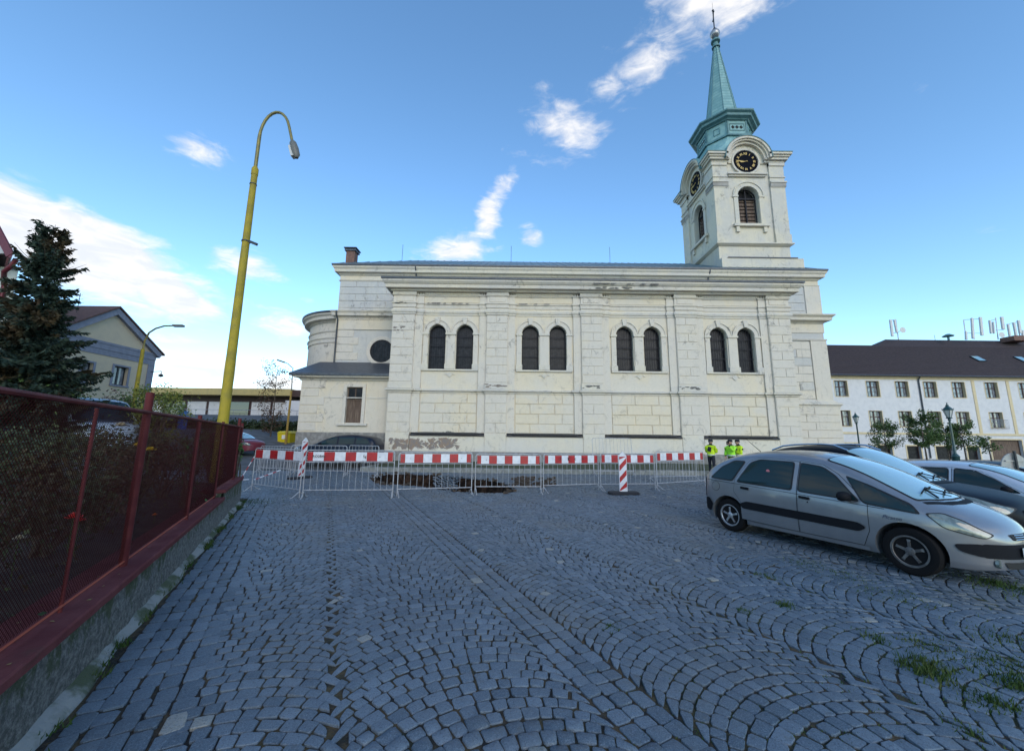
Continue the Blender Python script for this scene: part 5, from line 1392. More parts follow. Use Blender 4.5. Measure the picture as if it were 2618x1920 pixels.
def build_car(root, C, paint, wins, doors, screen, rear=None, lamps=None, tails=None, rimmat=None, moulding=None, handles=(), grille=None, bumper=None, mirror=None, sides=(-1, 1), rails=None, wiper=True, plate=None, seams=True, rimmats=None, spokes=5):
    b = put(root, 'body', C.body(), paint, smooth=38)
    b.data.materials.append(M['seal'])
    # faces inside the wheel wells become black
    for p in b.data.polygons:
        c = p.center
        for ax in C.ax:
            if math.hypot(c.x-ax, c.z-C.wr-.01) < C.wr+.050 and abs(c.y) > C.W-.34 and c.z < C.wr*2+.05: p.material_index = 1
        if p.normal.z < -.8 and c.z < .35: p.material_index = 1
    for sg in sides:
        for d in doors:
            if seams: put(root, 'door_gap', C.side(grow(d, .007), .0015, sg, .08, .08), M['seal'])
            put(root, 'door', C.side(d, .005, sg, .06, .06), paint)
        for wn in wins:
            put(root, 'window_seal', C.side(rounded(grow(wn, .022), .06), .009, sg), M['seal']); put(root, 'window', C.side(rounded(wn, .05), .012, sg), M['carglass'])
        if moulding: put(root, 'rub_strip', C.side(rounded(moulding, .05), .022, sg), M['plastic'])
        for (hx, hz_) in handles:
            y = C.w(hx, hz_); mb = MB().obox((hx, sg*(y+.022), hz_), (1, 0, -.06), (0, 1, 0), (0, 0, 1), .075, .016, .021); mb.build('door_handle', M['plastic'], root, local=True)
        if lamps: put(root, 'headlight', C.side(rounded(lamps, .04), .010, sg, .03, .03), M['lamp']); put(root, 'headlight_seal', C.side(rounded(grow(lamps, .012), .04), .006, sg, .03, .03), M['seal'])
        if tails: put(root, 'tail_light', C.side(rounded(tails, .03), .012, sg, .03, .04), M['taillamp'])
        if mirror:
            mx, mz = mirror; y = C.w(mx, mz); mr = MB(); mr.obox((mx, sg*(y+.02), mz-.03), (1, 0, 0), (0, 1, 0), (0, 0, 1), .04, .05, .03)
            o = len(mr.v)
            for (px_, sc) in ((-.07, .55), (-.045, .9), (.0, 1.0), (.05, .85), (.085, .45)):
                for k in range(12): a = 2*math.pi*k/12; mr.v.append((mx+px_, sg*(y+.13+.105*sc*math.copysign(abs(math.cos(a))**.7, math.cos(a))), mz+.01+.075*sc*math.copysign(abs(math.sin(a))**.7, math.sin(a))))
            for i in range(4):
                for k in range(12): mr.f.append((o+i*12+k, o+i*12+(k+1) % 12, o+(i+1)*12+(k+1) % 12, o+(i+1)*12+k))
            mr.f.append(tuple(o+k for k in range(12))); mr.f.append(tuple(o+48+k for k in range(12))); mr.build('wing_mirror', M['plastic'], root, smooth=50, local=True)
        for i, ax in enumerate(C.ax): wheel(root, ax, sg*(C.W-.115), C.wr, sg, (rimmats[i] if rimmats else rimmat or M['rim']), spokes)
        if rails:
            r_ = MB(); pts = [(x, sg*(C.w(x, C.zt(x)-.10)*.96), C.zt(x)-.035+(.0 if k in (0, 6) else .05)) for k, x in enumerate([rails[0]+(rails[1]-rails[0])*q/6 for q in range(7)])]; r_.tube(pts, .02, 8); r_.build('roof_rail', M['chrome'], root, smooth=40, local=True)
    if screen:
        x0, x1, y0, y1 = screen            # roof edge x, cowl x, half widths
        pl_ = [(x0, -y0), (x0+.02, 0), (x0, y0), (x1, y1), (x1+.10, y1*.5), (x1+.13, 0), (x1+.10, -y1*.5), (x1, -y1)]
        put(root, 'windscreen_seal', C.topp(rounded(grow(pl_, .02), .06), .006), M['seal']); put(root, 'windscreen', C.topp(rounded(pl_, .06), .010), M['screen'])
        if wiper:
            z = lambda x, y: C.topz(x, y)+.035
            wp_ = MB().tube([(x1+.06, .25, z(x1+.06, .25)), (x1-.1, -.1, z(x1-.1, -.1)), (x1-.02, -.45, z(x1-.02, -.45))], .010, 5); wp_.tube([(x1+.08, -.05, z(x1+.08, -.05)), (x1-.03, .3, z(x1-.03, .3)), (x1+.02, .6, z(x1+.02, .6))], .010, 5)
            wp_.tube([(x1+.10, -.3, z(x1+.1, -.3)-.01), (x1-.06, -.2, z(x1-.06, -.2)), (x1-.1, .05, z(x1-.1, .05))], .012, 5); wp_.build('wiper', M['plastic'], root, local=True)
        hz_ = [(x1+.05, -y1*.98), (x1+.16, -y1*.5), (x1+.19, 0), (x1+.16, y1*.5), (x1+.05, y1*.98), (x1+.10, y1*.98), (x1+.24, y1*.5), (x1+.27, 0), (x1+.24, -y1*.5), (x1+.10, -y1*.98)]
        put(root, 'cowl', C.topp(hz_, .004), M['plastic'])
    if bumper:
        put(root, 'bumper_strip', C.endp(rounded(bumper, .05), .018), M['plastic'])
        for sg in sides:      # wrap round the corner
            zz0, zz1 = bumper[0][1], bumper[2][1]; yl = max(p[0] for p in bumper)
            xe = C.fx(yl-.04, (zz0+zz1)/2); put(root, 'bumper_strip', C.side(rounded([(C.ax[1]+C.wr+.14, zz0+.06), (xe, zz0), (xe, zz1), (C.ax[1]+C.wr+.10, zz1-.03)], .05), .018, sg, .02, .05), M['plastic'])
    if grille:
        for g in grille: put(root, 'grille', C.endp(rounded(g, .03), .012), M['seal'])
    return b
AXH = Vector((.399, -.917, 0)).normalized(); AXP = Vector((.917, .399, 0)).normalized(); CRZ = math.atan2(AXH.y, AXH.x)
def cpos(al, pe, z=0): v = Vector((4.68, 8.67, z))+AXH*al+AXP*pe; return tuple(v)
# ---- silver people carrier, nearest
car = thing('parked_car', 'silver people carrier with a black side strip and alloy wheels, nearest on the right', 'car', cpos(0, 0), CRZ)
TOPM = [(0, .72), (.03, .98), (.12, 1.14), (.30, 1.33), (.55, 1.47), (.9, 1.565), (1.35, 1.62), (1.85, 1.63), (2.3, 1.58), (2.65, 1.485), (2.95, 1.36), (3.25, 1.20), (3.48, 1.075), (3.62, 1.01), (3.85, .93), (4.05, .83), (4.18, .735), (4.25, .64), (4.28, .56)]
C = Car(4.28, 1.75, TOPM, [(0, 1.0), (1, .99), (3, .90), (4.28, .80)], (.70, 3.44), wr=.315, tumble=.42, xf=.95, nf=2.3)
dr = [[(.98, .30), (2.02, .28), (2.02, 1.44), (1.72, 1.47), (1.30, 1.47), (1.10, 1.40), (.86, 1.02), (.84, .80), (.98, .62)], [(2.04, .28), (2.93, .28), (3.02, .50), (3.02, .90), (2.62, 1.28), (2.40, 1.41), (2.04, 1.45)]]
wn = [[(.34, 1.03), (.80, 1.01), (1.0, 1.38), (.80, 1.38), (.55, 1.25)], [(.93, 1.0), (1.93, .965), (1.93, 1.415), (1.32, 1.43), (1.14, 1.36)], [(2.06, .96), (2.90, .915), (2.58, 1.24), (2.38, 1.37), (2.06, 1.41)], [(2.98, .90), (3.58, .845), (3.50, .93), (3.05, 1.135), (2.74, 1.255)]]
bd = build_car(car, C, M['silver'], wn, dr, (2.42, 3.52, .56, .66), lamps=[(3.66, .845), (3.80, .70), (4.09, .605), (4.14, .645), (3.94, .79), (3.78, .86)], tails=[(.015, .60), (.13, .60), (.13, .95), (.09, 1.06), (.02, .95)],
    moulding=[(1.02, .50), (2.9, .47), (3.0, .54), (2.9, .60), (1.1, .64), (.96, .58)], handles=((1.08, .885), (2.15, .855)), grille=[[(-.26, .585), (.26, .585), (.3, .66), (-.3, .66)], [(-.42, .25), (.42, .25), (.46, .33), (-.46, .33)]], bumper=[(-.64, .37), (.64, .37), (.64, .54), (-.64, .54)], mirror=(2.78, .955), rimmats=[M['rim'], M['rimdirty']])
# dark lines for crease shade, chrome grille bars, plate, fog lamps, badge, lettering, rear bumper, aerial, fuel flap
for sg in (-1, 1):
    pts = [(x, sg*(C.w(x, z)+.004), z) for x, z in [(.12+.1*k, .99-.045*(.12+.1*k)) for k in range(32)]]
    MB().tube(pts, .0045, 4).build('crease_shade', M['plastic'], car, local=True)  # thin black line painted in for the shade along the body crease
    put(car, 'rear_bumper_strip', C.side(rounded([(.005, .40), (.30, .34), (.36, .50), (.26, .62), (.01, .56)], .04), .015, sg, .02, .05), M['plastic'])
    put(car, 'sill', C.side([(1.12, .215), (3.0, .215), (3.0, .27), (1.12, .27)], .008, sg), M['silver'])
    mb = MB(); yy = .50; xx = C.fx(yy, .31); mb.lathe([(.0, .0), (.05, .0), (.055, -.03)], (xx+.012, sg*yy, .31), 14, 'x'); mb.build('fog_lamp', M['lamp'], car, local=True)
for z in (.60, .625, .648):
    mb = MB().tube([(C.fx(y, z)+.022, y, z) for y in (-.25, -.12, -.05)], .006, 5); mb.tube([(C.fx(y, z)+.022, y, z) for y in (.05, .12, .25)], .006, 5); mb.build('grille_bar', M['chrome'], car, local=True)
mb = MB()
for zz in (.60, .635): x = C.L+.004; mb.add([(x+.012, -.06, zz-.025), (x+.02, 0, zz+.02), (x+.012, .06, zz-.025), (x+.012, .035, zz-.025), (x+.02, 0, zz+.0), (x+.012, -.035, zz-.025)], [(0, 1, 4, 5), (1, 2, 3, 4)])
mb.build('emblem', M['chrome'], car, local=True)
pl = MB().box(C.L+.018, C.L+.028, -.26, .26, .40, .51).build('number_plate', M['plate'], car, local=True)
me = text_mesh('8B', .105, .001, .002); me.transform(Matrix.Translation((C.L+.030, -.17, .455)) @ Matrix.Rotation(R(90), 4, 'Z') @ Matrix.Rotation(R(90), 4, 'X')); link('lettering', me, M['ink'], pl)
me = text_mesh('Picasso', .075, .001, .0, .35); me.transform(Matrix.Translation((3.30, -(C.w(3.3, .74)+.006), .735)) @ Matrix.Rotation(R(1.5), 4, 'Y') @ Matrix.Rotation(R(90+4), 4, 'X')); link('lettering', me, mat('blue grey script', (.05, .065, .11), .5), car)
MB().tube([(.9, 0, 1.56), (.55, 0, 1.86)], [.008, .003], 5).build('aerial', M['plastic'], car, local=True)
fl = []
for k in range(20): a = 6.283*k/20; fl.append((.43+.095*math.cos(a), .86+.095*math.sin(a)))
put(car, 'fuel_flap_gap', C.side(fl, .002, -1), M['plastic']); put(car, 'fuel_flap', C.side([(.43+(x-.43)*.93, .86+(z-.86)*.93) for x, z in fl], .0045, -1), M['silver'])
mb = MB(); y = C.w(2.2, .80)+.01; mb.lathe([(.0, 0), (.012, 0)], (2.2, -y, .79), 8, 'y'); mb.build('door_lock', M['plastic'], car, local=True)
sd_ = MB()                                 # seats and wheel seen dimly: solid dark cabin behind the tinted glass is the body itself
for x in (1.35, 2.25):
    for y in (-.38, .38): pass
car.scale = (.945,)*3
# sticker in the rear side window
me = bpy.data.meshes.new('sticker'); ci = MB()
ci.add([(1.50+.035*math.cos(6.283*k/14), -(C.w(1.5, 1.24)+.016), 1.24+.035*math.sin(6.283*k/14)) for k in range(14)], [tuple(range(14))]); ci.build('sticker', mat('pink sticker', (.6, .18, .2), .5), car, local=True, fix=False)

# ---- dark navy car with roof rails
car2 = thing('parked_car', 'dark navy car with silver roof rails parked just behind the silver one', 'car', cpos(-.62, 2.2), CRZ)
TOP2 = [(0, .75), (.04, 1.0), (.2, 1.3), (.5, 1.52), (.9, 1.64), (1.5, 1.70), (2.0, 1.69), (2.35, 1.60), (2.7, 1.42), (3.05, 1.20), (3.28, 1.08), (3.6, 1.03), (4.0, .96), (4.3, .86), (4.42, .72), (4.46, .6)]
C2 = Car(4.46, 1.82, TOP2, [(0, 1.05), (3, .98), (4.46, .9)], (.85, 3.52), wr=.34, tumble=.40, xf=.8, nf=2.6)
build_car(car2, C2, M['navy'], [[(.4, 1.08), (1.05, 1.06), (1.05, 1.45), (.75, 1.42)], [(1.15, 1.06), (2.0, 1.04), (2.0, 1.48), (1.15, 1.48)], [(2.1, 1.04), (3.0, .99), (2.65, 1.27), (2.35, 1.45), (2.1, 1.48)]], [[(1.1, .3), (2.05, .3), (2.05, 1.5), (1.1, 1.5)], [(2.07, .3), (3.05, .3), (3.05, 1.0), (2.5, 1.42), (2.07, 1.5)]], (2.22, 3.20, .62, .72),
    lamps=[(3.72, .80), (3.9, .70), (4.3, .68), (4.34, .76), (4.0, .88), (3.75, .93)], tails=[(.02, .7), (.2, .7), (.2, 1.1), (.05, 1.05)], handles=((1.25, .95), (2.2, .93)), grille=[[(-.4, .62), (.4, .62), (.42, .74), (-.42, .74)], [(-.45, .3), (.45, .3), (.45, .45), (-.45, .45)]], mirror=(2.82, 1.05), rails=(.7, 2.25))
car2.scale = (.96,)*3
# ---- white hatchback, two cars away
car3 = thing('parked_car', 'white hatchback with dark side windows, third in the row at the right edge', 'car', cpos(.35, 5.2, -.08), CRZ)
TOP3 = [(0, .72), (.04, .95), (.2, 1.2), (.5, 1.38), (.9, 1.46), (1.5, 1.49), (2.0, 1.46), (2.4, 1.36), (2.75, 1.19), (3.05, 1.03), (3.3, .95), (3.6, .90), (3.85, .80), (3.98, .68), (4.02, .58)]
C3 = Car(4.02, 1.70, TOP3, [(0, .98), (3, .90), (4.02, .8)], (.68, 3.2), wr=.30, tumble=.42, xf=.7)
W3 = [[(.35, 1.0), (.8, .98), (.85, 1.28), (.6, 1.25)], [(.9, .97), (1.68, .96), (1.68, 1.32), (1.0, 1.31)], [(1.8, .96), (2.75, .90), (2.38, 1.15), (2.1, 1.3), (1.8, 1.32)]]
D3 = [[(.86, .3), (1.74, .28), (1.74, 1.35), (.95, 1.34)], [(1.76, .28), (2.75, .28), (2.8, .9), (2.2, 1.3), (1.76, 1.35)]]
build_car(car3, C3, M['white'], W3, D3, (2.0, 2.98, .55, .64), lamps=[(3.3, .74), (3.5, .62), (3.85, .56), (3.88, .66), (3.6, .78)], tails=[(.02, .65), (.15, .65), (.15, 1.0), (.04, .95)], handles=((1.0, .86), (1.9, .85)), mirror=(2.6, .95), grille=[[(-.4, .3), (.4, .3), (.4, .42), (-.4, .42)]])
car3.scale = (.93,)*3
# ---- dark car beyond
car4 = thing('parked_car', 'dark saloon roof showing behind the round sign at the right edge', 'car', cpos(-.4, 9.4, -.28), CRZ)
build_car(car4, C3, M['bluecar'], W3, D3, (2.0, 2.98, .55, .64), lamps=[(3.3, .74), (3.5, .62), (3.85, .56), (3.88, .66), (3.6, .78)], mirror=(2.6, .95), wiper=False)
# ---- dark blue estate by the sacristy
e0 = A(838, 1142, 20.2)
car5 = thing('parked_car', 'dark blue estate car parked along the church plinth behind the barriers', 'car', (-7.0, 21.3, A(850, 1110, 21.0).z-1.50), R(180), None)
TOP5 = [(0, .78), (.05, 1.02), (.25, 1.30), (.6, 1.42), (1.2, 1.47), (2.0, 1.47), (2.5, 1.38), (3.0, 1.17), (3.3, 1.02), (3.7, .95), (4.2, .87), (4.5, .72), (4.58, .58)]
C5 = Car(4.58, 1.74, TOP5, [(0, .98), (4.58, .85)], (.85, 3.62), wr=.31, tumble=.42)
W5 = [[(.35, 1.02), (1.1, 1.0), (1.1, 1.31), (.6, 1.30)], [(1.2, 1.0), (2.0, .98), (2.0, 1.33), (1.2, 1.33)], [(2.1, .98), (3.05, .93), (2.7, 1.17), (2.4, 1.31), (2.1, 1.33)]]
build_car(car5, C5, M['bluecar'], W5, [[(1.15, .3), (2.05, .3), (2.05, 1.35), (1.15, 1.35)], [(2.07, .3), (3.1, .3), (3.1, .93), (2.5, 1.3), (2.07, 1.35)]], (2.35, 3.22, .58, .68), lamps=[(3.9, .74), (4.1, .64), (4.42, .6), (4.44, .7), (4.1, .82)], handles=((1.3, .88), (2.2, .88)), mirror=(2.9, .96), wiper=False)
# ---- red car far back
rp_ = A(668, 1118, 27.0)
car6 = thing('parked_car', 'dark red hatchback far left behind the end of the fence', 'car', (-19.5, 25.6, A(655, 1103, 25.0).z-1.4), R(-12))
build_car(car6, C3, M['redcar'], W3, D3, (2.0, 2.98, .55, .64), lamps=[(3.3, .74), (3.5, .62), (3.85, .56), (3.88, .66), (3.6, .78)], tails=[(.02, .65), (.15, .65), (.15, 1.0), (.04, .95)], mirror=(2.6, .95), wiper=False)
car6.scale = (.93,)*3
# ---- van behind the garden
TOPV = [(0, 1.0), (.03, 1.75), (.12, 1.90), (.5, 1.94), (2.4, 1.95), (3.2, 1.93), (3.5, 1.84), (3.95, 1.45), (4.25, 1.12), (4.7, 1.0), (4.85, .8), (4.9, .6)]
CV = Car(4.9, 1.85, TOPV, [(0, 1.15), (4.9, 1.05)], (.9, 3.9), wr=.32, tumble=.18, crown=.12)
van = thing('parked_van', 'pale van behind the garden with its roof level with the fence rail', 'van', (-17.96, 15.65, A(240, 1003, 14.5).z-2.2), R(-28))
build_car(van, CV, M['vanpaint'], [[(2.95, 1.2), (3.95, 1.15), (3.62, 1.66), (2.95, 1.72)]], [[(2.8, .4), (4.0, .4), (4.0, 1.4), (3.6, 1.75), (2.8, 1.78)]], (3.52, 4.2, .7, .78), lamps=[(4.3, .85), (4.5, .7), (4.75, .7), (4.7, .9)], mirror=(3.75, 1.2), wiper=False)
MB().lathe([(.07, 2.06), (.07, 2.14), (.05, 2.19), (.0, 2.2)], (.4, 0, -.12), 12).build('beacon', mat('orange beacon lens', (.85, .2, .02), .3), van, smooth=40, local=True)
truck = thing('parked_van', 'second pale van further left behind the spruce and the fence mesh', 'van', (-14.6, 9.2, .5), R(-28))
build_car(truck, CV, M['white'], [[(2.95, 1.2), (3.95, 1.15), (3.62, 1.66), (2.95, 1.72)]], [[(2.8, .4), (4.0, .4), (4.0, 1.4), (3.6, 1.75), (2.8, 1.78)]], (3.52, 4.2, .7, .78), mirror=(3.75, 1.2), wiper=False)

for vv in (van, truck):
    for c_h in vv.children:
        if c_h.name.startswith('windscreen') and 'seal' not in c_h.name: c_h.data.materials[0] = M['carglass']
# ================================================================== BARRIERS, BEACONS
M['galv'] = mat('galvanised white grey tube', (.40, .41, .43), .5, (.29, .29, .30), 9, metal=.2)
M['brdwhite'] = mat('white board foil', (.62, .63, .66), .45, (.52, .53, .57), 7)
M['brdred'] = mat('red board foil', (.36, .008, .012), .45, (.27, .01, .014), 7)
M['rubber'] = mat('recycled rubber foot', (.018, .018, .022), .85, bump=.4, bscale=30)
def barrier(p, q, label, board=True, H=1.3, stripes=9, first='red', text=None, lean=0.0, group='steel barriers round the pit', start=0.0):
    p, q = Vector((p[0], p[1], 0)), Vector((q[0], q[1], 0)); L = (q-p).length; a = math.atan2(q.y-p.y, q.x-p.x)
    zb = p.z
    rt = thing('crowd_barrier', label, 'barrier', tuple((p+q)/2), a, group)
    h = L/2; fr = MB(); r_ = .0145; cr_ = .08
    T = lambda x, z: (x, lean*(z-.05), z)
    fr.tube([T(-h, .0), T(-h, H-cr_), T(-h+.03, H-.02), T(-h+cr_, H), T(h-cr_, H), T(h-.03, H-.02), T(h, H-cr_), T(h, .0)], r_, 7); fr.build('frame', M['galv'], rt, smooth=40, local=True)
    z1 = H-.34 if board else H-.02
    if board: MB().tube([T(-h, H-.33), T(h, H-.33)], .012, 6).build('mid_rail', M['galv'], rt, smooth=40, local=True)
    MB().tube([T(-h, .21), T(h, .21)], .014, 6).build('bottom_rail', M['galv'], rt, smooth=40, local=True)
    n = int(L/.17)
    for k in range(1, n): x = -h+L*k/n; MB().tube([T(x, .21), T(x, H-.33 if board else H)], .0065, 4, caps=False).build('bar', M['galv'], rt, local=True)
    for sx in (-h+.02, h-.02):
        ft = MB(); ft.tube([(sx, 0, .16), (sx+.03, -.22, .015), (sx+.03, -.27, .012)], .014, 6); ft.tube([(sx, 0, .16), (sx-.03, .22, .015), (sx-.03, .27, .012)], .014, 6); ft.build('foot', M['galv'], rt, smooth=40, local=True)
    if board:
        bh = .255; z0 = H-.045-bh; b0 = -h+.045; b1 = h-.045; bl = b1-b0; sw_ = bl/(stripes-1+start*0)
        bd = MB().box(b0, b1, -.012, .012, z0, z0+bh).build('board', M['brdwhite'], rt, local=True)
        x = b0-sw_*.5 if first == 'half' else b0; red = True
        while x < b1-.01:
            if red: MB().box(max(x, b0+.002), min(x+sw_, b1-.002), -.0145, -.0125, z0+.004, z0+bh-.004).build('red_stripe', M['brdred'], bd, local=True)
            red = not red; x += sw_
        if text:
            for (s_, xx, sz) in text:
                me = text_mesh(s_, sz, .0005, .002); me.transform(Matrix.Translation((xx, -.016, z0+bh/2)) @ Matrix.Rotation(R(90), 4, 'X')); link('lettering', me, M['ink'], bd)
    return rt
barrier((-8.05, 12.45), (-5.86, 11.15), 'leftmost barrier with a red and white board, next to the end of the fence', stripes=7, first='full', text=[('- -', -.1, .07)])
barrier((-5.76, 11.12), (-3.36, 11.42), 'long barrier with dark stencilled text on its board, left of the pit', stripes=9, first='half', text=[('RO2B46', -.86, .10), ('5g', .38, .10), ('-', .8, .1)])
barrier((-3.27, 11.55), (-1.19, 12.16), 'barrier in front of the left half of the pit', H=1.25, stripes=9, first='half', text=[('-', -.75, .08), ('-', .75, .08)])
barrier((-1.10, 12.36), (.95, 12.56), 'barrier in front of the right end of the pit', H=1.2, stripes=9, first='half', text=[('-', -.7, .1)])
barrier((1.05, 12.85), (2.98, 13.52), 'barrier with black scrawled marks on its board, right of the pit', H=1.2, stripes=9, first='half', text=[('7', -.42, .17), ('K', -.1, .17), ('<', .12, .15), ('=', .42, .15)])
barrier((3.03, 13.45), (4.98, 13.75), 'barrier standing behind the striped beacon panel', H=1.22, stripes=9, first='half', text=[('-', -.5, .08)])
barrier((5.08, 13.85), (7.35, 15.1), 'rightmost barrier with a board, next to the police officer', H=1.28, stripes=9, first='half', text=[('-', .5, .08)])
gb = 'plain barriers behind the pit'
barrier((-9.6, 17.2), (-7.2, 17.3), 'plain barrier without a board in front of the blue estate car', False, 1.28, group=gb)
barrier((-7.1, 17.3), (-5.6, 16.7), 'short plain barrier by the rear of the blue estate car', False, 1.3, group=gb)
barrier((-11.8, 18.6), (-9.7, 17.9), 'plain barrier furthest left behind the boards', False, 1.2, group=gb)
barrier((3.95, 18.9), (5.9, 19.1), 'plain barrier leaning over on the kerb before the church', False, 1.75, group=gb, lean=.12)
barrier((5.7, 16.3), (7.9, 16.9), 'plain barrier behind the rightmost boarded barrier', False, 1.1, group=gb)

def beacon(loc, rz, H, label, lean=0.0):
    rt = thing('beacon_panel', label, 'traffic beacon', loc, rz)
    hw = .125; zb = .09; T = lambda x, z: x+lean*z
    out = [(T(-hw, zb), zb), (T(hw, zb), zb), (T(hw, H-.14), H-.14), (T(0, H), H), (T(-hw, H-.14), H-.14)]
    pn = MB().prism(out, -.02, .02).build('panel', M['brdwhite'], rt, local=True)
    k = 0; z = zb-.1
    while z < H-.1:
        # slanting stripe clipped to the panel
        s_ = [(-hw+.012, z), (hw-.012, z+.24), (hw-.012, z+.24+.17), (-hw+.012, z+.17)]
        cl = [(x, min(max(zz, zb+.01), H-.16)) for x, zz in s_]
        if cl[2][1]-cl[1][1] > .01 or cl[3][1]-cl[0][1] > .01: MB().prism([(T(x, zz), zz) for x, zz in cl], -.0235, -.0205).build('red_stripe', M['brdred'], pn, local=True)
        z += .36
    MB().lathe([(.012, .0), (.012, .10)], (0, 0, .04), 6).build('pin', M['galv'], rt, local=True)
    f = MB(); o = [(-.42, -.2), (.42, -.2), (.47, -.13), (.47, .13), (.42, .2), (-.42, .2), (-.47, .13), (-.47, -.13)]; m = len(o)
    f.add([(x, y, 0) for x, y in o]+[(x, y, .06) for x, y in o]+[(x*.94, y*.85, .085) for x, y in o], [tuple(range(m-1, -1, -1)), tuple(2*m+i for i in range(m))]+[(j*m+i, j*m+(i+1) % m, (j+1)*m+(i+1) % m, (j+1)*m+i) for j in range(2) for i in range(m)])
    f.build('rubber_foot', M['rubber'], rt, local=True)
    return rt
beacon((3.55, 12.6, 0), R(4), 1.32, 'upright red and white striped beacon panel on a black foot in front of the barriers')
beacon((-8.45, 16.0, 0), R(68), 1.62, 'slightly leaning white beacon panel with red stripes behind the left barriers', .06)
# fallen, folded striped trestle and tape left of the pit
tp = thing('fallen_trestle', 'collapsed red and white trestle with loose tape on the cobbles behind the left barrier', 'trestle', (-9.6, 14.9, 0), R(20))
for i, (a, b) in enumerate((((-1.3, .0, .03), (-.2, .25, .05)), ((-.45, .1, .04), (-.05, .2, 1.0)), ((.0, .1, .05), (.75, .55, .35)))):
    a, b = Vector(a), Vector(b); d = (b-a); s_ = d.cross(Vector((0, 0, 1))).normalized(); u = s_.cross(d).normalized(); l = d.length
    bd = MB().obox((a+b)/2, d.normalized(), s_, u, l/2, .05, .012).build('plank', M['brdwhite'], tp, local=True)
    for k in range(3): c = a+d*(.12+.32*k); MB().obox(c, d.normalized(), s_, u, l*.075, .0515, .0135).build('red_stripe', M['brdred'], bd, local=True)

# ================================================================== STREET LAMPS
M['yelcon'] = mat('yellow painted pole', (.33, .25, .012), .7, (.24, .19, .02), 3, bump=.2, streak=.5, streakcol=(.12, .10, .03), dirt=.4)
M['lampgrey'] = mat('grey lamp housing', (.12, .12, .11), .5)
M['arm'] = mat('weathered steel arm', (.24, .20, .06), .5, (.15, .14, .07), 6, metal=.4)
M['lens'] = mat('milky lamp lens', (.5, .5, .48), .25)
lp_ = thing('street_lamp', 'tall yellow street lamp with a hooked arm standing behind the fence end', 'street lamp', (-8.50, 11.5, 0))
MB().tube([(-8.5, 11.5, 0), (-8.5, 11.5, 2.2), (-8.52, 11.5, 10.3)], [.155, .14, .088], 14).build('pole', M['yelcon'], lp_, smooth=50)
MB().tube([(-8.52, 11.5, 10.1), (-8.52, 11.5, 10.32), (-8.52, 11.5, 10.40)], [.10, .10, .06], 14).build('collar', M['yelcon'], lp_, smooth=50)
aq = [(-8.52, 11.5, 10.3), (-8.52, 11.5, 11.5)]
for k in range(1, 12):
    a = math.pi*k/12*.93; aq.append((-8.52+.50*(1-math.cos(a)), 11.5, 11.5+.95*math.sin(a)))
x, z = aq[-1][0], aq[-1][2]; aq.append((x+.10, 11.5, z-.35)); aq.append((x+.17, 11.5, z-.6))
MB().tube(aq, [.055]*2+[.045]*(len(aq)-2), 9).build('arm', M['arm'], lp_, smooth=60)
ex_, ez_ = aq[-1][0], aq[-1][2]; dv = Vector((.30, 0, -.92)).normalized()
hd = MB(); c0 = Vector((ex_, 11.5, ez_+.05)); u = Vector((.92, 0, .30)); v_ = Vector((0, 1, 0)); rings = []
for (q, w_, h_) in ((0, .06, .05), (.08, .11, .09), (.3, .14, .11), (.55, .13, .10), (.66, .05, .05)):
    rings.append([tuple(c0+dv*q+u*(w_*math.cos(6.283*k/12))+v_*(h_*1.1*math.sin(6.283*k/12))) for k in range(12)])
for r_ in rings: hd.v += r_
for i in range(4):
    for k in range(12): hd.f.append((i*12+k, i*12+(k+1) % 12, (i+1)*12+(k+1) % 12, (i+1)*12+k))
hd.f += [tuple(range(12)), tuple(48+k for k in range(12))]
lh = hd.build('lamp_head', M['lampgrey'], lp_, smooth=50)
MB().obox(c0+dv*.40-u*.10, dv, v_, u, .2, .09, .05).build('lens', M['lens'], lh)
MB().lathe([(.125, 0), (.125, .04)], (-8.515, 11.5, 7.75), 12).build('clamp', M['rope'], lp_); MB().obox((-8.22, 11.42, 7.68), (1, 0, -.4), (0, 1, 0), (.4, 0, 1), .13, .03, .035).build('bracket', M['rope'], lp_)
MB().lathe([(.105, 0), (.105, .03)], (-8.52, 11.5, 9.75), 12).build('clamp', M['rope'], lp_)
# second yellow lamp in front of the beige house
b2 = A(348, 1000, 21); X2 = b2.x; zz = lambda px, py: A(px, py, 21.0).z
l2 = thing('street_lamp', 'thin yellow lamp with a long horizontal arm in front of the beige gabled house', 'street lamp', (X2, 21, .6))
jz = zz(361, 880); tz_ = zz(400, 834); hx_ = A(465, 836, 21).x
MB().tube([(X2, 21, .6), (X2, 21, jz-.3)], [.12, .085], 10).build('pole', M['yelcon'], l2, smooth=50)
MB().tube([(X2, 21, jz-.3), (X2+.02, 21, jz+.2), (X2+.18, 21, jz+.65), (X2+.5, 21, tz_-.15), (X2+.95, 21, tz_), (hx_-.4, 21, tz_+.03)], .045, 7).build('arm', M['arm'], l2, smooth=60)
MB().obox((hx_-.2, 21, tz_+.02), (1, 0, 0), (0, 1, 0), (0, 0, 1), .28, .1, .055).build('lamp_head', M['lampgrey'], l2)
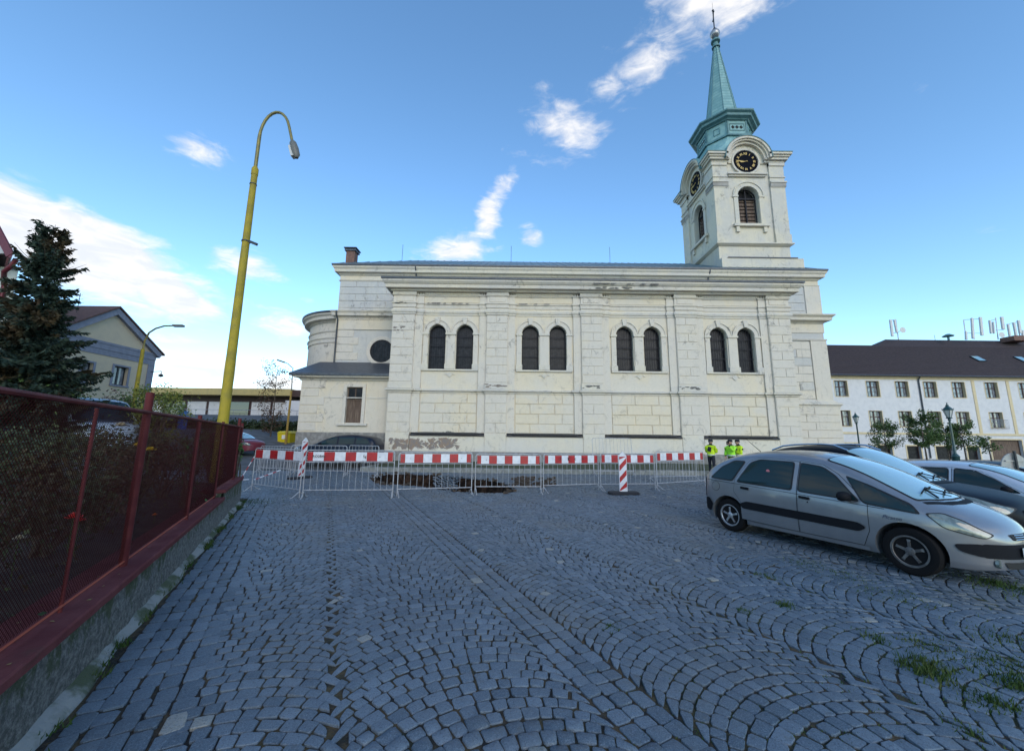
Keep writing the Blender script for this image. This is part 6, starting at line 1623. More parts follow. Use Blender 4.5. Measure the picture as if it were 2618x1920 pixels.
# third lamp by the church, arm to the left
l3x, l3y = A(735, 1090, 31).x, 31.0
l3 = thing('street_lamp', 'small far street lamp with a curved arm between the bare young tree and the church', 'street lamp', (l3x, l3y, 1.0))
jz = A(746, 1000, l3y).z; tz_ = A(738, 940, l3y).z; hx_ = A(724, 930, l3y)
MB().tube([(l3x, l3y, 1.0), (l3x+.02, l3y, jz)], [.10, .07], 8).build('pole', mat('ochre pole', (.30, .20, .04), .7), l3, smooth=50)
xm = A(747, 960, l3y).x
MB().tube([(l3x+.02, l3y, jz), (xm, l3y, tz_), (xm-.1, l3y, hx_.z-.3), (xm-.45, l3y, hx_.z), (hx_.x, l3y, hx_.z+.15)], .035, 6).build('arm', M['lampgrey'], l3, smooth=60)
MB().obox((hx_.x-.2, l3y, hx_.z+.2), (.95, 0, -.3), (0, 1, 0), (.3, 0, .95), .3, .1, .06).build('lamp_head', M['lampgrey'], l3)
# lantern on the house corner handled with the house; green lantern posts on the right
M['lgreen'] = mat('dark green cast iron', (.010, .045, .045), .45, coat=.3)
M['lglass'] = mat('lantern glass', (.45, .47, .45), .2)
def lantern(x, y, z0, H, label, s=1.0):
    rt = thing('lantern_post', label, 'lantern post', (x, y, z0), 0, 'green lantern posts on the square')
    b = z0; hp = H-1.05*s
    MB().lathe([(.26*s, 0), (.26*s, .12), (.20*s, .2), (.19*s, .75), (.22*s, .8), (.14*s, .95), (.10*s, 1.0), (.08*s, 1.05), (.065*s, hp*.6), (.055*s, hp-.15), (.09*s, hp-.1), (.06*s, hp)], (x, y, b), 12).build('post', M['lgreen'], rt, smooth=35)
    cg = MB(); r0, r1, zc_, zt_ = .10*s, .24*s, b+hp, b+hp+.55*s
    cg.lathe([(.13*s, 0), (.17*s, .04*s), (.12*s, .08*s)], (x, y, zc_), 6)
    for k in range(6):
        a = 2*math.pi*k/6; cg.bar((x+r0*1.1*math.cos(a), y+r0*1.1*math.sin(a), zc_+.08*s), (x+r1*math.cos(a), y+r1*math.sin(a), zt_), .014*s, 4)
    cg.lathe([(r1*1.15, 0), (r1*1.15, .03*s), (r1*.75, .15*s), (r1*.35, .26*s), (r1*.35, .32*s), (.03*s, .40*s), (.03*s, .5*s)], (x, y, zt_), 6)
    for k in range(6):
        a = 2*math.pi*k/6; cg.bar((x+r1*1.12*math.cos(a), y+r1*1.12*math.sin(a), zt_+.02), (x+r1*1.15*math.cos(a), y+r1*1.15*math.sin(a), zt_+.12*s), .015*s, 4)
    cg.build('lantern_cage', M['lgreen'], rt)
    MB().lathe([(r0, .085*s), (r1*.95, .55*s-.01)], (x, y, zc_), 6).build('lantern_glass', M['lglass'], rt)
lv = A(2432, 1100, 27.0); lantern(lv.x, 27.0, 0.0, 4.5, 'nearer and taller dark green lantern post between the small trees', 1.05)
lv = A(2192, 1100, 38.0); lantern(lv.x, 38.0, -.35, 4.95, 'farther green lantern post close to the church corner', 1.0)

# ================================================================== RIGHT BUILDING
M['housewhite'] = mat('white lime render', (.585, .58, .58), .9, (.53, .53, .535), 2, bump=.15, streak=.25, streakcol=(.35, .34, .32))
M['houseyel'] = mat('yellow render trim', (.58, .48, .30), .9, (.53, .44, .28), 4)
M['tiles'] = mat('dark brown roof tiles', (.030, .020, .022), .85, (.048, .032, .032), 5, bump=.8, bscale=9)
M['brownwood'] = mat('brown window wood', (.05, .022, .016), .6)
M['winglass'] = mat('reflecting window glass', (.10, .115, .14), .08, (.22, .24, .27), 3, spec=1.0)
YB = 45.0; BX0, BX1 = 30.0, 78.0
HB = thing('long_house', 'long white two storey house with yellow trim under a dark brown tiled roof', 'building', (50, YB, -.7))
bw = solid_mesh(MB().box(BX0, BX1, YB, YB+11, -1, 9.35))
ux = [37.87, 41.60, 45.02, 48.33, 51.66, 55.52, 59.5, 63.3, 67.2, 71.1]; lx = [37.80, 41.50, 44.92, 48.33, 51.60, 55.46, 59.5, 63.3, 67.2, 71.1]
WW = 1.5; cs = []
for x in ux: cs.append(MB().box(x, x+WW, YB-.5, YB+.38, 6.97, 8.82))
for x in lx: cs.append(MB().box(x, x+WW, YB-.5, YB+.38, 3.52, 5.32))
gx_ = [(38.2, 39.7, 1.55), (41.9, 43.6, 1.4), (45.3, 46.9, 1.35), (48.6, 50.6, 1.35), (52.2, 53.6, 1.35), (55.0, 58.6, 2.15), (60.5, 62.0, 1.4), (64, 65.5, 1.4)]
for a, b, zt_ in gx_: cs.append(MB().box(a, b, YB-.5, YB+.38, -.7, zt_))
bw = cut(bw, cs); bw.transform(Matrix.Translation(-Vector(HB.location))); link('wall', bw, M['housewhite'], HB)
first = None
def hwin(x, z0, z1, w_=WW):
    f = MB(); y = YB+.26; t_ = .07
    f.box(x, x+t_, y, y+.07, z0, z1); f.box(x+w_-t_, x+w_, y, y+.07, z0, z1); f.box(x+t_, x+w_-t_, y, y+.07, z0, z0+t_); f.box(x+t_, x+w_-t_, y, y+.07, z1-t_, z1)
    c = x+w_/2; f.box(c-.07, c+.07, y-.02, y+.06, z0+t_, z1-t_); zt_ = z0+(z1-z0)*.62; f.box(x+t_, x+w_-t_, y-.01, y+.065, zt_-.05, zt_+.05)
    for s_ in (-1, 1):
        cc = c+s_*(w_/4+.01); f.box(cc-.015, cc+.015, y+.01, y+.05, z0+t_, z1-t_)
    f.box(x+t_, x+w_-t_, y+.012, y+.048, z0+(zt_-z0)*.5-.015, z0+(zt_-z0)*.5+.015)
    o = f.build('window', M['brownwood'], HB)
    for (a, b) in ((x+t_, c-.07), (c+.07, x+w_-t_)):
        for (c0_, c1_) in ((z0+t_, zt_-.05), (zt_+.05, z1-t_)): MB().box(a, b, y+.03, y+.045, c0_, c1_).build('pane', M['winglass'], o)
    fr = MB(); fw = .08
    fr.box(x-fw, x, YB-.02, YB+.02, z0-fw, z1+fw*.4); fr.box(x+w_, x+w_+fw, YB-.02, YB+.02, z0-fw, z1+fw*.4); fr.box(x, x+w_, YB-.02, YB+.02, z0-fw, z0); fr.box(x, x+w_, YB-.02, YB+.02, z1, z1+fw*.4)
    fr.box(x+w_-.012, x+w_-.002, YB+.02, YB+.26, z0+.002, z1-.002)
    fr.build('window_surround', M['houseyel'], HB)
for x in ux: hwin(x, 6.97, 8.82)
for x in lx: hwin(x, 3.52, 5.32)
for a, b, zt_ in gx_:
    f = MB(); y = YB+.26; f.box(a, a+.1, y, y+.08, -.7, zt_); f.box(b-.1, b, y, y+.08, -.7, zt_); f.box(a+.1, b-.1, y, y+.08, zt_-.12, zt_)
    d = f.build('shop_window' if b-a < 3 else 'gateway', M['brownwood'], HB); MB().box(a+.1, b-.1, y+.03, y+.06, -.7, zt_-.12).build('pane' if b-a < 3 else 'gate_leaf', M['glassd'] if b-a < 3 else M['oldwood'], d)
    fr = MB(); fr.box(a-.14, a, YB-.025, YB+.02, -.7, zt_+.14); fr.box(b, b+.14, YB-.025, YB+.02, -.7, zt_+.14); fr.box(a, b, YB-.025, YB+.02, zt_, zt_+.14); fr.build('window_surround', M['houseyel'], HB)
MB().box(BX0, BX1, YB-.06, YB, 2.62, 2.86).build('string_course', M['houseyel'], HB)
MB().sweep([(-.02, 9.02), (.05, 9.04), (.08, 9.2), (.30, 9.35), (.34, 9.48), (-.02, 9.5)], [(BX0, YB), (BX1, YB)]).build('cornice', M['houseyel'], HB)
for (x0_, x1_) in ((53.98, 54.32), (58.05, 58.40), (66, 66.35)): MB().box(x0_, x1_, YB-.05, YB, 2.86, 9.02).build('pilaster_strip', M['houseyel'], HB)
MB().box(BX0, BX1, YB-.04, YB-.0, -1, -.1).build('plinth', M['plinth'], HB)
# roof: ridge steps up, tiles in courses near the eave
def roofpart(x0_, x1_, zr_, hip):
    y0_, y1_, z0_ = YB-.5, YB+11.5, 9.5; yr_ = YB+5.0
    V = [(x0_, y0_, z0_), (x1_, y0_, z0_), (x1_, y1_, z0_), (x0_, y1_, z0_), (x0_+(hip or 0), yr_, zr_), (x1_, yr_, zr_), (x0_, y0_, z0_-.12), (x1_, y0_, z0_-.12), (x1_, y1_, z0_-.12), (x0_, y1_, z0_-.12)]
    return MB().add(V, [(0, 1, 5, 4), (2, 3, 4, 5), (0, 4, 3), (1, 2, 5), (0, 6, 7, 1), (1, 7, 8, 2), (2, 8, 9, 3), (3, 9, 6, 0), (6, 9, 8, 7)])
rz1 = A(2180, 882, YB+5).z; sl = (rz1-9.5)/5.5; q_ = ray(2400, 869)[1]
y2 = (9.5-EYE-(YB-.5)*sl)/(q_-sl); rz2 = EYE+q_*y2
roofpart(BX0, BX1, rz1, 0).build('roof', M['tiles'], HB)
xs_ = A(2245, 883, YB+5).x; xt_ = A(2264, 871, y2).x
MB().add([(xs_, YB+5.0, rz1), (BX1, YB+5.0, rz1), (BX1, y2, rz2), (xt_, y2, rz2), (xs_, 2*y2-YB-5, rz1), (BX1, 2*y2-YB-5, rz1)], [(0, 1, 2, 3), (4, 3, 2, 5), (0, 3, 4), (1, 5, 2), (0, 4, 5, 1)]).build('roof', M['tiles'], HB)
tc_ = MB(); sl = (rz1-9.5)/5.5
for k in range(1, 26):
    y = YB-.5+.21*k; z = 9.5+(y-YB+.5)*sl; tc_.obox(((BX0+BX1)/2, y, z+.012), (1, 0, 0), Vector((0, 1, sl)).normalized(), Vector((0, -sl, 1)).normalized(), (BX1-BX0)/2, .02, .018)
tc_.build('tile_courses', M['tiles'], HB, kind='stuff')
for px, py in ((2500, 913), (2612, 914)):
    y = YB+2.4; x = A(px, py, y).x; z = 9.5+(y-YB+.5)*sl; n_ = Vector((0, -sl, 1)).normalized(); d_ = Vector((0, 1, sl)).normalized()
    f = MB().obox((x, y, z+.08), (1, 0, 0), d_, n_, .50, .62, .07).build('roof_window', M['rope'], HB); MB().obox(Vector((x, y, z+.08))+n_*.075, (1, 0, 0), d_, n_, .42, .53, .012).build('pane', M['screen'], f)
MB().tube([(47.75, YB-.35, 9.4), (47.75, YB-.1, 9.0), (47.78, YB-.1, 0)], .07, 7).build('downpipe', M['sheet'], HB, smooth=50)
MB().tube([(BX0, YB-.56, 9.43), (BX1, YB-.56, 9.43)], .08, 7).build('gutter', M['sheet'], HB, smooth=50)
# balcony basket
bx_ = lx[5]; bk = MB()
for k in range(12): x = bx_-.15+.16*k; bk.tube([(x, YB-.32, 3.45), (x, YB-.42, 3.75), (x, YB-.30, 4.45)], .014, 4, caps=False)
for z in (3.45, 4.45): bk.tube([(bx_-.2, YB, z), (bx_-.2, YB-.31, z), (bx_+1.65, YB-.31, z), (bx_+1.65, YB, z)], .02, 5)
bk.build('balcony_rail', M['zinc'], HB)
# wall lantern by the gateway
wl_ = A(2527, 1113, YB-.4); MB().lathe([(.12, 0), (.22, .3), (.1, .42), (.02, .5)], (wl_.x-.7, YB-.35, 1.9), 6).build('wall_lantern', M['lgreen'], HB); MB().tube([(wl_.x-.7, YB, 1.6), (wl_.x-.7, YB-.35, 1.7), (wl_.x-.7, YB-.35, 1.9)], .03, 5).build('lantern_bracket', M['lgreen'], HB)
# ---- aerials on the roof, each mast a thing of its own
M['antw'] = mat('pale antenna shell', (.55, .54, .53), .5)
def mast(label, panels, poles, dish=None, rails=(), Y=YB+5.0):
    g = A(*poles[0][:2], Y); rt = thing('antenna_mast', label, 'antenna', tuple(g), 0, 'mobile phone aerials on the roof ridge')
    for (x0_, y0_, x1_, y1_) in poles: MB().bar(A(x0_, y0_, Y), A(x1_, y1_, Y), .06, 6).build('pole', M['zinc'], rt)
    for (x0_, y0_, x1_, y1_, w_) in panels:
        a, b = A(x0_, y0_, Y-.3), A(x1_, y1_, Y-.3); d = (b-a).normalized(); s_ = Vector((1, 0, 0)); s_ = (s_-d*s_.dot(d)).normalized(); MB().obox((a+b)/2, d, s_, d.cross(s_), (b-a).length/2, w_, .09).build('panel_antenna', M['antw'], rt)
    for (x0_, y0_, x1_, y1_) in rails: MB().bar(A(x0_, y0_, Y), A(x1_, y1_, Y), .03, 5).build('cross_tube', M['zinc'], rt)
    if dish: c = A(*dish, Y-.4); MB().lathe([(.0, .12), (.22, .05), (.38, -.08), (.39, -.1)], c, 14, 'y').build('dish', M['antw'], rt, smooth=50)
z5 = lambda x, y: (2080+x*.2663, 780+y*.2663)
def P4(a, b, c, d, *w_): p = z5(a, b); q = z5(c, d); return (*p, *q, *w_)
mast('leftmost roof aerial, two pale panels with a small dish', [P4(738, 140, 757, 298, .13), P4(775, 140, 800, 265, .10)], [P4(815, 330, 788, 135)], z5(850, 240), [P4(745, 145, 790, 140), P4(755, 270, 850, 245)])
mast('middle roof aerial frame with two tall panels joined by cross tubes', [P4(1520, 125, 1532, 320, .13), P4(1600, 115, 1618, 290, .15), P4(1462, 250, 1466, 330, .10)], [P4(1545, 325, 1520, 120), P4(1465, 320, 1440, 140)], None, [P4(1440, 140, 1600, 130), P4(1460, 265, 1610, 270)])
mast('roof aerial with staggered panels right of the tall frame', [P4(1690, 145, 1705, 270, .10), P4(1805, 112, 1822, 230, .16), P4(1722, 160, 1732, 270, .07)], [P4(1772, 330, 1748, 120)], z5(1800, 285), [P4(1690, 150, 1745, 135), P4(1745, 240, 1825, 235)])
mast('cluster of slim aerials at the right picture edge', [P4(1865, 180, 1885, 300, .10), P4(1920, 165, 1945, 290, .12), P4(1965, 145, 1985, 270, .14), P4(2005, 240, 2012, 300, .1)], [P4(1885, 320, 1870, 180), P4(1935, 310, 1915, 170), P4(1980, 300, 1960, 150)], None, [P4(1865, 180, 1960, 160), P4(1860, 310, 2015, 285)])
v = A(*z5(1297, 330), YB+5.0); MB().lathe([(.12, -.1), (.12, .35), (.55, .42), (.6, .5), (.2, .75), (.0, .8)], v, 14).build('vent', M['copperd'], HB, smooth=40)
v = A(*z5(1168, 335), YB+5.0); MB().bar(v, v+Vector((0, 0, .7)), .03, 5).build('vent_pipe', M['zinc'], HB)
MB().box(A(*z5(1880, 330), YB+5).x, A(*z5(2040, 330), YB+5).x, YB+4.5, YB+6, rz2-.4, A(*z5(1930, 300), YB+5).z).build('chimney', M['brick'], HB)

# small trees before the long house
tg = 'small trees before the long house'
for (px, Y, H_, cr_, lb, n) in ((2262, 35, 3.6, 1.35, 'small loose round tree nearest to the church corner', 1500), (2362, 33, 4.4, 1.5, 'densest small round tree before the downpipe of the long house', 2600), (2418, 35, 3.6, 1.3, 'small tree half hidden behind the taller lantern post', 1500), (2462, 34, 3.7, 1.2, 'thin small tree just right of the taller lantern post', 1200), (2525, 37, 2.7, .7, 'low sapling before the gateway', 400)):
    v = A(px, 1120, Y); broadleaf('small_tree', lb, (v.x, Y, -.4), H_*.93, cr_, int(n*1.6), .15, M['leafmid'], tg, .07, 1.0, .42, 24)
# round sign seen from behind
sv_ = A(2600, 1190, 10.5); sg_ = thing('road_sign', 'round road sign seen from its grey back at the right edge', 'road sign', (sv_.x-.02, 10.5, 0))
MB().bar((sv_.x, 10.5, 0), (sv_.x, 10.5, 1.52), .03, 8).build('post', M['rope'], sg_)
MB().lathe([(.36, -.02), (.36, .0), (.34, .01)], (sv_.x, 10.56, 1.10), 28, 'y').build('sign_plate', M['zinc'], sg_)
for z_ in (.93, 1.24): MB().box(sv_.x-.26, sv_.x+.26, 10.51, 10.54, z_, z_+.03).build('bracket', M['zinc'], sg_)

# ================================================================== LEFT SIDE
M['beige'] = mat('beige render', (.50, .41, .29), .9, (.46, .38, .28), 1.5, bump=.1)
M['greytrim'] = mat('blue grey render trim', (.20, .21, .26), .9, (.17, .18, .225), 3)
M['redroof'] = mat('brown red roof tiles', (.075, .04, .032), .85, (.11, .055, .042), 5, bump=.6, bscale=10)
HX = -30.8; Y0_, Y1_ = 25.6, 32.8; ZE = 8.55; PKY, PKZ = 28.9, 11.25
BH = thing('gabled_house', 'beige gabled house with blue grey trim behind the spruce', 'building', (HX-4, 29, 1.2))
def gwall(poly, x0_, x1_): # polygon in (y, z) extruded along x
    n = len(poly); return MB().add([(x0_, y, z) for y, z in poly]+[(x1_, y, z) for y, z in poly], [tuple(range(n)), tuple(range(2*n-1, n-1, -1))]+[(i, (i+1) % n, (i+1) % n+n, i+n) for i in range(n)])
wins = [(27.05, 28.0, 4.55, 6.1), (29.05, 30.1, 4.5, 6.0)]
wpx = []
for (a, b, tpy, bty) in ((289, 318, 935, 983), (206, 226, 924, 975)):
    xa, qa = ray(a, (tpy+bty)/2); xb, qb = ray(b, (tpy+bty)/2); ya, yb = HX/xa, HX/xb; _, qt = ray(a, tpy); _, qb2 = ray(a, bty); wpx.append((ya, yb, EYE+qb2*ya, EYE+qt*ya))
gb_ = solid_mesh(gwall([(Y0_, 0), (Y1_, 0), (Y1_, ZE), (PKY, PKZ), (Y0_, ZE)], HX-12, HX))
gb_ = cut(gb_, [MB().box(HX-.35, HX+.5, a, b+.25, c, d) for a, b, c, d in wpx]); gb_.transform(Matrix.Translation(-Vector(BH.location))); link('wall', gb_, M['beige'], BH)
for a, b, c, d in wpx:
    f = MB(); x = HX-.3; t_ = .09; b += .25
    f.box(x, x+.06, a, a+t_, c, d); f.box(x, x+.06, b-t_, b, c, d); f.box(x, x+.06, a, b, c, c+t_); f.box(x, x+.06, a, b, d-t_, d); m_ = (a+b)/2; f.box(x-.0, x+.08, m_-.06, m_+.06, c+t_, d-t_)
    w_ = f.build('window', M['rope'], BH)
    for p, q in ((a+t_, m_-.06), (m_+.06, b-t_)): MB().box(x+.01, x+.03, p, q, c+t_, d-t_).build('pane', M['winglass'], w_)
    fr = MB(); fr.box(HX-.01, HX+.04, a-.16, a, c-.12, d+.12); fr.box(HX-.01, HX+.04, b, b+.16, c-.12, d+.12); fr.box(HX-.01, HX+.04, a, b, d, d+.12); fr.box(HX-.01, HX+.10, a-.2, b+.2, c-.12, c); fr.build('window_surround', M['greytrim'], BH)
tr = MB(); 
tr.box(HX-.0, HX+.05, Y0_, Y1_, ZE-1.05, ZE-.62); tr.box(HX, HX+.09, Y0_, Y1_, ZE-.62, ZE-.2); tr.box(HX, HX+.12, Y0_, Y1_, ZE-.2, ZE-.02); tr.box(HX, HX+.06, Y1_-.55, Y1_, 0, ZE-1.05); tr.box(HX, HX+.06, Y0_, Y1_, 3.2, 3.55)
for (ya, za, yb, zb) in ((Y0_-.35, ZE-.05, PKY, PKZ), (Y1_+.35, ZE-.05, PKY, PKZ)):
    a = Vector((HX+.12, ya, za)); b = Vector((HX+.12, yb, zb)); d = (b-a).normalized(); u = Vector((1, 0, 0)); n_ = d.cross(u); n_ = n_ if n_.z > 0 else -n_
    tr.obox((a+b)/2-n_*.18, d, u, n_, (b-a).length/2, .14+(.004 if ya > PKY else 0), .2)
tr.build('gable_trim', M['greytrim'], BH)
rf = MB()
for (ya, za) in ((Y0_-.5, ZE-.1), (Y1_+.5, ZE-.1)):
    a = Vector((HX+.35, ya, za)); b = Vector((HX+.35, PKY, PKZ+.08)); rf.add([a, b, b-Vector((13, 0, 0)), a-Vector((13, 0, 0)), a+Vector((0, 0, .12)), b+Vector((0, 0, .12)), b+Vector((-13, 0, .12)), a+Vector((-13, 0, .12))], [(0, 1, 2, 3), (4, 7, 6, 5), (0, 4, 5, 1), (1, 5, 6, 2), (2, 6, 7, 3), (3, 7, 4, 0)])
rf.build('roof', M['redroof'], BH)
lb_ = MB().tube([(HX+.1, Y1_-.3, 6.9), (HX+1.0, Y1_-.3, 6.95), (HX+1.0, Y1_-.3, 6.7)], .03, 5); lb_.lathe([(.02, 0), (.16, -.1), (.18, -.22), (.02, -.3)], (HX+1.0, Y1_-.3, 6.75), 8); lb_.build('wall_lantern', M['rope'], BH)
an = A(196, 800, 27.5); ta = thing('tv_aerial', 'thin television aerial rising behind the spruce', 'aerial', tuple(an)); m_ = MB().bar(an, an+Vector((0, 0, 1.5)), .02, 5)
for k in range(4): m_.bar(an+Vector((-.5+.1*k, 0, .4+.3*k)), an+Vector((.5-.1*k, 0, .45+.3*k)), .012, 4)
m_.build('aerial', M['rope'], ta)
# near house at the left edge: white gable corner with a dark red barge board
M['lightwall'] = mat('pale green grey render', (.42, .45, .42), .9, (.38, .41, .39), 2)
M['soffit'] = mat('grey white boarding', (.42, .43, .44), .8, (.36, .37, .38), 4)
M['barge'] = mat('dark red gutter paint', (.11, .012, .02), .5)
HL = thing('left_house', 'pale house at the left picture edge with dark red barge board and gutter', 'building', (-22, 14, .5))
yf = 13.4; tip = A(46, 656, yf); pk = A(0, 570, yf); wr_ = A(32, 760, yf+.7).x
sl_ = (pk.z-tip.z)/(pk.x-tip.x); xr_ = tip.x-4.2; pkz = tip.z+sl_*(xr_-tip.x)
wx = wr_; SH = -1.42      # the house stands askew: its flank runs away to the left
def askew(mb):
    mb.v = [(x+SH*max(0, y-yf+.3), y, z) for x, y, z in mb.v]; return mb
askew(MB().box(wx-8, wx+1.42, yf+.7, yf+9, .2, tip.z-.1)).build('wall', M['lightwall'], HL)
MB().prism([(tip.x-.1, tip.z), (xr_, pkz-.1), (xr_-4.1, tip.z)], yf-.22, yf-.12).build('gable_boarding', M['soffit'], HL)
for sg in (-1, 1):
    a = Vector((xr_+sg*4.3, 0, tip.z-.1)); b = Vector((xr_, 0, pkz+.05)); y0_, y1_ = yf-.25, yf+9.5
    askew(MB().add([(a.x, y0_, a.z), (b.x, y0_, b.z), (b.x, y1_, b.z), (a.x, y1_, a.z), (a.x, y0_, a.z+.1), (b.x, y0_, b.z+.1), (b.x, y1_, b.z+.1), (a.x, y1_, a.z+.1)], [(0, 1, 2, 3), (4, 7, 6, 5), (0, 4, 5, 1), (1, 5, 6, 2), (2, 6, 7, 3), (3, 7, 4, 0)])).build('roof', M['redroof'], HL)
    d = (b-a).normalized(); n_ = Vector((0, 1, 0)); MB().obox(Vector(((a.x+b.x)/2, yf-.28, (a.z+b.z)/2+.0)), d, n_, d.cross(n_), (b-a).length/2, .03, .13).build('barge_board', M['barge'], HL)
gt = askew(MB().tube([(tip.x+.12, yf-.3, tip.z-.12), (tip.x+.12, yf+.7, tip.z-.13), (tip.x+.12, yf+9, tip.z-.15)], .09, 8)); gt.build('gutter', M['barge'], HL, smooth=50)
el_ = MB().tube([(tip.x+.1, yf-.1, tip.z-.16), (tip.x-.02, yf-.1, tip.z-.42), (tip.x-.3, yf-.05, tip.z-.62), (tip.x-.75, yf+.3, tip.z-.72), (wx-.3, yf+.62, tip.z-.9), (wx-.3, yf+.62, .5)], .075, 9); el_.build('downpipe', M['barge'], HL, smooth=60)

# flat building, embankment, hedge, brick wall
M['fascia'] = mat('yellow sheet fascia', (.42, .32, .12), .6, (.36, .28, .11), 3)
FB = thing('flat_hall', 'long low flat roofed hall with a yellow fascia in the left background', 'building', (-36, 52, 3.9))
FX0, FX1, FY = -62.0, -28.3, 50.0
fz1 = A(756, 995, FY-1.5).z; fz0 = A(756, 1012, FY-1.5).z
MB().box(FX0, FX1+.5, FY-1.5, FY+14, fz0, fz1).build('fascia', M['fascia'], FB)
MB().box(FX1+.5, FX1+4, FY-1.2, FY+12, fz0-.1, fz1-.1).build('dark_annex', M['brownwood'], FB)
MB().box(FX0, FX1, FY, FY+12, 3.5, fz0).build('wall', M['brownwood'], FB)
x = FX0+1; k = 0
while x < FX1-2:
    w_ = 2.4; MB().box(x, x+w_, FY-.08, FY-.005, 3.9, fz0-.75).build('panel' if k % 3 else 'window', M['housewhite'] if k % 3 else M['glass'], FB); x += w_+.35; k += 1
MB().box(FX1-.2, FX1+4, FY-1.25, FY-1.2, 3.9, fz0-.6).build('panel', M['housewhite'], FB)
BWT = thing('brick_wall', 'low dark red brick wall with a railing before the flat hall', 'wall', (-36, 46, 2.5))
cz = A(740, 1066, 46).z; bz_ = A(740, 1080, 46).z-.4
MB().box(-60, -24, 46, 46.3, bz_-1, cz-.1).build('wall', M['brick'], BWT)
MB().box(-60, -24, 45.95, 46.35, cz-.1, cz).build('coping', M['brick'], BWT)
rl = MB().bar((-60, 46.15, cz+.75), (-24, 46.15, cz+.75), .03, 5)
for k in range(25): rl.bar((-60+1.5*k, 46.15, cz), (-60+1.5*k, 46.15, cz+.75), .025, 4)
rl.build('railing', M['zinc'], BWT)
def hedge(name, label, x0_, x1_, y, z0, z1, dep, n, size, m):
    rt = thing(name, label, 'hedge', ((x0_+x1_)/2, y, z0)); c = rt.location
    core = MB().box(x0_+.3, x1_-.3, y+.25, y+dep-.25, z0, z1-.3).build('core', M['leafdark'], rt)
    def fn():
        return Vector((random.uniform(x0_, x1_), y+random.choice((random.uniform(-.1, .35), random.uniform(0, dep))), z0+(z1-z0)*(1-random.random()**1.5*.95)+random.gauss(0, .1))), Vector((0, -.5, 1))
    V, F = leaves(n, fn, size); link('foliage', np_mesh('foliage', [(p[0]-c.x, p[1]-c.y, p[2]-c.z) for p in V], F), m, rt)
hedge('hedge', 'dark green hedge on the bank below the brick wall', -34, -14, 36, .8, A(700, 1080, 36).z, 3.5, 11000, .24, M['leafdark'])
bush('yellow_green_bush', 'yellow green bush behind the thick fence post', 'bush', tuple(A(400, 1040, 15)-Vector((0, 0, 2.2))), 1.15, 3.0, 3600, .085, M['leafyel'], None, 14, 8)
bush('green_bush', 'green bush below the thin yellow lamp', 'bush', tuple(A(345, 1045, 15)-Vector((0, 0, 2.1))), 1.05, 2.7, 3200, .085, M['leafmid'], None, 14, 8)
bush('red_leaved_bush', 'dark red leaved bush beside the green one behind the fence', 'bush', tuple(A(305, 1020, 15.8)-Vector((0, 0, 2.4))), .8, 2.9, 1600, .085, M['leafred'], None, 10, 7)
bush('green_bush', 'wide green bush under the spruce at the left edge', 'bush', tuple(A(60, 980, 12.5)-Vector((0, 0, 2.0))), 1.9, 2.2, 4200, .09, M['leafmid'], None, 16, 8)
bush('green_bush', 'low green bush at the foot of the tall yellow lamp', 'bush', (-9.4, 12.6, 0), .7, 2.1, 1500, .07, M['leafmid'], None, 10, 6)
v = A(693, 1100, 33); broadleaf('young_tree', 'sparse reddish young tree left of the church apse', (v.x, 33, 1.1), A(690, 935, 33).z-1.1, 1.5, 1700, .13, leafmat('reddish brown leaves', (.05, .035, .02), (.11, .05, .03), (.04, .05, .02)), None, .06, 1.0, .12, 46, mul=1.2)
# yellow waste container
bv = A(733, 1128, 32.0); yb_ = thing('waste_container', 'bright yellow waste container left of the church', 'container', (bv.x, 32.0, bv.z-.55))
M['binyel'] = mat('yellow container plastic', (.62, .50, .01), .45)
bz0 = bv.z-.55; wz = .47*2; x = bv.x; zt_ = A(733, 1103, 32).z
MB().add([(x-.45, 31.6, bz0+.15), (x+.45, 31.6, bz0+.15), (x+.45, 32.4, bz0+.15), (x-.45, 32.4, bz0+.15), (x-.52, 31.5, zt_-.15), (x+.52, 31.5, zt_-.15), (x+.52, 32.5, zt_-.15), (x-.52, 32.5, zt_-.15)], [(0, 3, 2, 1), (4, 5, 6, 7), (0, 1, 5, 4), (1, 2, 6, 5), (2, 3, 7, 6), (3, 0, 4, 7)]).build('body', M['binyel'], yb_)
MB().add([(x-.56, 31.45, zt_-.15), (x+.56, 31.45, zt_-.15), (x+.56, 32.5, zt_-.15), (x-.56, 32.5, zt_-.15), (x-.5, 31.7, zt_), (x+.5, 31.7, zt_), (x+.5, 32.4, zt_+.03), (x-.5, 32.4, zt_+.03)], [(0, 3, 2, 1), (4, 5, 6, 7), (0, 1, 5, 4), (1, 2, 6, 5), (2, 3, 7, 6), (3, 0, 4, 7)]).build('lid', M['binyel'], yb_)
MB().box(x-.14, x+.14, 31.49, 31.53, zt_-.62, zt_-.3).build('sticker', M['plate'], yb_)
for a in (-.38, .38): MB().lathe([(.09, -.03), (.09, .03)], (x+a, 31.8, bz0+.09), 10, 'y').build('wheel', M['tyre'], yb_)
bl = A(470, 1058, 30); bb = thing('waste_container', 'small blue bin top showing over the fence rail', 'container', (bl.x, 30, bl.z-1.2)); MB().box(bl.x-.2, bl.x+.2, 29.8, 30.2, bl.z-1.2, bl.z+.1).build('body', mat('blue plastic', (.02, .12, .45), .5), bb); MB().box(bl.x-.23, bl.x+.23, 29.76, 30.24, bl.z+.1, bl.z+.2).build('lid', mat('blue lid', (.03, .18, .55), .5), bb)

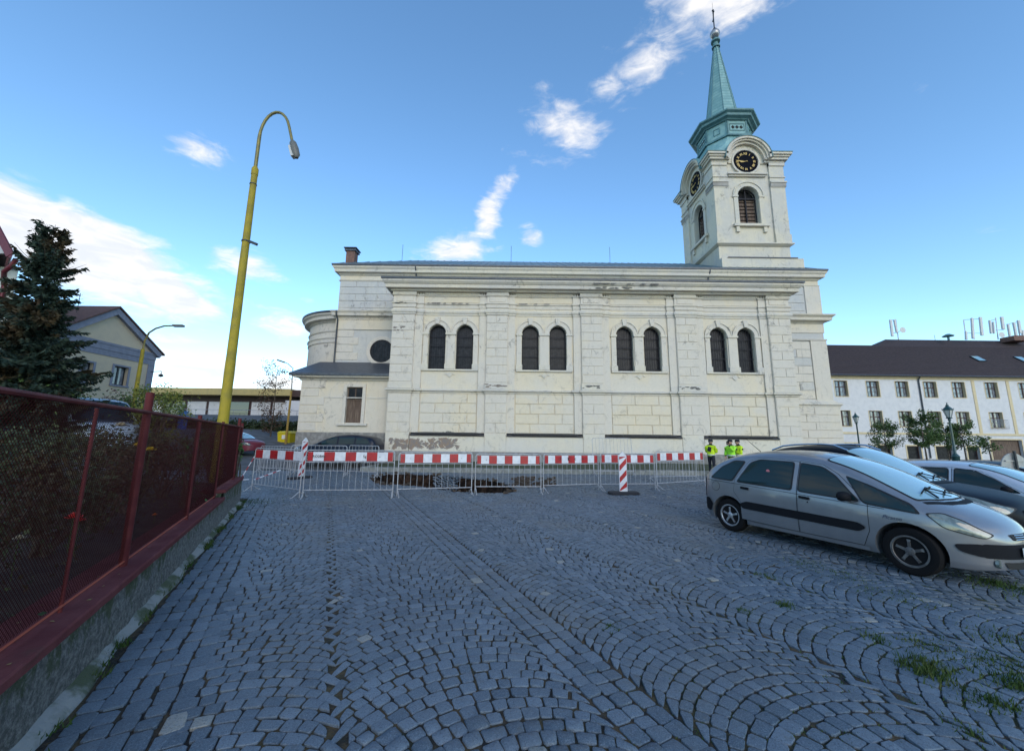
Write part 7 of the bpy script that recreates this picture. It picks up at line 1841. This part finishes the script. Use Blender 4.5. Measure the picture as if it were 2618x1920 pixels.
# ================================================================== PEOPLE
M['hivis'] = mat('fluorescent yellow jacket', (.55, .75, .01), .7, (.48, .68, .01), 6, bump=.4, bscale=25)
M['hivisg'] = mat('fluorescent green jacket', (.35, .80, .04), .7, (.30, .70, .03), 6, bump=.4, bscale=25)
M['uniform'] = mat('dark blue uniform cloth', (.008, .010, .018), .85)
M['skin'] = mat('skin', (.42, .24, .17), .6)
M['reflect'] = mat('reflective tape', (.5, .52, .52), .4)
M['hair'] = mat('grey brown hair', (.12, .10, .085), .8)
def skinned(name, joints, edges, m, parent, sub=2):
    me = bpy.data.meshes.new(name); me.from_pydata([j[0] for j in joints], edges, []); o = bpy.data.objects.new(name, me); COL.objects.link(o)
    md = o.modifiers.new('s', 'SKIN'); md.use_smooth_shade = True
    for i, j in enumerate(joints): sv2 = me.skin_vertices[0].data[i]; sv2.radius = j[1]; sv2.use_root = (i == 0)
    o.modifiers.new('d', 'SUBSURF').levels = sub
    dg = bpy.context.evaluated_depsgraph_get(); r_ = bpy.data.meshes.new_from_object(o.evaluated_get(dg)); bpy.data.objects.remove(o)
    r_.materials.clear()
    ob = link(name, r_, m, parent)
    for p in r_.polygons: p.use_smooth = True
    return ob
def person(loc, rz, label, jacket, pose, H=1.76):
    """faces local +x"""
    rt = thing('person', label, 'person', loc, rz); s = H/1.8
    la, ra = pose                       # arm polylines: elbow, wrist for left (+y) and right (-y)
    J = [((0, 0, .98), (.15, .17)), ((.0, 0, 1.15), (.13, .165)), ((.01, 0, 1.32), (.14, .19)), ((.0, 0, 1.46), (.11, .17)), ((.01, 0, 1.54), (.055, .06)), ((.03, 0, 1.63), (.085, .07)), ((.03, 0, 1.72), (.09, .075))]
    E = [(i, i+1) for i in range(6)]
    for sg, st in ((1, .04), (-1, -.04)):
        b = len(J); J += [((0, sg*.10, .92), (.10, .10)), ((st+.02, sg*.12, .50), (.065, .065)), ((st, sg*.13, .12), (.045, .045)), ((st+.02, sg*.13, .05), (.05, .045)), ((st+.17, sg*.14, .035), (.035, .04))]
        E += [(0, b), (b, b+1), (b+1, b+2), (b+2, b+3), (b+3, b+4)]
    for sg, (el_, wr2) in ((1, la), (-1, ra)):
        b = len(J); J += [((0, sg*.20, 1.44), (.075, .075)), (el_, (.055, .055)), (wr2, (.035, .035))]; E += [(3, b), (b, b+1), (b+1, b+2)]
    J = [((p[0]*s, p[1]*s, p[2]*s), (a*s, b*s)) for p, (a, b) in J]
    skinned('body', J, E, M['uniform'], rt)
    # jacket
    Jk = [((0, 0, .93), (.165, .195)), ((0, 0, 1.1), (.165, .20)), ((.01, 0, 1.32), (.165, .215)), ((0, 0, 1.45), (.12, .185)), ((0, 0, 1.51), (.075, .085))]; Ek = [(i, i+1) for i in range(4)]
    for sg, (el_, wr2) in ((1, la), (-1, ra)):
        b = len(Jk); e = Vector(el_); w3 = Vector(wr2); c = e.lerp(w3, .85); Jk += [((0, sg*.215, 1.43), (.09, .09)), (tuple(e), (.075, .075)), (tuple(c), (.06, .06))]; Ek += [(3, b), (b, b+1), (b+1, b+2)]
    Jk = [((p[0]*s, p[1]*s, p[2]*s), (a*s, b*s)) for p, (a, b) in Jk]
    jk = skinned('jacket', Jk, Ek, jacket, rt)
    MB().lathe([(.19*s, 0), (.195*s, .05*s)], (0, 0, 1.02*s), 18).build('hem_tape', M['reflect'], jk, local=True)
    # head details: face, nose, ears, hair, cap with a peak
    hc = Vector((.03, 0, 1.66))*s; hm = MB()
    n = 14
    for i in range(9):
        f = i/8; ph = math.pi*f; r_ = math.sin(ph)*.088*s; z = -math.cos(ph)*.125*s
        hm.v += [tuple(hc+Vector((r_*(1.18 if math.cos(6.283*k/n) > 0 else 1.08)*math.cos(6.283*k/n)+.004, r_*.95*math.sin(6.283*k/n), z))) for k in range(n)]
    hm.f += [(i*n+k, i*n+(k+1) % n, (i+1)*n+(k+1) % n, (i+1)*n+k) for i in range(8) for k in range(n)]
    hd_ = hm.build('head', M['skin'], rt, smooth=80, local=True)
    ns = MB(); ns.add([tuple(hc+Vector(p)*s) for p in ((.095, 0, .03), (.125, 0, -.02), (.10, .018, -.025), (.10, -.018, -.025))], [(0, 1, 2), (0, 3, 1), (1, 3, 2)]); ns.build('nose', M['skin'], hd_, local=True)
    ey = MB(); [ey.obox(hc+Vector((.098, q*.033, .02))*s, (1, 0, 0), (0, 1, 0), (0, 0, 1), .006*s, .012*s, .005*s) for q in (-1, 1)]; ey.obox(hc+Vector((.098, 0, -.055))*s, (1, 0, 0), (0, 1, 0), (0, 0, 1), .006*s, .02*s, .004*s); ey.build('eyes_and_mouth', M['uniform'], hd_, local=True)
    for q in (-1, 1): MB().lathe([(.0, 0), (.02*s, .004), (.028*s, .01)], hc+Vector((.0, q*.085*s, 0)), 8, 'y').build('ear', M['skin'], hd_, local=True)
    MB().lathe([(.094*s, .0), (.10*s, .04*s), (.085*s, .07*s)], hc+Vector((-.012, 0, -.01)), 14).build('hair', M['hair'], hd_, local=True)
    cp = MB().lathe([(.103*s, .04*s), (.112*s, .07*s), (.108*s, .10*s), (.075*s, .135*s), (.02*s, .145*s)], hc, 16); o = len(cp.v)
    cp.v += [tuple(hc+Vector((.06, -.085, .05))*s), tuple(hc+Vector((.06, .085, .05))*s), tuple(hc+Vector((.17, .05, .032))*s), tuple(hc+Vector((.19, 0, .03))*s), tuple(hc+Vector((.17, -.05, .032))*s)]; cp.f.append((o, o+1, o+2, o+3, o+4))
    cp.build('cap', M['uniform'], rt, smooth=50, local=True)
    for sg, (el_, wr2) in ((1, la), (-1, ra)):
        w3 = Vector(wr2)*s; d = (w3-Vector(el_)*s).normalized(); u = d.cross(Vector((0, 0, 1))); u = u.normalized() if u.length > .1 else Vector((0, 1, 0)); v3 = d.cross(u)
        hj = [(tuple(w3), (.024, .024)), (tuple(w3+d*.07*s), (.026, .026))]; he = [(0, 1)]
        for k in range(4):
            b = len(hj); base = w3+d*.09*s+u*(k-1.5)*.019*s; l = (.07, .08, .075, .06)[k]*s; hj += [(tuple(base), (.009, .009)), (tuple(base+d*l*.55+v3*.008), (.008, .008)), (tuple(base+d*l*.85+v3*.03*s), (.007, .007))]; he += [(1, b), (b, b+1), (b+1, b+2)]
        b = len(hj); hj += [(tuple(w3+d*.04*s-u*.035*s), (.010, .010)), (tuple(w3+d*.085*s-u*.05*s+v3*.01), (.009, .009))]; he += [(0, b), (b, b+1)]
        skinned('hand', hj, he, M['skin'], rt, 1)
    return rt
crossed = (((.05, .25, 1.17), (.22, .02, 1.16)), ((.06, -.25, 1.17), (.22, -.04, 1.22)))
v = A(1818, 1160, 19.0)
p1 = person((v.x, 19.0, 0), R(35), 'police officer in yellow hi-vis jacket standing alone with folded arms', M['hivis'], crossed)
MB().add([(-.17, -.13, 1.38), (-.17, .02, 1.42), (-.19, .08, 1.22), (-.19, -.10, 1.15)], [(0, 1, 2, 3)]).build('back_panel', M['uniform'], p1, local=True, fix=False)
v = A(1870, 1160, 18.6)
p2 = person((v.x, 18.6, 0), R(200), 'police officer in green hi-vis jacket raising a dark radio, nearer one of the pair', M['hivisg'], (((.16, .24, 1.25), (.30, .16, 1.52)), ((.05, -.27, 1.15), (.18, -.18, 1.0))))
rd = thing('radio', 'small dark hand-held radio in the raised hand of the officer in green', 'radio', tuple(p2.matrix_basis @ Vector((.33, .13, 1.58)))); MB().box(-.05, .05, -.03, .03, -.07, .10).build('case', M['plastic'], rd, local=True); MB().bar((.03, 0, .1), (.03, 0, .22), .008, 5).build('aerial', M['plastic'], rd, local=True)
v = A(1889, 1160, 19.2)
p3 = person((v.x, 19.2, 0), R(185), 'police officer in yellow hi-vis jacket with a dark cap, farther one of the pair', M['hivis'], crossed)
for p, yy in ((p2, .30), (p3, .30)):
    MB().lathe([(.0, .0), (.045, .002)], (.0, yy, 1.30), 10, 'y').build('arm_badge', M['uniform'], p, local=True)
print('objects', len(bpy.data.objects))
